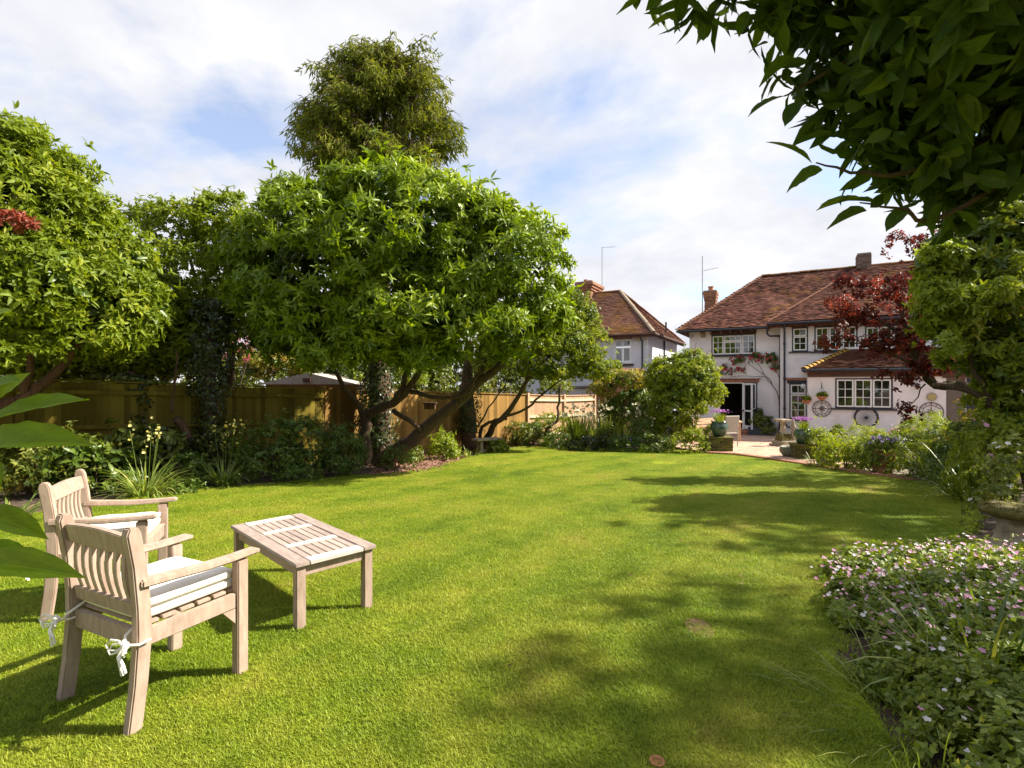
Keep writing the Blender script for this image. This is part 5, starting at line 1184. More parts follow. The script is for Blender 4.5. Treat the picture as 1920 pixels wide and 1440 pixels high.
tree('viburnum_shrub', 'pale grey green leafy shrub hanging over the shaded fence top', gb(250, 11.6),
     lobes_px([(270, 615, 11.0, .95, .8, .5), (200, 640, 10.6, .9, .7, .45), (340, 600, 11.2, .7, .7, .5), (350, 660, 11.2, .6, .6, .35), (120, 675, 10.0, .9, .6, .32), (30, 690, 9.6, .8, .6, .4), (190, 690, 10.6, .9, .5, .26), (310, 685, 11.1, .9, .5, .28), (240, 655, 10.8, .8, .6, .4)]), 'apple', 43, 0.09, 0.045, 420, 0.24, 13, 6, .05, inner_mat='dark', cat='shrub')
tree('red_shrub', 'pink and red leaved shrub glimpsed over the fence beside the ivy covered trunk', gb(445, 15), lobes_px([(440, 660, 15, .6, .5, .4), (415, 635, 15, .4, .4, .3), (468, 650, 15, .3, .4, .25)]), 'pinkleaf', 45, 0.09, 0.04, 26, 0.2, 8, 5, .04, cat='shrub')
tree('yellow_shrub', 'golden yellow and orange shrub over the fence above the shed', gb(525, 18.5), lobes_px([(520, 680, 18.5, 1.3, .8, .55), (560, 665, 18.5, .8, .6, .7), (490, 690, 18.2, .6, .5, .35)]), 'yellow', 47, 0.11, 0.05, 110, 0.24, 10, 6, .04, cat='shrub', inner_mat='dark')
tree('conifer', 'pale green conifer just over the brown fence left of the laurel trunk', gb(655, 17), lobes_px([(655, 700, 17, .9, .7, .9), (610, 695, 17.2, .6, .6, .6), (745, 700, 17.5, 1.1, .7, .6)]), 'lime', 49, 0.11, 0.04, 130, 0.24, 9, 6, .06, cat='tree', inner_mat='dark')
tree('background_tree', 'dense dark green tree far beyond the fence behind the mid green tree', gb(250, 20), lobes_px([(250, 620, 20, 3.4, 1.5, 2.0), (60, 620, 19, 3.2, 1.5, 2.2), (420, 650, 20, 2.4, 1.4, 1.6), (300, 715, 19, 3.2, 1.2, 1.1), (80, 715, 18, 3.2, 1.2, 1.1), (480, 715, 20.5, 2.2, 1.2, .8)]), 'mid', 51, 0.17, 0.08, 480, 0.5, 12, 6, .2)
tree('background_tree', 'dense dark green tree hidden behind the round laurel above the brown fence', gb(800, 24), lobes_px([(850, 655, 24, 2.6, 1.5, 1.5), (700, 650, 22, 2.0, 1.4, 1.3), (960, 650, 24.5, 1.8, 1.4, 1.4), (880, 725, 23.5, 2.6, 1.2, .9), (740, 720, 22, 2.4, 1.2, .9), (620, 715, 21, 2, 1.2, .9), (1010, 720, 24, 1.3, 1, .8)]), 'mid', 53, 0.17, 0.08, 420, 0.5, 12, 6, .2)
# apple-like tree right of the laurel
tree('apple_tree', 'light green small tree with crooked leaning stems between the laurel and the houses', G(905, 842),
     lobes_px([(985, 630, 15.6, 1.5, 1.2, .85), (1060, 650, 15.8, 1.25, 1.1, .85), (1085, 600, 16.2, .75, .8, .65), (1110, 690, 15.6, .75, .7, .38), (940, 680, 15.2, .9, .8, .40), (1030, 700, 15.4, .8, .7, .25), (1075, 560, 16.2, .35, .4, .4)]),
     'apple', 55, 0.085, 0.04, 420, 0.22, 13, 6, inner_mat='dark', inner=.5,
     limbs=[([G(905, 842), at(925, 800, 16.0), at(955, 770, 15.9), at(985, 715, 15.7), at(1000, 650, 15.6)], .13, .04), ([at(945, 782, 15.9), at(985, 768, 15.8), at(1010, 745, 15.7), at(1050, 715, 15.6), at(1100, 690, 15.6)], .05, .02),
            ([at(900, 830, 16.1), at(905, 800, 16), at(930, 788, 15.9), at(950, 785, 15.9)], .06, .05), ([at(890, 810, 16.2), at(915, 765, 16), at(945, 725, 15.8), at(960, 680, 15.6)], .03, .015), ([at(960, 765, 15.9), at(1000, 700, 15.7), at(1060, 640, 15.7)], .06, .02)])
tree('small_tree', 'thin crooked dark stem standing before the pale orange fence', G(1020, 832), lobes_px([(1050, 715, 17, .5, .45, .22)]), 'apple', 57, 0.07, 0.035, 30, .14, 8, 5, limbs=[([G(1020, 832), at(1025, 805, 17), at(1043, 790, 17), at(1046, 765, 17), at(1052, 720, 17)], .06, .035)])
iv = thing('ivy_trunk', 'dark ivy covered trunk stump standing by the stone bench', 'tree', G(880, 846))
mb = MB(); q = [G(880, 846), at(880, 780, 16), at(876, 720, 16), at(880, 640, 16.2)]; add_limb(mb, q, .26, .14, 3, .03); mb.build('trunk', M['barkred'], iv, world=True, smooth=True)
ivy_on(iv, [at(880, 812, 15.9)]+q[1:], .28, 1500, 8)
iv = thing('ivy_trunk', 'thick ivy column climbing past the shaded fence top behind the chairs', 'tree', gb(395, 10.3))
q = [gb(395, 10.3), at(393, 740, 10.3), at(395, 660, 10.4), at(402, 590, 10.6)]; mb = MB(); add_limb(mb, q, .14, .10, 3, .03); mb.build('trunk', M['bark'], iv, world=True, smooth=True); ivy_on(iv, q[1:]+[at(410, 560, 10.7)], .26, 2600, 9); ivy_on(iv, [gb(395, 10.3), q[1]], .18, 700, 10)
iv = thing('ivy_trunk', 'short ivy mass hanging down the shaded fence below the pale shrub', 'plant', gb(262, 9.9))
q = [gb(262, 9.9), at(262, 800, 9.9), at(262, 720, 9.9), at(240, 700, 9.9)]; mb = MB(); add_limb(mb, q, .06, .04, 3, .03); mb.build('trunk', M['bark'], iv, world=True, smooth=True); ivy_on(iv, q, .17, 1500, 11, L=.07); ivy_on(iv, [at(200, 702, 9.7), at(290, 715, 10)], .16, 600, 12, mat='mid')
st = thing('cut_branch', 'thick bare reddish branch leaning against the shaded fence', 'branch', gb(355, 10)); mb = MB()
add_limb(mb, [at(356, 835, 9.9), at(345, 805, 9.9), at(330, 785, 9.8)], .09, .07, 2, .01); add_limb(mb, [at(322, 775, 9.9), at(326, 730, 9.9), at(332, 690, 9.9), at(330, 660, 10)], .03, .018, 3, .02); mb.build('stem', M['barkred'], st, world=True, smooth=True)

# shrub standing in the far bed and the dark arch beside it
t = bush('round_shrub', 'tall rounded green shrub in the far bed partly hiding the white house', 1265, 835, 2.3, 2.6, 'mid', .085, 61, base=Vector((5.15, 16.3, -.6)), depth=.9, dens=.1, cat='shrub')
bpy.data.objects.remove(t.children[0])
lob = lobes_px([(1288, 718, 16.2, 1.0, .9, .85), (1270, 750, 16.1, .85, .8, .8), (1250, 705, 16.3, .65, .7, .55), (1262, 795, 16.2, .5, .5, .45), (1325, 735, 16.2, .5, .6, .5), (1300, 680, 16.2, .55, .5, .35)])
foliage('foliage', 'apple', t, 62, lob, 330, .2, 14, 6, .085, .042, inner=.3, zmin=-.8); foliage('inner_foliage', 'dark', t, 63, [(l[0], l[1], l[2], l[3]*.8, l[4]*.8, l[5]*.8) for l in lob], 130, .3, 8, 6, .1, .06, inner=.8)
mb = MB()
for a_, b_, c_ in (((1318, 680), (1330, 655), (1345, 672)), ((1300, 670), (1305, 645), (1308, 640)), ((1330, 700), (1345, 680), (1350, 690))): mb.tube([at(*a_, 16.1), at(*b_, 16.1), at(*c_, 16.1)], [.012, .008, .004], 5)
mb.build('shoots', M['redleaf'], t, world=True)
tree('arch_shrub', 'dark climber covered arch with lime green top left of the rounded shrub', Vector((3.9, 18.2, ground(18.2))), lobes_px([(1172, 712, 18, .95, .6, .30), (1130, 725, 18, .45, .5, .40), (1195, 745, 18.2, .45, .5, .6), (1140, 765, 18.2, .3, .4, .5)]), 'yellow', 65, .08, .04, 150, .2, 10, 6, .04, inner_mat='dark', cat='shrub')
tree('climber', 'dark foliage mass under the arch behind the cream flowers', Vector((4.3, 18.0, ground(18.0))), lobes_px([(1180, 770, 17.9, .75, .5, .75), (1215, 780, 17.5, .6, .5, .75)]), 'dark', 67, .09, .045, 130, .22, 10, 6, .04, cat='shrub')

# purple maple
mbase = Vector((8.6, 9.3, ground(9.3)))
lob = lobes_px([(1610, 595, 9.6, .55, .5, .22), (1700, 560, 9.6, .75, .6, .50), (1735, 455, 9.9, .45, .45, .42), (1690, 455, 10, .28, .3, .25), (1690, 650, 9.4, .60, .5, .30), (1570, 575, 9.6, .22, .2, .16), (1568, 640, 9.3, .36, .35, .22), (1640, 540, 9.7, .35, .3, .2), (1770, 620, 9.2, .7, .5, .5),
                (1760, 540, 9.8, .6, .5, .5), (1680, 715, 9.2, .30, .3, .22), (1700, 770, 9.2, .2, .2, .2), (1735, 690, 9.0, .4, .4, .25), (1590, 535, 9.7, .18, .2, .12), (1640, 650, 9.3, .3, .3, .2), (1850, 560, 9.5, 1.0, .7, 1.1)])
t = tree('purple_maple', 'purple leaved maple with glowing red tips in front of the white house roof', mbase, lob, 'purple', 71, .075, .045, 270, .17, 9, 6, inner=.9, droop=.5,
     limbs=[([mbase, at(1845, 760, 9.2), at(1800, 725, 9.2), at(1755, 722, 9.2), at(1728, 690, 9.2), at(1705, 640, 9.3), at(1690, 570, 9.5)], .13, .03), ([at(1755, 722, 9.2), at(1720, 660, 9.3), at(1650, 600, 9.5), at(1580, 580, 9.6)], .04, .012), ([at(1705, 640, 9.3), at(1720, 540, 9.6), at(1735, 450, 9.9)], .04, .012), ([at(1728, 690, 9.2), at(1640, 650, 9.3), at(1570, 640, 9.3)], .025, .008), ([at(1735, 720, 9.2), at(1700, 770, 9.2)], .015, .005), ([mbase, at(1860, 650, 9.3), at(1850, 520, 9.5)], .1, .03)])
setp(foliage('red_lit_leaves', 'redleaf', t, 73, lobes_px([(1575, 570, 9.3, .22, .15, .13), (1620, 585, 9.2, .25, .15, .10), (1640, 560, 9.2, .2, .15, .12), (1700, 580, 9.0, .25, .15, .12), (1655, 530, 9.2, .15, .15, .06)]), 26, .1, 6, 5, .07, .03), kind='stuff')  # sunlit leaves of the maple, their glow put into a red colour
# climber-clad green tree at the right edge
rb = Vector((7.1, 6.9, ground(6.9)))
lob = lobes_px([(1850, 560, 7.4, .74, .8, .80), (1785, 500, 7.3, .33, .35, .35), (1940, 690, 7.2, .80, .8, .85), (1860, 450, 7.5, .6, .6, .45), (1780, 590, 7.2, .28, .35, .38), (1822, 660, 7.2, .32, .35, .26), (1960, 520, 7.5, .9, .8, 1.2), (1745, 530, 7.3, .12, .2, .2), (1935, 800, 7.0, .55, .5, .5)])
t = tree('climbing_shrub', 'tall leafy green shrub with lime lit edges at the right side of the lawn', rb, lob, 'apple', 75, .10, .045, 340, .2, 14, 6, .09, inner_mat='dark', inner=.4, limbs=[([rb, at(1880, 790, 7.1), at(1830, 700, 7.2), at(1790, 620, 7.3)], .07, .02), ([rb, at(1900, 700, 7.2), at(1880, 560, 7.4)], .09, .03), ([at(1880, 780, 7.1), at(1820, 735, 7.2), at(1750, 722, 7.3)], .05, .03)])
setp(foliage('lit_edge_leaves', 'lime', t, 77, lobes_px([(1765, 480, 7.0, .2, .2, .15), (1750, 545, 7.0, .12, .15, .2), (1880, 545, 6.4, .3, .15, .06), (1770, 650, 6.9, .2, .2, .15), (1800, 570, 6.8, .2, .2, .2)]), 70, .11, 8, 6, .10, .04), kind='stuff')  # lit edges of the shrub, put in as lime coloured leaves
# trees outside the right edge of the frame: they shade the lawn
for k, (x, y, z, r, lab) in enumerate(((10.2, 6.6, 5.5, 2.0, 'broad green tree beyond the right edge that throws dappled shade across the lawn'), (8.25, 3.3, 6.2, 1.05, 'slender green tree just outside the right edge next to the flower bed'), (12.6, 9.6, 5.2, 2.0, 'green tree far off the right edge near the patio'))):
    tree('shade_tree', lab, Vector((x, y, ground(y))), [(x, y, z, r, r*.9, r*.75), (x-r*.5, y-r*.3, z-.5, r*.6, r*.6, r*.4), (x+.3, y+r*.5, z+r*.4, r*.6, r*.6, r*.5)], 'mid', 81+k, .12, .055, (150, 38, 90)[k], (.32, .6, .32)[k], (8, 16, 8)[k], 6, .14, inner=.9)
for k, (x, lab) in enumerate(((-6.5, 'leafy tree behind the camera on its left, mirrored in the casement windows'), (-0.5, 'leafy tree straight behind the camera, mirrored in the casement windows'), (5.5, 'leafy tree behind the camera on its right, mirrored in the casement windows'))):
    tree('garden_tree', lab, Vector((x, -9, 0)), [(x, -9, 4.2, 3.4, 1.6, 4.0), (x+1.5, -8.6, 2.4, 2.4, 1.5, 2.2)], 'left', 91+k, .3, .15, 170, .7, 12, 6, .25, inner_mat='dark')

# ---------------------------------------------------------------- tree overhanging the camera, top right
ob = Vector((2.95, 1.0, 0)); t = thing('overhanging_tree', 'dark broad leaved tree hanging into the picture at the top right corner', 'tree', ob)
lob = [(1.30, 1.42, 2.60, .44, .36, .40), (1.75, 1.45, 2.50, .60, .45, .48), (1.0, 1.35, 2.78, .42, .3, .26), (2.3, 1.35, 2.8, .8, .6, .72), (0.70, 1.45, 2.80, .34, .2, .13), (1.5, 1.2, 2.95, .8, .6, .35), (1.36, 1.55, 2.28, .20, .2, .12), (2.6, 1.1, 2.3, .6, .5, .5)]
rng = np.random.default_rng(101)
pos, d, cr = clumps(rng, lob, 460, 0.15, 8, inner=0.55, zmin=-0.9, up=-0.1)
a = list(whorls(rng, pos, d, cr, 6, 0.100, 0.041, 1.0, 0.45))
px = 960+a[0][:, 0]/a[0][:, 1]*F; py = 720-(a[0][:, 2]-EYE)/a[0][:, 1]*F
okv = (a[0][:, 1] > .7); a = [q[okv] for q in a]; px = px[okv]; py = py[okv]
vis = (px > 1100) & (px < 1960) & (py > -60) & (py < 520); dist = a[0][:, 1]+np.where(vis, 0, 50)+0.25*rng.random(len(px))
front = np.argsort(dist)[:270]; restm = np.ones(len(px), bool); restm[front] = False
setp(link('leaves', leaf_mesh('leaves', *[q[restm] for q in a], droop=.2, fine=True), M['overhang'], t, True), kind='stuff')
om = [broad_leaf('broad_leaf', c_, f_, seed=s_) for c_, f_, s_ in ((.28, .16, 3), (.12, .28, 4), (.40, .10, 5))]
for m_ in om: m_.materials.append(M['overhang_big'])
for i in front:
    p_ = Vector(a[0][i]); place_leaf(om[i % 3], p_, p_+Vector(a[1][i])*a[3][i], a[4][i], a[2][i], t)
# sprays that stand clear against the sky: (base px, tip px, distance, width)
for (bx, by, tx, ty, Y, w_, ny) in ((1522, 305, 1450, 250, 1.45, .047, .5), (1542, 318, 1462, 352, 1.45, .045, -.6), (1612, 372, 1530, 388, 1.5, .040, .3), (1625, 395, 1546, 425, 1.5, .042, -.4), (1640, 380, 1585, 372, 1.55, .03, .3), (1700, 392, 1660, 432, 1.5, .040, .5), (1768, 378, 1742, 450, 1.5, .034, -.5), (1772, 385, 1768, 458, 1.52, .030, .4),
                                    (1790, 395, 1835, 432, 1.45, .044, .4), (1262, 32, 1214, 50, 1.6, .030, .2), (1268, 34, 1268, 62, 1.6, .022, .5), (1322, 18, 1320, 92, 1.55, .034, -.3), (1300, 12, 1275, 40, 1.6, .03, .4), (1215, -5, 1154, 22, 1.6, .03, .3), (1200, -12, 1190, 16, 1.6, .03, .3), (1400, 20, 1385, 68, 1.5, .030, .3),
                                    (1430, 40, 1395, 62, 1.5, .03, -.4), (1470, 180, 1400, 205, 1.45, .042, .5), (1440, 80, 1400, 90, 1.5, .032, .3), (1490, 110, 1418, 160, 1.45, .045, -.4), (1500, 190, 1470, 235, 1.45, .040, .5), (1560, 250, 1480, 270, 1.5, .03, .3), (1880, 440, 1885, 475, 1.4, .04, .4), (1600, 340, 1560, 380, 1.5, .03, -.4), (1350, -5, 1330, 45, 1.55, .036, .2)):
    place_leaf(om[(bx+by) % 3], at(bx, by, Y), at(tx, ty, Y+.02*ny), w_*1.25, Vector((.15, -ny, 1.0)), t)
mb = MB()
add_limb(mb, [ob, Vector((2.85, 1.05, 1.2)), Vector((2.5, 1.2, 2.1)), Vector((2.0, 1.3, 2.5)), Vector((1.5, 1.35, 2.7))], .11, .03, 2, .02)
add_limb(mb, [Vector((2.85, 1.05, 1.2)), Vector((3.0, .9, 2.2)), Vector((2.4, .9, 3.0)), Vector((1.4, 1.1, 3.1)), Vector((.7, 1.5, 2.88)), at(1262, 30, 1.6)], .09, .005, 3, .02)
add_limb(mb, [Vector((2.0, 1.3, 2.5)), at(1760, 300, 1.5), at(1620, 325, 1.48), at(1530, 305, 1.45)], .014, .002, 4, .006, 5)
add_limb(mb, [Vector((2.0, 1.3, 2.5)), at(1800, 390, 1.5), at(1700, 392, 1.5), at(1612, 380, 1.5)], .012, .002, 5, .005, 5)
add_limb(mb, [Vector((1.5, 1.35, 2.7)), at(1560, 130, 1.5), at(1470, 180, 1.45)], .012, .002, 6, .005, 5)
mb.build('branches', M['bark'], t, world=True, smooth=True)

# ---------------------------------------------------------------- broad-leaved plant at the left edge, close to the camera
rb = Vector((-1.15, .95, 0)); t = thing('broad_leaved_shrub', 'close shrub with long smooth leaves poking in at the left edge beside the chairs', 'shrub', rb)
rm = [broad_leaf('long_leaf', c_, f_, seed=s_) for c_, f_, s_ in ((.10, .15, 7), (.30, .2, 8))]
for m_ in rm: m_.materials.append(M['rhodo'])
for k, (bx, by, tx, ty, Y, Yt, w_, nz) in enumerate(((-25, 790, 156, 738, .86, .84, .042, 1), (-60, 852, 140, 797, .84, .80, .056, 1), (-18, 752, 52, 696, .9, .92, .036, .6), (-22, 735, 22, 702, .86, .84, .034, 1), (-30, 600, 20, 578, .9, .9, .026, 1), (-35, 690, 8, 640, .9, .95, .03, .3),
                          (-40, 955, 84, 1003, .88, .84, .038, 1), (-30, 970, 70, 968, .95, .98, .028, .8), (-60, 1052, 150, 1072, .84, .80, .046, 1), (-40, 1030, 62, 1030, .9, .95, .032, .7), (-60, 880, -5, 905, .85, .8, .05, 1), (-80, 700, -20, 760, .8, .8, .05, 1), (-90, 980, -20, 930, .8, .8, .05, 1))):
    place_leaf(rm[k % 2], at(bx, by, Y), at(tx, ty, Yt), w_*1.15, Vector((.0, -.75, nz)), t)
mb = MB(); add_limb(mb, [rb, Vector((-1.05, .92, .7)), at(-70, 1000, .85), at(-45, 880, .86), at(-30, 780, .88), at(-30, 690, .9), at(-32, 600, .9)], .02, .006, 2, .01, 8); mb.build('stem', M['bark'], t, world=True, smooth=True)

# ---------------------------------------------------------------- left bed
clump('strap_plant', 'pale narrow leaved clump at the far left behind the farther chair', 15, 985, .55, 60, 'straplight', .022, 201, r0=.2, lean=(.3, 1.1))
bush('leafy_shrub', 'large leaved dark green plant just behind the farther chair back', 180, 925, 1.2, .85, 'dark', .13, 202, asp=.62)
bush('leafy_shrub', 'bright leafy mound below the yellow flowers left of the pale strap clump', 235, 918, 1.3, 1.05, 'mid', .14, 203, asp=.6, base=G(225, 915)+Vector((0, .5, 0)))
clump('daylily', 'left of two arching strap leaved clumps with yellow flower spikes by the lawn edge', 275, 928, .72, 150, 'straplight', .028, 204, r0=.18, lean=(.15, 1.0), curve=2.0, flowers='f_yellow', nf=5, fs=.05, fh=1.25, spike=True, base=G(278, 932)+Vector((0, -.05, 0)))
clump('daylily', 'right of two arching strap leaved clumps with yellow flower spikes by the lawn edge', 420, 914, .62, 130, 'strap', .026, 205, r0=.16, lean=(.15, 1.0), curve=2.0, flowers='f_yellow', nf=5, fs=.05, fh=1.5, spike=True)
bush('leafy_shrub', 'dark low plant between the two yellow flowered clumps', 348, 912, .8, .6, 'dark', .07, 206, asp=.6)
bush('rose_bush', 'open leggy shrub with small leaves against the shaded fence right of the ivy column', 400, 890, 1.0, 1.35, 'mid', .06, 207, base=gb(415, 10.2), dens=.5, asp=.6)
bush('leafy_shrub', 'dark bushy plant with tiny white flowers at the shaded lawn edge below the fence post', 490, 905, 1.4, 1.15, 'dark', .06, 208, asp=.6, flowers='f_white', nf=18, fs=.02, base=G(490, 905)+Vector((0, .5, 0)))
bush('leafy_shrub', 'loose dark shrub in front of the brown fence left of the laurel trunk', 560, 900, 1.3, 1.2, 'dark', .065, 209, asp=.6, base=G(560, 900)+Vector((0, .7, 0)), dens=.7)
bush('fern', 'tall feathery dark green plant at the foot of the laurel', 632, 895, 1.0, 1.05, 'dark', .09, 210, asp=.22, cat='fern', base=G(632, 895)+Vector((0, .3, 0)))
bush('ground_cover_plant', 'low dark leafy edging plant in the shade before the daylily clumps', 350, 928, .5, .22, 'dark', .05, 211, asp=.6, stems=False)
bush('ground_cover_plant', 'low dark leafy edging plant at the shaded lawn edge left of the fern', 560, 906, .9, .32, 'dark', .05, 212, asp=.6, stems=False)
bush('leafy_shrub', 'green undergrowth filling the corner under the left evergreen tree', 80, 905, 1.8, 1.0, 'mid', .09, 213, asp=.5, base=Vector((-7.3, 8.2, -.2)))
clump('strap_plant', 'tall grassy clump beneath the left evergreen tree in front of the fence', 110, 925, .8, 60, 'strap', .02, 214, r0=.25, lean=(.1, .7), flowers='f_yellow', nf=5, fs=.05, fh=.95)
bush('leafy_shrub', 'small leaved bush against the shaded fence below the short ivy mass', 300, 880, 1.2, 1.0, 'ivy', .06, 215, base=gb(300, 9.6), asp=.7)
bush('leafy_shrub', 'dark low leaves around the foot of the laurel limbs', 740, 880, .8, .5, 'dark', .06, 216, base=G(745, 880), dens=.6)
# under and right of the laurel
bush('pale_plant', 'bright pale green bushy plant right of the laurel trunk in a patch of sun', 835, 868, .85, .75, 'lime', .10, 220, asp=.4, base=G(833, 862), dens=.7)
bush('leafy_shrub', 'small leafy plant between the laurel limb and the pale bushy plant', 770, 868, .6, .55, 'mid', .07, 221, dens=.6)
clump('strap_plant', 'small pale iris tuft in front of the ivy covered stump', 880, 858, .38, 40, 'straplight', .02, 222, r0=.2, lean=(.1, .8))
bush('hosta', 'low blue green hosta right of the stone bench', 932, 850, .6, .35, 'geranium', .12, 223, asp=.6, stems=False)
bush('leafy_shrub', 'broad leaved green plant before the fence right of the stone bench', 965, 838, 1.1, .9, 'mid', .11, 224, base=G(968, 838)+Vector((0, .4, 0)), asp=.4)
bush('leafy_shrub', 'dark bushy plant at the foot of the sunny fence below the crooked stems', 1000, 836, 1.3, .85, 'dark', .08, 225, base=G(1002, 836)+Vector((0, .3, 0)))
bush('yellow_plant', 'bright yellow green plant in front of the far fence beside the thin crooked stem', 1045, 832, 1.5, 1.25, 'lime', .07, 226, base=G(1042, 834)+Vector((0, .4, 0)), asp=.5)
# far bed
clump('iris_clump', 'tall upright sword leaved clump left of the cream flowers in the far bed', 1085, 838, 1.25, 220, 'strap', .035, 230, r0=.35, lean=(.02, .35), curve=.5)
clump('iris_clump', 'upright sword leaved clump in front of the cream flowers in the far bed', 1130, 840, 1.0, 220, 'strap', .033, 231, r0=.4, lean=(.02, .4), curve=.6)
clump('cream_flowers', 'group of tall cream flower heads in the middle of the far bed', 1150, 830, 1.35, 160, 'straplight', .03, 232, r0=.8, lean=(.02, .35), curve=.5, flowers='f_cream', nf=34, fs=.12, fh=.98, base=G(1150, 838)+Vector((0, .4, 0)))
clump('cream_flowers', 'taller loose foliage with yellow plumes rising behind the cream flower heads', 1165, 838, 1.75, 60, 'straplight', .03, 233, r0=.4, lean=(.02, .3), curve=.5, base=G(1165, 838)+Vector((0, .9, 0)))
bush('leafy_shrub', 'low dark plant at the lawn edge at the left end of the far bed', 1045, 842, 1.1, .5, 'dark', .07, 234, stems=False)
bush('leafy_shrub', 'low grey green plant at the lawn edge below the sword leaved clumps', 1100, 846, 1.2, .48, 'ivy', .08, 235, stems=False, asp=.6)
bush('leafy_shrub', 'low dark plant with violet flowers in the middle of the far bed edge', 1170, 848, 1.2, .55, 'dark', .07, 236, flowers='f_violet', nf=14, fs=.04, stems=False)
bush('leafy_shrub', 'low dark plant with a few yellow flowers below the rounded shrub', 1225, 850, 1.1, .6, 'dark', .07, 237, flowers='f_yellow', nf=12, fs=.05, stems=False)
bush('fern', 'tall dark green feathery plant at the left foot of the rounded shrub', 1215, 845, 1.0, 1.05, 'dark', .09, 238, asp=.25, cat='fern', base=G(1215, 846)+Vector((0, .5, 0)))
bush('leafy_mound', 'bright green rounded mound left of the mossy brick pier', 1297, 850, 1.15, .72, 'apple', .05, 239, asp=.6, base=G(1297, 853)+Vector((0, .3, 0)))
bush('leafy_shrub', 'orange flowered plant low in the far bed among the sword leaves', 1140, 842, .7, .8, 'mid', .07, 240, flowers='f_orange', nf=16, fs=.05, base=G(1140, 842)+Vector((0, .1, 0)))
bush('variegated_plant', 'pale variegated small plant on the patio beside the wicker chair', 1330, 840, .5, .75, 'geranium', .06, 241, base=Vector((6.45, 16.6, pz(16.6))), dens=.6)
bush('leafy_shrub', 'bright small shrub behind the mossy pier left of the patio table', 1308, 820, .9, .8, 'lime', .07, 242, base=Vector((6.4, 18.6, pz(18.6))))

# ---------------------------------------------------------------- patio things
def pp(px, py):      # pixel on the patio surface
    k = (EYE+0.46-0.04*15); Y = (k)*F/((py-720)-0.04*F)
    q = at(px, 720, Y); q.z = pz(Y); return q
def pier(name, label, c, w, d, h, seed, rot=R(-12)):
    t = thing(name, label, 'brick pier', c, rot); mb = MB(); mb.box((0, 0, h/2-.05), (w-.03, d-.03, h+.08)); mb.build('core', M['mortar'], t)
    rn = random.Random(seed); n = round(h/.075); mm = []
    for k in range(3): mb = MB(); mb.cur = k/2; mb.box((0, 0, 0), (.215, .10, .064)); m_ = mb.mesh('brick', bevel=.008); m_.materials.append(M['mossbrick']); mm.append(m_)
    for j in range(n):
        for side in range(4):
            A = w if side < 2 else d; k = round(A/.225); off = (.11 if j % 2 else 0)
            for i in range(k+(1 if j % 2 else 0)):
                a = -A/2+(i+.5)*(A/k)-off; sx = A/k-.012
                lo, hi = max(-A/2, a-sx/2), min(A/2, a+sx/2)
                if hi-lo < .03: continue
                a = (lo+hi)/2; o = bpy.data.objects.new('brick', rn.choice(mm)); C.objects.link(o); o.parent = t
                s_ = 1 if side % 2 else -1; z = (j+.5)*h/n; pr = rn.uniform(-.006, .004)
                if side < 2: o.location = (a, s_*(d/2-.05+pr), z)
                else: o.location = (s_*(w/2-.05+pr), a, z); o.rotation_euler.z = R(90)
                o.scale.x = (hi-lo)/.215; o.rotation_euler.y = rn.uniform(-.02, .02)
    mb = MB(); mb.box((0, 0, h+.02), (w+.04, d+.04, .05)); mb.build('cap', M['mossstone'], t, bevel=.012); return t
pierL = G(1353, 852)+Vector((0, .3, 0)); pierL.z -= .05
pier('brick_pier', 'mossy brick pier carrying the left green pot beside the patio step', pierL, .78, .5, .50, 1)
pierR = G(1516, 866)+Vector((0, .25, 0)); pierR.z -= .03
pier('brick_pier', 'mossy brick pier carrying the right green pot beside the patio step', pierR, .50, .45, .42, 2)
def green_pot(label, c, s, seed):
    t = thing('flower_pot', label, 'potted plant', c); mb = MB()
    mb.lathe([(.13*s, 0), (.17*s, .03*s), (.235*s, .16*s), (.262*s, .26*s), (.245*s, .35*s), (.205*s, .40*s), (.225*s, .42*s), (.225*s, .445*s), (.195*s, .445*s), (.185*s, .40*s)], (0, 0, 0), 28); mb.build('pot', M['glaze'], t, smooth=True)
    p = Vector(c)+Vector((0, 0, .44*s))
    me, _ = ribbons(seed, p, 150, .30*s, .012, .14*s, (.0, .5), .8); me.materials.append(M['lime']); link('foliage', me, None, t, True)
    rng = np.random.default_rng(seed); n = 150; q = np.column_stack([rng.normal(size=n)*.12*s, rng.normal(size=n)*.12*s, .27*s+rng.random(n)*.08*s])+np.array(p)
    setp(link('flowers', flower_mesh('flowers', q, sphere(rng, n)+np.array([0, 0, 1]), np.full(n, .045), rng), M['f_purple'], t, True), kind='stuff')
green_pot('rounded green glazed pot of purple flowers on the left mossy pier', pierL+Vector((.05, 0, .545)), 1.0, 301)
green_pot('rounded dark green glazed pot of purple flowers on the right mossy pier', pierR+Vector((.0, 0, .465)), .84, 302)
c = pp(1482, 856); t = thing('stone_bowl', 'low wide grey green bowl standing empty on the patio edge', 'bowl', c); mb = MB()
mb.lathe([(.14, 0), (.19, .03), (.255, .12), (.265, .19), (.24, .245), (.255, .26), (.235, .26), (.22, .22), (.1, .08)], (0, 0, 0), 24); mb.build('bowl', M['stonepot'], t, smooth=True)
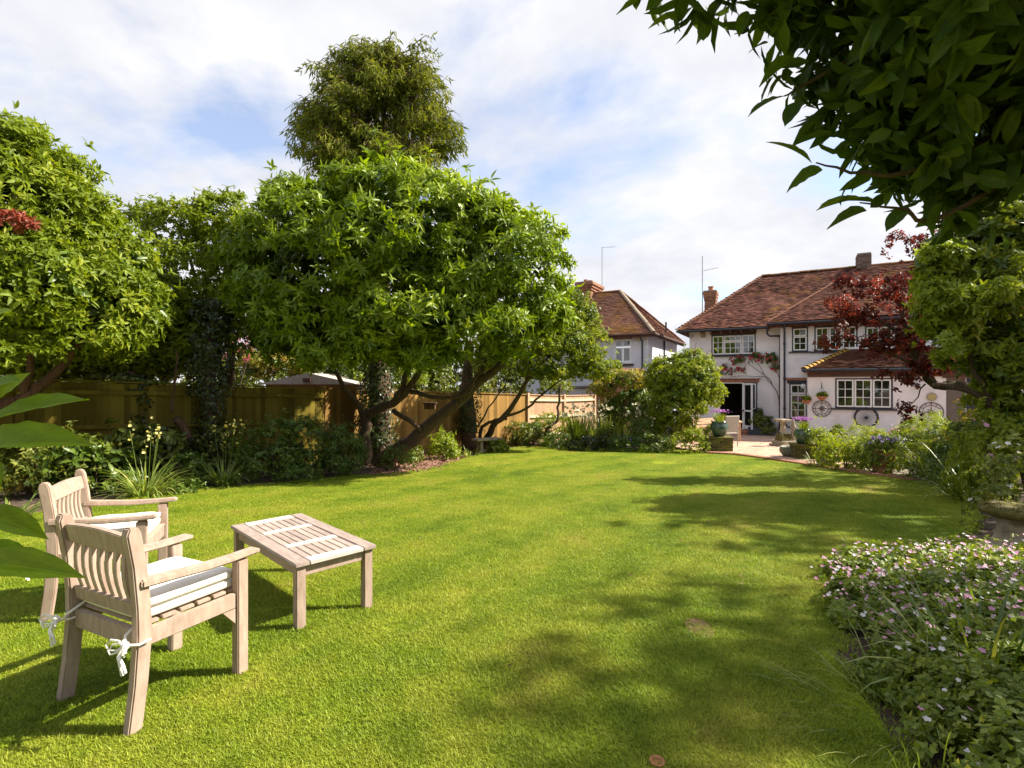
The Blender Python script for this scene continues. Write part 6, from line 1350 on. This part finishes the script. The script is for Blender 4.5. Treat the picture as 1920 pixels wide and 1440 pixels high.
# stone pedestal with stacked base
c = pp(1478, 838); c.y += .3; t = thing('stone_pedestal', 'weathered stone pedestal with square top on a stacked mossy base', 'pedestal', c, R(12)); mb = MB()
mb.box((0, 0, .03), (.62, .62, .06)); mb.box((.0, 0, .12), (.50, .50, .12)); mb.build('base', M['stone'], t, bevel=.01)
rn = random.Random(5)
for j in range(3):
    for i in range(3):
        for k2 in range(2): mb = MB(); mb.box((-.13+.13*i+rn.uniform(-.01, .01)+j*.005, (-.09+.18*k2)*(1-j*.15), .215+j*.075), (.125-.015*j, .17-.02*j, .07), Matrix.Rotation(rn.uniform(-.1, .1), 3, 'Z')); mb.build('stone', M['mossstone'], t, bevel=.008)
mb = MB(); mb.lathe([(.12, .44), (.105, .47), (.085, .52), (.075, .66), (.085, .76), (.12, .80)], (-.02, 0, 0), 16); mb.build('shaft', M['stone'], t, smooth=True)
mb = MB(); mb.box((-.02, 0, .84), (.38, .38, .075)); mb.build('top', M['stone'], t, bevel=.008)
# small statue figure beside the pedestal
c2 = c+Vector((.30, -.05, 0)); t = thing('garden_statue', 'small pale stone statue standing right beside the pedestal', 'statue', c2); mb = MB()
mb.lathe([(.09, 0), (.09, .06), (.06, .08), (.075, .25), (.07, .42), (.055, .50), (.085, .60), (.075, .68), (.03, .72), (.045, .77), (.04, .82), (.01, .84)], (0, 0, .0), 14); mb.tube([(.06, 0, .62), (.09, -.05, .5), (.04, -.08, .42)], [.02, .018, .015], 8); mb.tube([(-.06, 0, .62), (-.09, -.05, .5), (-.03, -.08, .45)], [.02, .018, .015], 8)
mb.build('figure', M['stone'], t, smooth=True)
# slate planter with shrub by the french doors
c = HW(HU(1418, 815, 0.0)[0], 0.0, 0); c.z = pz(c.y); t = thing('trough_planter', 'low dark slate trough with upright green shrub beside the open french doors', 'planter', c, -AZ); mb = MB()
mb.box((.15, 0, .19), (.95, .34, .38)); mb.build('trough', M['slate'], t, bevel=.012); foliage('foliage', 'mid', t, 305, [(c.x, c.y, c.z+.62, .22, .18, .28), (c.x+.12, c.y, c.z+.85, .14, .12, .25), (c.x-.2, c.y, c.z+.55, .14, .12, .18)], 34, .1, 12, 6, .09, .04, inner=.6)
bush('leafy_shrub', 'bushy green plant at the wall corner behind the patio below the cable', 1448, 815, .85, .95, 'mid', .08, 306, base=Vector((*HW(-.55, -.0, 0).xy, -.77)))
# patio furniture
def wicker(label, c, rz, s=1.0):
    t = thing('wicker_chair', label, 'chair', c, rz, 'patio chairs'); mb = MB()
    mb.box((0, 0, .42), (.52, .5, .06)); mb.build('seat', M['wicker'], t, bevel=.015)
    mb = MB(); mb.box((0, -.25, .72), (.54, .045, .56), Matrix.Rotation(R(8), 3, 'X')); mb.build('backrest', M['wicker'], t, bevel=.015)
    for sx in (-1, 1):
        mb = MB(); mb.box((sx*.27, 0, .66), (.06, .5, .04)); mb.build('armrest', M['wicker'], t, bevel=.01)
        for sy in (-1, 1):
            mb = MB(); mb.tube([(sx*.25, sy*.22, 0), (sx*.26, sy*.23, .66 if sy > 0 else .5)], [.016, .022], 8); mb.build('leg', M['wicker'], t)
    return t
q1 = pp(1372, 838); q1.y += .4; wicker('grey wicker armchair right of the left green pot', q1, R(15))
q2 = pp(1345, 832); q2.y += 1.8; wicker('grey wicker armchair mostly hidden behind the left green pot', q2, R(-160))
t = thing('patio_table', 'wooden patio table behind the left green pot', 'table', pp(1350, 826), R(-20)); mb = MB(); 
for i in range(8): mb = MB(); mb.box((0, -.42+i*.12, .735), (1.5, .11, .03)); mb.build('table_board', M['brick2'] if False else M['fence_new'], t, bevel=.004)
for sx in (-1, 1):
    for sy in (-1, 1): mb = MB(); mb.box((sx*.66, sy*.36, .36), (.07, .07, .72)); mb.build('leg', M['fence_new'], t, bevel=.004)
q3 = pp(1322, 832); q3.y += .8; t = thing('garden_bench', 'reddish wooden garden bench left of the patio table', 'bench', q3, R(35)); 
for i in range(4): mb = MB(); mb.box((0, -.16+i*.11, .43), (1.2, .09, .025)); mb.build('seat_slat', M['fence_new'], t, bevel=.004)
for i in range(3): mb = MB(); mb.box((0, -.25, .56+i*.12), (1.2, .03, .08)); mb.build('back_slat', M['fence_new'], t, bevel=.004)
for sx in (-1, 1):
    mb = MB(); mb.box((sx*.57, -.24, .42), (.06, .06, .84)); mb.build('leg', M['fence_new'], t); mb = MB(); mb.box((sx*.57, .18, .31), (.06, .06, .62)); mb.build('leg', M['fence_new'], t); mb = MB(); mb.box((sx*.57, -.03, .635), (.07, .5, .03)); mb.build('armrest', M['white'] if sx < 0 else M['fence_new'], t)
# white folded sunshade cover leaning by the bench
# pots along the patio edge, right
def pot(label, px, py, r, h, mat, fol, fl, seed, fh=.3, base=None, nf=60, Lf=.06):
    c = base or pp(px, py); t = thing('flower_pot', label, 'potted plant', c); mb = MB()
    mb.lathe([(r*.72, 0), (r*.95, h*.88), (r*1.06, h*.89), (r*1.06, h), (r*.9, h), (r*.85, h*.85)], (0, 0, 0), 22); mb.build('pot', M[mat], t)
    foliage('foliage', fol, t, seed, [(c.x, c.y, c.z+h+fh*.35, r*1.1, r*1.1, fh*.5)], 22, r*.35, 8, 6, Lf, Lf*.5, inner=.7)
    if fl:
        rng = np.random.default_rng(seed); n = nf; q = np.column_stack([c.x+rng.normal(size=n)*r*.6, c.y+rng.normal(size=n)*r*.6, c.z+h+fh*(.5+.35*rng.random(n))])
        setp(link('flowers', flower_mesh('flowers', q, sphere(rng, n)+np.array([0, -.7, .8]), np.full(n, .055), rng), M[fl], t, True), kind='stuff')
    return t
pot('brown pot of pink and cream flowers standing left of the lime green shrub', 1692, 835, .19, .30, 'darkpot', 'lime', 'f_pink', 310, .2, base=Vector((*at(1692, 835, 13.8).xy, EYE-115/F*13.8)))
pot('terracotta bowl with orange flowers below the three light window', 1644, 832, .17, .14, 'terracotta', 'mid', 'f_orange', 311, .16, base=Vector((*at(1644, 832, 14.2).xy, EYE-108/F*14.2)))
pot('dark blue pot with bushy green plant under the left wheel ornament', 1570, 835, .2, .3, 'slate', 'mid', None, 312, .5, Lf=.07, base=Vector((*at(1570, 828, 16.5).xy, pz(16.5))))
pot('low dark pot of clipped green herbs right of the right green pot', 1546, 835, .24, .2, 'darkpot', 'dark', None, 313, .2, base=Vector((*at(1546, 830, 16).xy, pz(16))))
pot('tall terracotta pot with violet flowers at the lawn edge under the round wheel', 1648, 888, .22, .46, 'terracotta', 'geranium', 'f_violet', 314, .35, base=G(1655, 890), nf=90)
pot('square looking stone trough with grass like leaves at the lawn edge right of the pier', 1548, 875, .2, .2, 'stone', 'lime', None, 315, .25, base=G(1548, 877))
# ornaments on the extension wall
def wheel(label, px, py, rpx, kind):
    u, z = HU(px, py, -2.53); R_ = rpx/F*(HW(u, -2.53, z).y); c = HW(u, -2.53, z); t = thing('wheel_ornament', label, 'wall ornament', c, -AZ, 'wheel ornaments on the white wall')
    def ring(r, th, n=32):
        mb = MB(); mb.tube([(r*math.cos(2*math.pi*k/n), 0, r*math.sin(2*math.pi*k/n)) for k in range(n+1)], th, 6, cap=False); return mb
    if kind == 'spokes':
        ring(R_*.95, .035).build('rim', M['black'], t, smooth=True)
        mb = MB(); mb.tube([(0, -.06, 0), (0, .01, 0)], [R_*.13, R_*.17], 14); mb.build('hub', M['black'], t)
        for k in range(20): a = 2*math.pi*k/20; mb = MB(); mb.tube([(R_*.15*math.cos(a), -.02, R_*.15*math.sin(a)), (R_*.93*math.cos(a), 0, R_*.93*math.sin(a))], [.011, .008], 5); mb.build('spoke', M['white'] if k % 1 else M['metal'], t)
    else:
        ring(R_*.96, .016).build('outer_ring', M['iron'], t, smooth=True); ring(R_*.68, .009).build('inner_ring', M['iron'], t, smooth=True)
        mb = MB(); mb.lathe([(R_*.16, -.01), (R_*.16, .01)], (0, 0, 0), 16)
        for k in range(8): a = math.pi*k/4; mb.tube([(0, -.01, 0), (R_*(.42 if k % 2 else .62)*math.cos(a), -.005, R_*(.42 if k % 2 else .62)*math.sin(a))], [.028, .006], 5)
        mb.build('star', M['iron'], t)
        for k in range(12):
            a = 2*math.pi*k/12; s = k % 3 == 0; mb = MB(); mb.tube([(R_*.70*math.cos(a), -.005, R_*.70*math.sin(a)), (R_*.93*math.cos(a), -.005, R_*.93*math.sin(a))], .016 if s else .009, 4); mb.build('numeral', M['iron'], t)
wheel('leftmost ornate iron wheel clock on the wall below the hanging basket', 1541, 766, 15.5, 'clock')
wheel('black rimmed spoked cart wheel on the wall below the three light window', 1624, 783, 19, 'spokes')
wheel('rightmost ornate iron wheel clock on the wall under the small brass plaque', 1746, 773, 19, 'clock')
u, z = HU(1747, 744, -2.53); c = HW(u, -2.53, z); t = thing('wall_plaque', 'small oval brass coloured plaque above the rightmost wheel clock', 'wall ornament', c, -AZ)
mb = MB(); mb.tube([(0, .01, 0), (0, -.03, 0)], [.14, .12], 24); mb.build('plate', M['brass'], t); mb = MB(); mb.tube([(.13*math.cos(a), -.02, .13*math.sin(a)) for a in np.linspace(0, 6.29, 25)], .014, 6, cap=False); mb.build('rim', M['stone'], t)
def basket(label, px, py, hang, v=-2.75):
    u, z = HU(px, py, v); c = HW(u, v, z); t = thing('hanging_basket', label, 'hanging basket', c, 0); mb = MB()
    mb.lathe([(.03, -.13), (.10, -.10), (.15, -.03), (.165, .02), (.15, .02), (.12, -.03)], (0, 0, 0), 16); mb.build('basket', M['terracotta'], t)
    foliage('foliage', 'apple', t, 320+int(px), [(c.x, c.y, c.z+.06, .17, .17, .08)], 18, .06, 7, 6, .07, .03, inner=.6)
    mb = MB(); wz = hang
    for a in (0, 2.1, 4.2): mb.tube([(.15*math.cos(a), .15*math.sin(a), .02), (0, 0, wz)], .005, 4)
    mb.build('chain', M['black'], t); mb = MB(); vv = V*(-2.51-v); mb.tube([(0, 0, wz), (0, 0, wz+.05), (vv.x, vv.y, wz+.08), (vv.x, vv.y, wz-.15)], .009, 5); mb.build('bracket', M['black'], t)
basket('small terracotta hanging basket above the leftmost wheel clock', 1541, 744, .45)
basket('small flowering basket hanging at the corner beside the tall narrow window', 1512, 751, .5, -2.55)
u, z = HU(1720, 722, -2.6); c = HW(u, -2.6, z); t = thing('wall_lantern', 'small dark lantern hanging on the white wall left of the back door', 'lantern', c, -AZ); mb = MB()
mb.tube([(0, .08, .1), (0, 0, .12), (0, 0, .06)], .01, 6); mb.lathe([(.02, .07), (.09, .02), (.09, .0), (.07, -.01)], (0, 0, 0), 6); mb.build('bracket', M['black'], t); mb = MB(); mb.lathe([(.065, -.01), (.05, -.13), (.02, -.16)], (0, 0, 0), 6); mb.build('lamp_glass', M['glaze'], t)
u, z = HU(1506, 724, -.25); c = HW(u, -.25, z); t = thing('wall_lamp', 'round frosted globe lamp at the corner above the small flowering basket', 'lamp', c, -AZ)
mb = MB(); mb.lathe([(.01, -.11), (.06, -.09), (.1, -.03), (.1, .03), (.06, .09), (.01, .11)], (0, 0, 0), 16); mb.build('globe', M['shade'], t, smooth=True); mb = MB(); mb.tube([(0, 0, .1), (0, .05, .16), (0, .24, .14)], .012, 6); mb.build('bracket', M['black'], t)
# climbing rose
c = HW(-.06, .25, -.77); t = thing('climbing_rose', 'red climbing rose trained across the white wall over the french doors', 'climbing plant', c); mb = MB()
def wp(px, py, dv=.30): u, z = HU(px, py, dv); return HW(u, dv, z)
for k, pts in enumerate((((1460, 815), (1461, 750), (1450, 725), (1432, 702), (1424, 685), (1415, 675)), ((1461, 760), (1461, 710), (1450, 692), (1440, 688)), ((1450, 725), (1440, 708), (1420, 706), (1390, 705), (1368, 707)), ((1432, 702), (1412, 688), (1400, 681), (1385, 680)), ((1462, 700), (1462, 680), (1450, 672)))):
    add_limb(mb, [wp(*q) for q in pts], .022-.003*k, .008, k, .01, 6)
mb.build('stem', M['bark'], t, world=True)
def wl_(px, py, rx, rz): q = wp(px, py, .25); return (q.x, q.y, q.z, rx, rx*.4, rz)
lobr = [wl_(1418, 672, .32, .28), (wl_(1448, 675, .32, .35)), wl_(1384, 677, .32, .22), wl_(1362, 697, .28, .18), wl_(1385, 695, .25, .15), wl_(1358, 688, .12, .10), wl_(1455, 690, .2, .15)]
foliage('leaves', 'dark', t, 331, lobr, 70, .12, 6, 5, .075, .045, inner=.8)
rng = np.random.default_rng(9); pos, d, cr = clumps(rng, lobr, 60, .14, 2, inner=.5); d[:, 1] -= 1
setp(link('flowers', flower_mesh('flowers', pos, d, np.full(len(pos), .11), rng, 7), M['f_red'], t, True), kind='stuff')

# ---------------------------------------------------------------- right bed
bush('leafy_mound', 'bright green mound at the lawn edge just right of the right mossy pier', 1590, 882, 1.1, .75, 'apple', .07, 401, base=G(1595, 884)+Vector((0, .2, 0)))
bush('leafy_mound', 'lime and rosy leaved mound behind the right mossy pier', 1570, 868, 1.3, .85, 'lime', .07, 402, base=G(1580, 870)+Vector((0, .4, 0)), flowers='f_pink', nf=14, fs=.04)
bush('ferny_plant', 'airy pale green feathery plant rising in front of the round wheel', 1625, 870, .9, .95, 'lime', .10, 403, asp=.16, base=Vector((*at(1625, 800, 13.2).xy, ground(13.2))), dens=.6, cat='plant')
clump('strap_plant', 'small tuft of bright grassy leaves at the patio step right of the pier', 1530, 878, .4, 50, 'straplight', .02, 404, r0=.12)
bush('flowering_plant', 'bush with purplish flowers beside the tall terracotta pot', 1680, 892, 1.0, .85, 'geranium', .06, 405, flowers='f_violet', nf=50, fs=.04, base=G(1672, 892)+Vector((0, .35, 0)))
bush('leafy_mound', 'fresh green mound at the lawn edge between the terracotta pot and the long strappy leaves', 1720, 898, 1.0, .72, 'apple', .07, 406)
bush('lime_shrub', 'glowing lime green feathery shrub against the white wall left of the back door', 1745, 860, 1.15, 1.35, 'lime', .10, 407, asp=.2, base=Vector((*at(1742, 800, 11.6).xy, ground(11.6))), cat='shrub')
bush('euphorbia', 'yellow topped plant right of the glowing lime shrub', 1795, 870, .8, 1.0, 'yellow', .07, 408, base=Vector((*at(1790, 800, 10).xy, ground(10))))
clump('strap_plant', 'large dark clump of long arching strap leaves overhanging the right lawn edge', 1790, 905, .95, 130, 'strap', .03, 409, r0=.35, lean=(.2, 1.1), curve=1.7, base=G(1800, 912)+Vector((.1, .3, 0)))
clump('strap_plant', 'second dark strap leaved clump further left along the right lawn edge', 1740, 900, .8, 100, 'strap', .026, 410, r0=.3, lean=(.15, 1.0), curve=1.6, flowers='f_cream', nf=5, fs=.05, fh=1.0, base=G(1755, 905)+Vector((.1, .2, 0)))
clump('strap_plant', 'dark strap leaved clump behind the mossy stone table', 1860, 935, .9, 110, 'strap', .028, 411, r0=.35, lean=(.2, 1.0), base=G(1868, 950)+Vector((0, .3, 0)))
bush('leafy_shrub', 'grey green bushy plant at the right lawn edge above the mossy stone table', 1840, 940, .8, .5, 'geranium', .06, 412)
bush('rose_bush', 'tall open bush with pale pink flowers at the right edge above the strap leaves', 1870, 900, 1.2, 1.75, 'apple', .075, 413, asp=.55, flowers='f_pink', nf=45, fs=.075, base=Vector((*at(1880, 900, 6.9).xy, ground(6.9))), dens=.35)
bush('rose_bush', 'low pale flowered bush at the far right edge beside the climbing green shrub', 1905, 960, 1.0, 1.1, 'mid', .07, 414, asp=.55, flowers='f_white', nf=25, fs=.06, base=Vector((*at(1925, 960, 5.6).xy, ground(5.6))), dens=.6)
bush('leafy_shrub', 'dark backing shrub behind the strap leaves at the right edge', 1850, 880, 1.6, 1.3, 'dark', .08, 415, base=Vector((*at(1850, 860, 8.3).xy, ground(8.3))))
bush('leafy_shrub', 'pink tinted shrub between the lime shrub and the tall open rose', 1820, 860, 1.0, 1.5, 'yellow', .07, 416, base=Vector((*at(1835, 860, 9.2).xy, ground(9.2))), dens=.5, flowers='f_pink', nf=20, fs=.07)
bush('leafy_shrub', 'dark shrub filling the bed behind the purplish flowers', 1700, 870, 1.4, .75, 'dark', .08, 417, base=Vector((*at(1700, 870, 11.8).xy, ground(11.8))))
# mossy stone table
c = G(1905, 1030); t = thing('stone_table', 'low round mossy topped stone table at the right edge of the lawn', 'stone table', c); rn = random.Random(8); mb = MB()
hT = .40; R_ = .28; n = 26; vs = []; fs = []
prof = [(.10, hT-.10), (R_*.75, hT-.085), (R_*.97, hT-.055), (R_, hT-.03), (R_*.97, hT), (R_*.7, hT+.018), (R_*.3, hT+.022)]
mb.lathe(prof, (0, 0, 0), n); mb.v = [(x*(1+.03*math.sin(5*math.atan2(y, x))+rn.uniform(-.012, .012)), y*(1+.03*math.sin(5*math.atan2(y, x))), z+rn.uniform(-.006, .008)) for x, y, z in mb.v]; mb.build('top', M['mossstone'], t, smooth=True)
mb = MB(); mb.lathe([(.22, -.02), (.20, .03), (.165, .10), (.14, .20), (.15, hT-.10)], (0, 0, 0), 20); mb.build('pedestal', M['stone'], t, smooth=True)
rng = np.random.default_rng(4); n = 700; a_ = rng.random(n)*6.28; r_ = R_*np.sqrt(rng.random(n)); q = np.column_stack([c.x+r_*np.cos(a_), c.y+r_*np.sin(a_), np.full(n, c.z+hT+.012)])
M['moss'] = leafmat('moss', (.06, .06, .010), (.16, .13, .02), None, .2, .9, tt=(1, 1, 1))
setp(link('moss', leaf_mesh('moss', q, sphere(rng, n)*np.array([1, 1, .4])+np.array([0, 0, .4]), sphere(rng, n), np.full(n, .025), np.full(n, .014), rng.random(n)), M['moss'], t, True), kind='stuff')
# stone bench by the fence
c = G(913, 850); t = thing('stone_bench', 'small weathered stone bench under the fence beside the ivy covered stump', 'bench', c, R(35)); mb = MB()
mb.box((0, 0, .42), (.85, .36, .07)); mb.build('seat', M['stone'], t, bevel=.015)
for s in (-1, 1): mb = MB(); mb.box((s*.24, 0, .19), (.12, .26, .39), taper=.85); mb.build('leg', M['stone'], t, bevel=.012)
# small things: hanging bird box on the laurel limb, blue pot in the far bed, terracotta marker on the lawn
c = at(806, 762, 12.4); t = thing('nest_box', 'small reddish wooden box hanging below a laurel limb before the fence', 'nest box', c); mb = MB(); mb.box((0, 0, 0), (.26, .16, .13)); mb.build('body', M['barkred'], t); mb = MB(); mb.box((0, 0, .08), (.32, .22, .03)); mb.build('lid', M['bark'], t); mb = MB(); mb.tube([(0, 0, .09), (0, 0, .28)], .005, 4); mb.build('wire', M['black'], t)
c = G(1198, 838); c.z += .0; t = thing('glazed_jar', 'small blue jar with an orange lid half hidden in the far bed below the arch', 'jar', c+Vector((0, .3, .25))); mb = MB(); mb.lathe([(.10, -.3), (.14, -.2), (.15, 0), (.11, .12)], (0, 0, 0), 14); mb.build('jar', surf('blue_glaze', (.10, .16, .30), (.16, .24, .4), 5, .3, 0), t, smooth=True); mb = MB(); mb.lathe([(.13, .12), (.14, .16), (.06, .24)], (0, 0, 0), 14); mb.build('lid', M['fence_brown'], t)
c = G(1232, 1448); t = thing('clay_dish', 'small terracotta dish lying on the lawn at the bottom edge', 'dish', (c.x, c.y, .03)); mb = MB(); mb.lathe([(.018, 0), (.026, .008), (.03, .016), (.026, .016), (.02, .008)], (0, 0, 0), 20); mb.build('dish', M['terracotta'], t, smooth=True)

# ---------------------------------------------------------------- foreground geraniums
def patch(name, label, lob, seed, K, m, L, nfp, nfw, base, fmin=.0, sz=.03):
    t = thing(name, label, 'flowers', base); rng = np.random.default_rng(seed); lobn = np.array(lob)
    pos, d, cr = clumps(rng, lob, K, .09, m, inner=.35, zmin=-.1, up=.6)
    okk = pos[:, 2] > .0; pos, d, cr = pos[okk], d[okk], cr[okk]
    a = whorls(rng, pos, d, cr, 5, L, L*.62, 1.1, .1)
    setp(link('leaves', leaf_mesh('leaves', *a, fold=.1), M['geranium'], t, True), kind='stuff')
    mb = MB(); 
    for k, (nn_, mt) in enumerate(((nfp, 'f_pink'), (nfw, 'f_white'))):
        if not nn_: continue
        P_, D_, _ = clumps(rng, lob, nn_, .05, 1, inner=.05, zmin=.05); P_ = P_+np.array([0, 0, .04])+rng.normal(size=P_.shape)*.03; okk = P_[:, 2] > fmin; P_, D_ = P_[okk], D_[okk]
        for q in P_[::1]:
            mb.tube([(q[0]+rng.normal()*.03, q[1]+rng.normal()*.03, max(0.0, q[2]-.20)), (q[0]+rng.normal()*.01, q[1], q[2]-.08), tuple(q)], .0016, 3, cap=False)
        D_ = nrm(D_*.4+np.array([-.1, -.45, .8])+rng.normal(size=D_.shape)*.3)
        setp(link('flowers', flower_mesh('flowers', P_, D_, np.full(len(P_), sz), rng), M[mt], t, True), kind='stuff')
    setp(mb.build('stems', M['geranium'], t, world=True), kind='stuff')
    return t
patch('geranium_patch', 'spreading low mass of small pink geranium flowers at the right of the lawn', [(2.6, 3.2, .04, .55, .50, .17), (3.1, 3.75, .03, .75, .60, .13), (3.3, 3.1, .06, .8, .6, .22), (2.8, 2.85, .06, .6, .45, .20), (3.9, 4.1, .02, .7, .4, .11), (4.1, 3.5, .04, .8, .7, .18), (2.45, 2.75, .04, .38, .4, .17), (2.75, 3.1, .22, .25, .22, .09), (3.3, 3.3, .22, .3, .25, .10), (2.6, 2.75, .20, .22, .2, .08), (3.0, 2.75, .22, .3, .2, .12), (3.5, 3.75, .13, .3, .2, .08), (3.6, 2.9, .22, .45, .35, .16), (2.9, 2.9, .20, .18, .15, .12), (2.4, 3.1, .14, .15, .15, .07)], 501, 1100, 16, .036, 1500, 600, (2.9, 3.3, 0), sz=.028)
patch('geranium_patch', 'leafy green mass with sparse white flowers in the bottom right corner', [(2.35, 2.25, .06, .55, .45, .22), (3.0, 2.3, .10, .7, .5, .28), (2.05, 1.95, .05, .40, .38, .17), (2.6, 1.75, .08, .7, .45, .24), (2.1, 2.45, .03, .35, .3, .15)], 503, 900, 17, .034, 70, 110, (2.4, 2.1, 0), sz=.028)
clump('strap_plant', 'tall broad strap leaves standing in the geraniums near the bottom right corner', 1850, 1400, .60, 90, 'strap', .020, 505, r0=.18, lean=(.05, .9), curve=1.5, base=Vector((2.24, 2.45, .0)))
clump('strap_plant', 'few long blades rising among the geraniums at the right edge', 1900, 1250, .55, 80, 'straplight', .014, 506, r0=.2, lean=(.05, .8), base=Vector((2.72, 2.95, .0)))
clump('strap_plant', 'thin arching grass blades leaning over the soil edge at the bottom right', 1720, 1400, .40, 150, 'straplight', .006, 507, r0=.45, lean=(.3, 1.2), base=Vector((1.80, 2.2, .0)))

# a few fallen leaves and daisies on the lawn
rng = np.random.default_rng(61); P = np.stack([rng.uniform(-6, 5, 900), rng.uniform(2, 15, 900)], 1); P = P[inside(P)][:130]; n = len(P)
q = np.column_stack([P, [ground(y)+.05 for y in P[:, 1]]])
setp(link('fallen_leaves', leaf_mesh('fallen_leaves', q, np.column_stack([rng.normal(size=(n, 2)), rng.normal(size=n)*.3]), np.column_stack([rng.normal(size=(n, 2))*.5, np.ones(n)]), .02+.025*rng.random(n), .012+.01*rng.random(n), rng.random(n)), M['dryleaf']), 'few small dry leaves scattered over the open lawn', 'leaves', kind='stuff')
